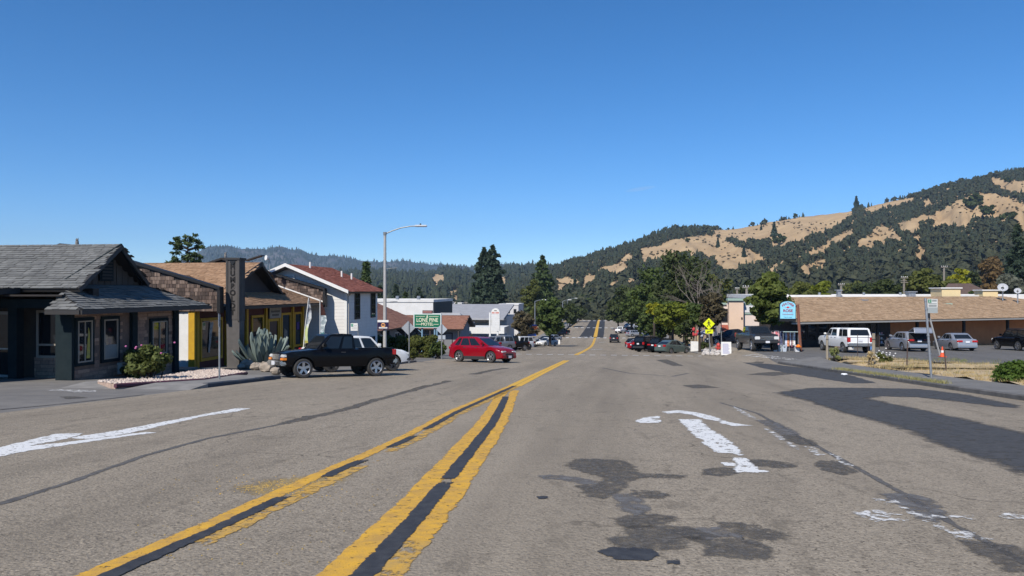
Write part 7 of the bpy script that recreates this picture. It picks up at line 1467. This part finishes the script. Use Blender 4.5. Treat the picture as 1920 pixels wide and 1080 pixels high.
def proto_conifer():
    V, Fc = [], []
    for z0, z1, r in ((.05, .42, .27), (.25, .62, .21), (.45, .82, .15), (.66, 1.0, .09)):
        n = len(V)
        for k in range(5): a = 2*math.pi*k/5+z0*5; rr = r*(1+.4*math.sin(k*2.6+z0*9)); V.append((rr*math.cos(a), rr*math.sin(a), z0+.07*math.sin(k*3.1)))
        V.append((0, 0, z1)); Fc += [(n+k, n+(k+1) % 5, n+5) for k in range(5)]
    return np.array(V), np.array(Fc)
def proto_oak():
    V, Fc = [], []
    for k in range(13):                                  # a crown of a dozen leaf masses
        d = Vector((rnd.gauss(0, 1), rnd.gauss(0, 1), rnd.gauss(.25, .8))).normalized(); c = Vector((d.x*.36, d.y*.36, .5+d.z*.34)); n_ = (d+Vector((rnd.gauss(0, .35), rnd.gauss(0, .35), rnd.gauss(.2, .3)))).normalized()
        u = n_.cross(Vector((rnd.gauss(0, 1), rnd.gauss(0, 1), rnd.gauss(0, 1)))).normalized(); w = n_.cross(u); s_ = rnd.uniform(.22, .34); n = len(V)
        for a in range(5): t = 2*math.pi*a/5; r_ = s_*rnd.uniform(.7, 1.25); V.append(tuple(c+u*r_*math.cos(t)+w*r_*math.sin(t)-n_*.1))
        V.append(tuple(c+n_*.06)); Fc += [(n+a, n+(a+1) % 5, n+5) for a in range(5)]
    return np.array(V), np.array(Fc)
PC, PO = proto_conifer(), proto_oak()
def forest(name, label, P, S, n, hmin, hmax, oak, m, spow=1., gold=True, clumpy=0., srange=(0, 1)):
    ny, nx = P.shape[:2]; s = (srange[0]+(srange[1]-srange[0])*nrs.rand(n)**spow)*(ny-1.001); x = nrs.rand(n)*(nx-1.001); i, j = s.astype(int), x.astype(int); a, b = (s-i)[:, None], (x-j)[:, None]
    Q = (P[i, j]*(1-a)+P[i+1, j]*a)*(1-b)+(P[i, j+1]*(1-a)+P[i+1, j+1]*a)*b
    px, py = proj_np(Q)
    if gold: hp_ = (hmin+hmax)*.5*1400/np.linalg.norm(Q[:, :2], axis=1); Q = Q[~(in_gold(px, py-1) | in_gold(px, py-hp_*.95) | in_gold(px, py-hp_*.5))]
    if clumpy: Q = Q[(noise2(Q[:, 0]*.012, Q[:, 1]*.012)+nrs.normal(0, .25, len(Q))) > clumpy]
    V0, F0 = PO if oak else PC; k = len(Q); h = nrs.uniform(hmin, hmax, k)[:, None, None]*(.7+.6*nrs.rand(k)[:, None, None]**2); an = nrs.rand(k)*6.28; c, d = np.cos(an), np.sin(an)
    V = np.repeat(V0[None], k, 0)*(h*np.concatenate([nrs.uniform(.8, 1.35, (k, 1, 2)), np.ones((k, 1, 1))], 2)); Xr = V[:, :, 0]*c[:, None]-V[:, :, 1]*d[:, None]; Yr = V[:, :, 0]*d[:, None]+V[:, :, 1]*c[:, None]
    V[:, :, 0] = Xr; V[:, :, 1] = Yr; V += nrs.normal(0, .035, V.shape)*h; V += Q[:, None, :]; V[:, :, 2] -= h[:, :, 0]*.06
    Fc = (F0[None]+np.arange(k)[:, None, None]*len(V0)).reshape(-1, 3)
    me = bpy.data.meshes.new(name); me.vertices.add(k*len(V0)); me.vertices.foreach_set('co', V.astype(np.float32).ravel()); nf = len(Fc)
    me.loops.add(nf*3); me.loops.foreach_set('vertex_index', Fc.astype(np.int32).ravel()); me.polygons.add(nf); me.polygons.foreach_set('loop_start', np.arange(0, nf*3, 3, dtype=np.int32)); me.update(calc_edges=True); me.materials.append(m)
    o = link(name, me); tag(o, label, 'forest', kind='stuff'); return Q
# far blue mountain and ridge
SIL_M = [(-500, 540), (0, 530), (200, 518), (300, 500), (340, 488), (362, 478), (385, 464), (410, 461), (432, 462), (455, 467), (480, 466), (500, 468), (512, 464), (528, 462), (545, 468), (565, 468), (580, 476), (600, 480), (625, 479), (650, 484), (680, 489), (700, 491), (730, 491), (757, 489), (787, 493), (810, 497), (836, 496), (892, 502), (915, 498), (934, 494), (962, 497), (1006, 501), (1050, 504), (1120, 520), (1300, 540)]
PM, SM = hill('mountain', SIL_M, lambda x: 5200-.3*x, lambda x: 2600, -20, M_MOUNT, 260, 40, .05, 1.15)
forest('far_forest', 'blue green forest covering the far mountain', PM, SM, 12000, 15, 26, False, LM_HILL, .8, gold=False, clumpy=-.35)
SIL_2 = [(-300, 545), (300, 540), (500, 530), (600, 521), (660, 514), (722, 513), (770, 517), (798, 516), (822, 511), (851, 506), (875, 514), (900, 516), (930, 508), (958, 502), (985, 501), (1010, 503), (1050, 505), (1090, 512), (1180, 530), (1300, 545)]
P2, S2 = hill('wooded_hill', SIL_2, lambda x: 1900, lambda x: 640, -18, M_GOLD, 170, 40, .05, 1.2)
forest('hill_forest', 'dark green forest on the hill across the valley', P2, S2, 13000, 11, 20, False, LM_HILL, .8); forest('hill_oak_forest', 'rounded oaks mixed into the forest across the valley', P2, S2, 3500, 9, 14, True, LM_HILLO, .8)
SIL_R = [(940, 545), (985, 524), (1010, 512), (1035, 505), (1050, 498), (1075, 489), (1100, 483), (1140, 470), (1180, 459), (1215, 444), (1250, 433), (1275, 428), (1300, 427), (1330, 428), (1345, 430), (1365, 431), (1395, 427), (1440, 417), (1470, 412), (1500, 407), (1550, 402), (1590, 397), (1620, 390), (1660, 380), (1700, 371), (1720, 364), (1760, 352), (1800, 342), (1840, 333), (1880, 325), (1920, 318), (2000, 300), (2150, 285), (2400, 290), (2800, 330)]
PR_, SR = hill('golden_hill', SIL_R, lambda x: 1150+.28*max(0, x-1000), lambda x: 330, -14, M_GOLD, 230, 60, .045, 1.25)
forest('hillside_forest', 'dark conifer forest between the golden meadows of the right hill', PR_, SR, 24000, 4.5, 9, False, LM_HILL, .75); forest('hillside_oak_forest', 'rounded oaks between the golden meadows of the right hill', PR_, SR, 17000, 4, 7.5, True, LM_HILLO, .75)
forest('foothill_trees', 'mixed dark trees at the foot of the right hill', PR_, SR, 3000, 6, 10, True, LM_HILLO, 1., srange=(0, .3)); 
def scrub():
    o_ = None
    ny, nx = PR_.shape[:2]; n = 60000; s_ = nrs.rand(n)**.75*(ny-1.001); x = nrs.rand(n)*(nx-1.001); i, j = s_.astype(int), x.astype(int); a, b = (s_-i)[:, None], (x-j)[:, None]
    Q = (PR_[i, j]*(1-a)+PR_[i+1, j]*a)*(1-b)+(PR_[i, j+1]*(1-a)+PR_[i+1, j+1]*a)*b; px, py = proj_np(Q); k = in_gold(px, py) & ((noise2(Q[:, 0]*.03, Q[:, 1]*.03)+nrs.normal(0, .35, n)) > .5); Q = Q[k][:380]
    V0, F0 = PO; k = len(Q); h = nrs.uniform(.8, 3.0, (k, 1, 1)); V = V0[None]*h*np.array([1.5, 1.5, .8])+Q[:, None, :]; me = bpy.data.meshes.new('scrub'); me.from_pydata(V.reshape(-1, 3).tolist(), [], (F0[None]+np.arange(k)[:, None, None]*len(V0)).reshape(-1, 3).tolist()); me.materials.append(mat('scrub_leaf', (.05, .05, .025), (.16, .12, .07), .1, .9, island=.6))
    tag(link('scrub', me), 'low dry scrub dotted over the golden meadows', 'scrub', kind='stuff')
scrub()
# trees that stand alone on the golden slopes
def lone(px, py, h, oak, lab):
    ny, nx = PR_.shape[:2]; fx, fy = proj_np(PR_.reshape(-1, 3)); k = int(np.argmin((fx-px)**2+(fy-py)**2)); q = Vector(PR_.reshape(-1, 3)[k].tolist())
    if oak: tree('oak_tree', lab, q, h, h*.62, LM_DARK, n=18, lp=46, ls=h*.14, rz=h*.45)
    else: conifer('conifer_tree', lab, q, h, h*.24, LM_CON, lv=8, lp=26, ls=h*.09)
for a in ((1824, 392, 20, True, 'dark spreading oak alone on the big right meadow'), (1853, 408, 14, True, 'dark oak at the lower right of the big meadow'), (1893, 420, 14, True, 'oak at the right edge of the big meadow'), (1452, 445, 18, False, 'dark conifer on the golden slope right of the saddle'), (1458, 460, 14, True, 'oak below the dark conifer on the golden slope'), (1345, 464, 12, False, 'small conifer alone on the left golden meadow'), (1396, 482, 10, False, 'small conifer at the lower edge of the left golden meadow'), (1290, 455, 6, True, 'small bush oak near the top of the left golden meadow'), (1603, 392, 20, False, 'conifer standing on the skyline left of the wooded crest'), (1888, 344, 10, True, 'oak on the topmost meadow by the right edge'), (1490, 409, 8, True, 'low oak on the bare golden skyline'), (1428, 432, 8, False, 'tiny conifer in the golden saddle')): lone(*a)
# air between here and the hills
cc = Vector(ray(1201, 354))*9000; b = MB(); b.ball((0, 0, 0), (190, 60, 26), 20, 10); cl = b.build('cloud', bpy.data.materials.new('cloud'), smooth=180); cl.location = cc; cl.rotation_euler = (0, -.16, YAW)
tag(cl, 'small thin white cloud wisp above the golden hill', 'cloud'); m = cl.data.materials[0]; m.use_nodes = True; m.node_tree.nodes.remove(m.node_tree.nodes['Principled BSDF']); pv = m.node_tree.nodes.new('ShaderNodeVolumePrincipled'); pv.inputs['Color'].default_value = (1, 1, 1, 1); pv.inputs['Density'].default_value = .0016; m.node_tree.links.new(pv.outputs[0], m.node_tree.nodes['Material Output'].inputs['Volume'])
b = MB(); b.ob((0, 0, 0), X_, Y_, Z_, (-6400, 6400), (-430, 6500), (-60, 560)); hz = b.build('haze', bpy.data.materials.new('haze')); tag(hz, 'thin blue summer haze filling the valley', 'haze', kind='stuff')
m = hz.data.materials[0]; m.use_nodes = True; m.node_tree.nodes.remove(m.node_tree.nodes['Principled BSDF']); pv = m.node_tree.nodes.new('ShaderNodeVolumePrincipled')
pv.inputs['Color'].default_value = (.5, .72, 1, 1); pv.inputs['Density'].default_value = .000085; pv.inputs['Anisotropy'].default_value = .0; m.node_tree.links.new(pv.outputs[0], m.node_tree.nodes['Material Output'].inputs['Volume'])
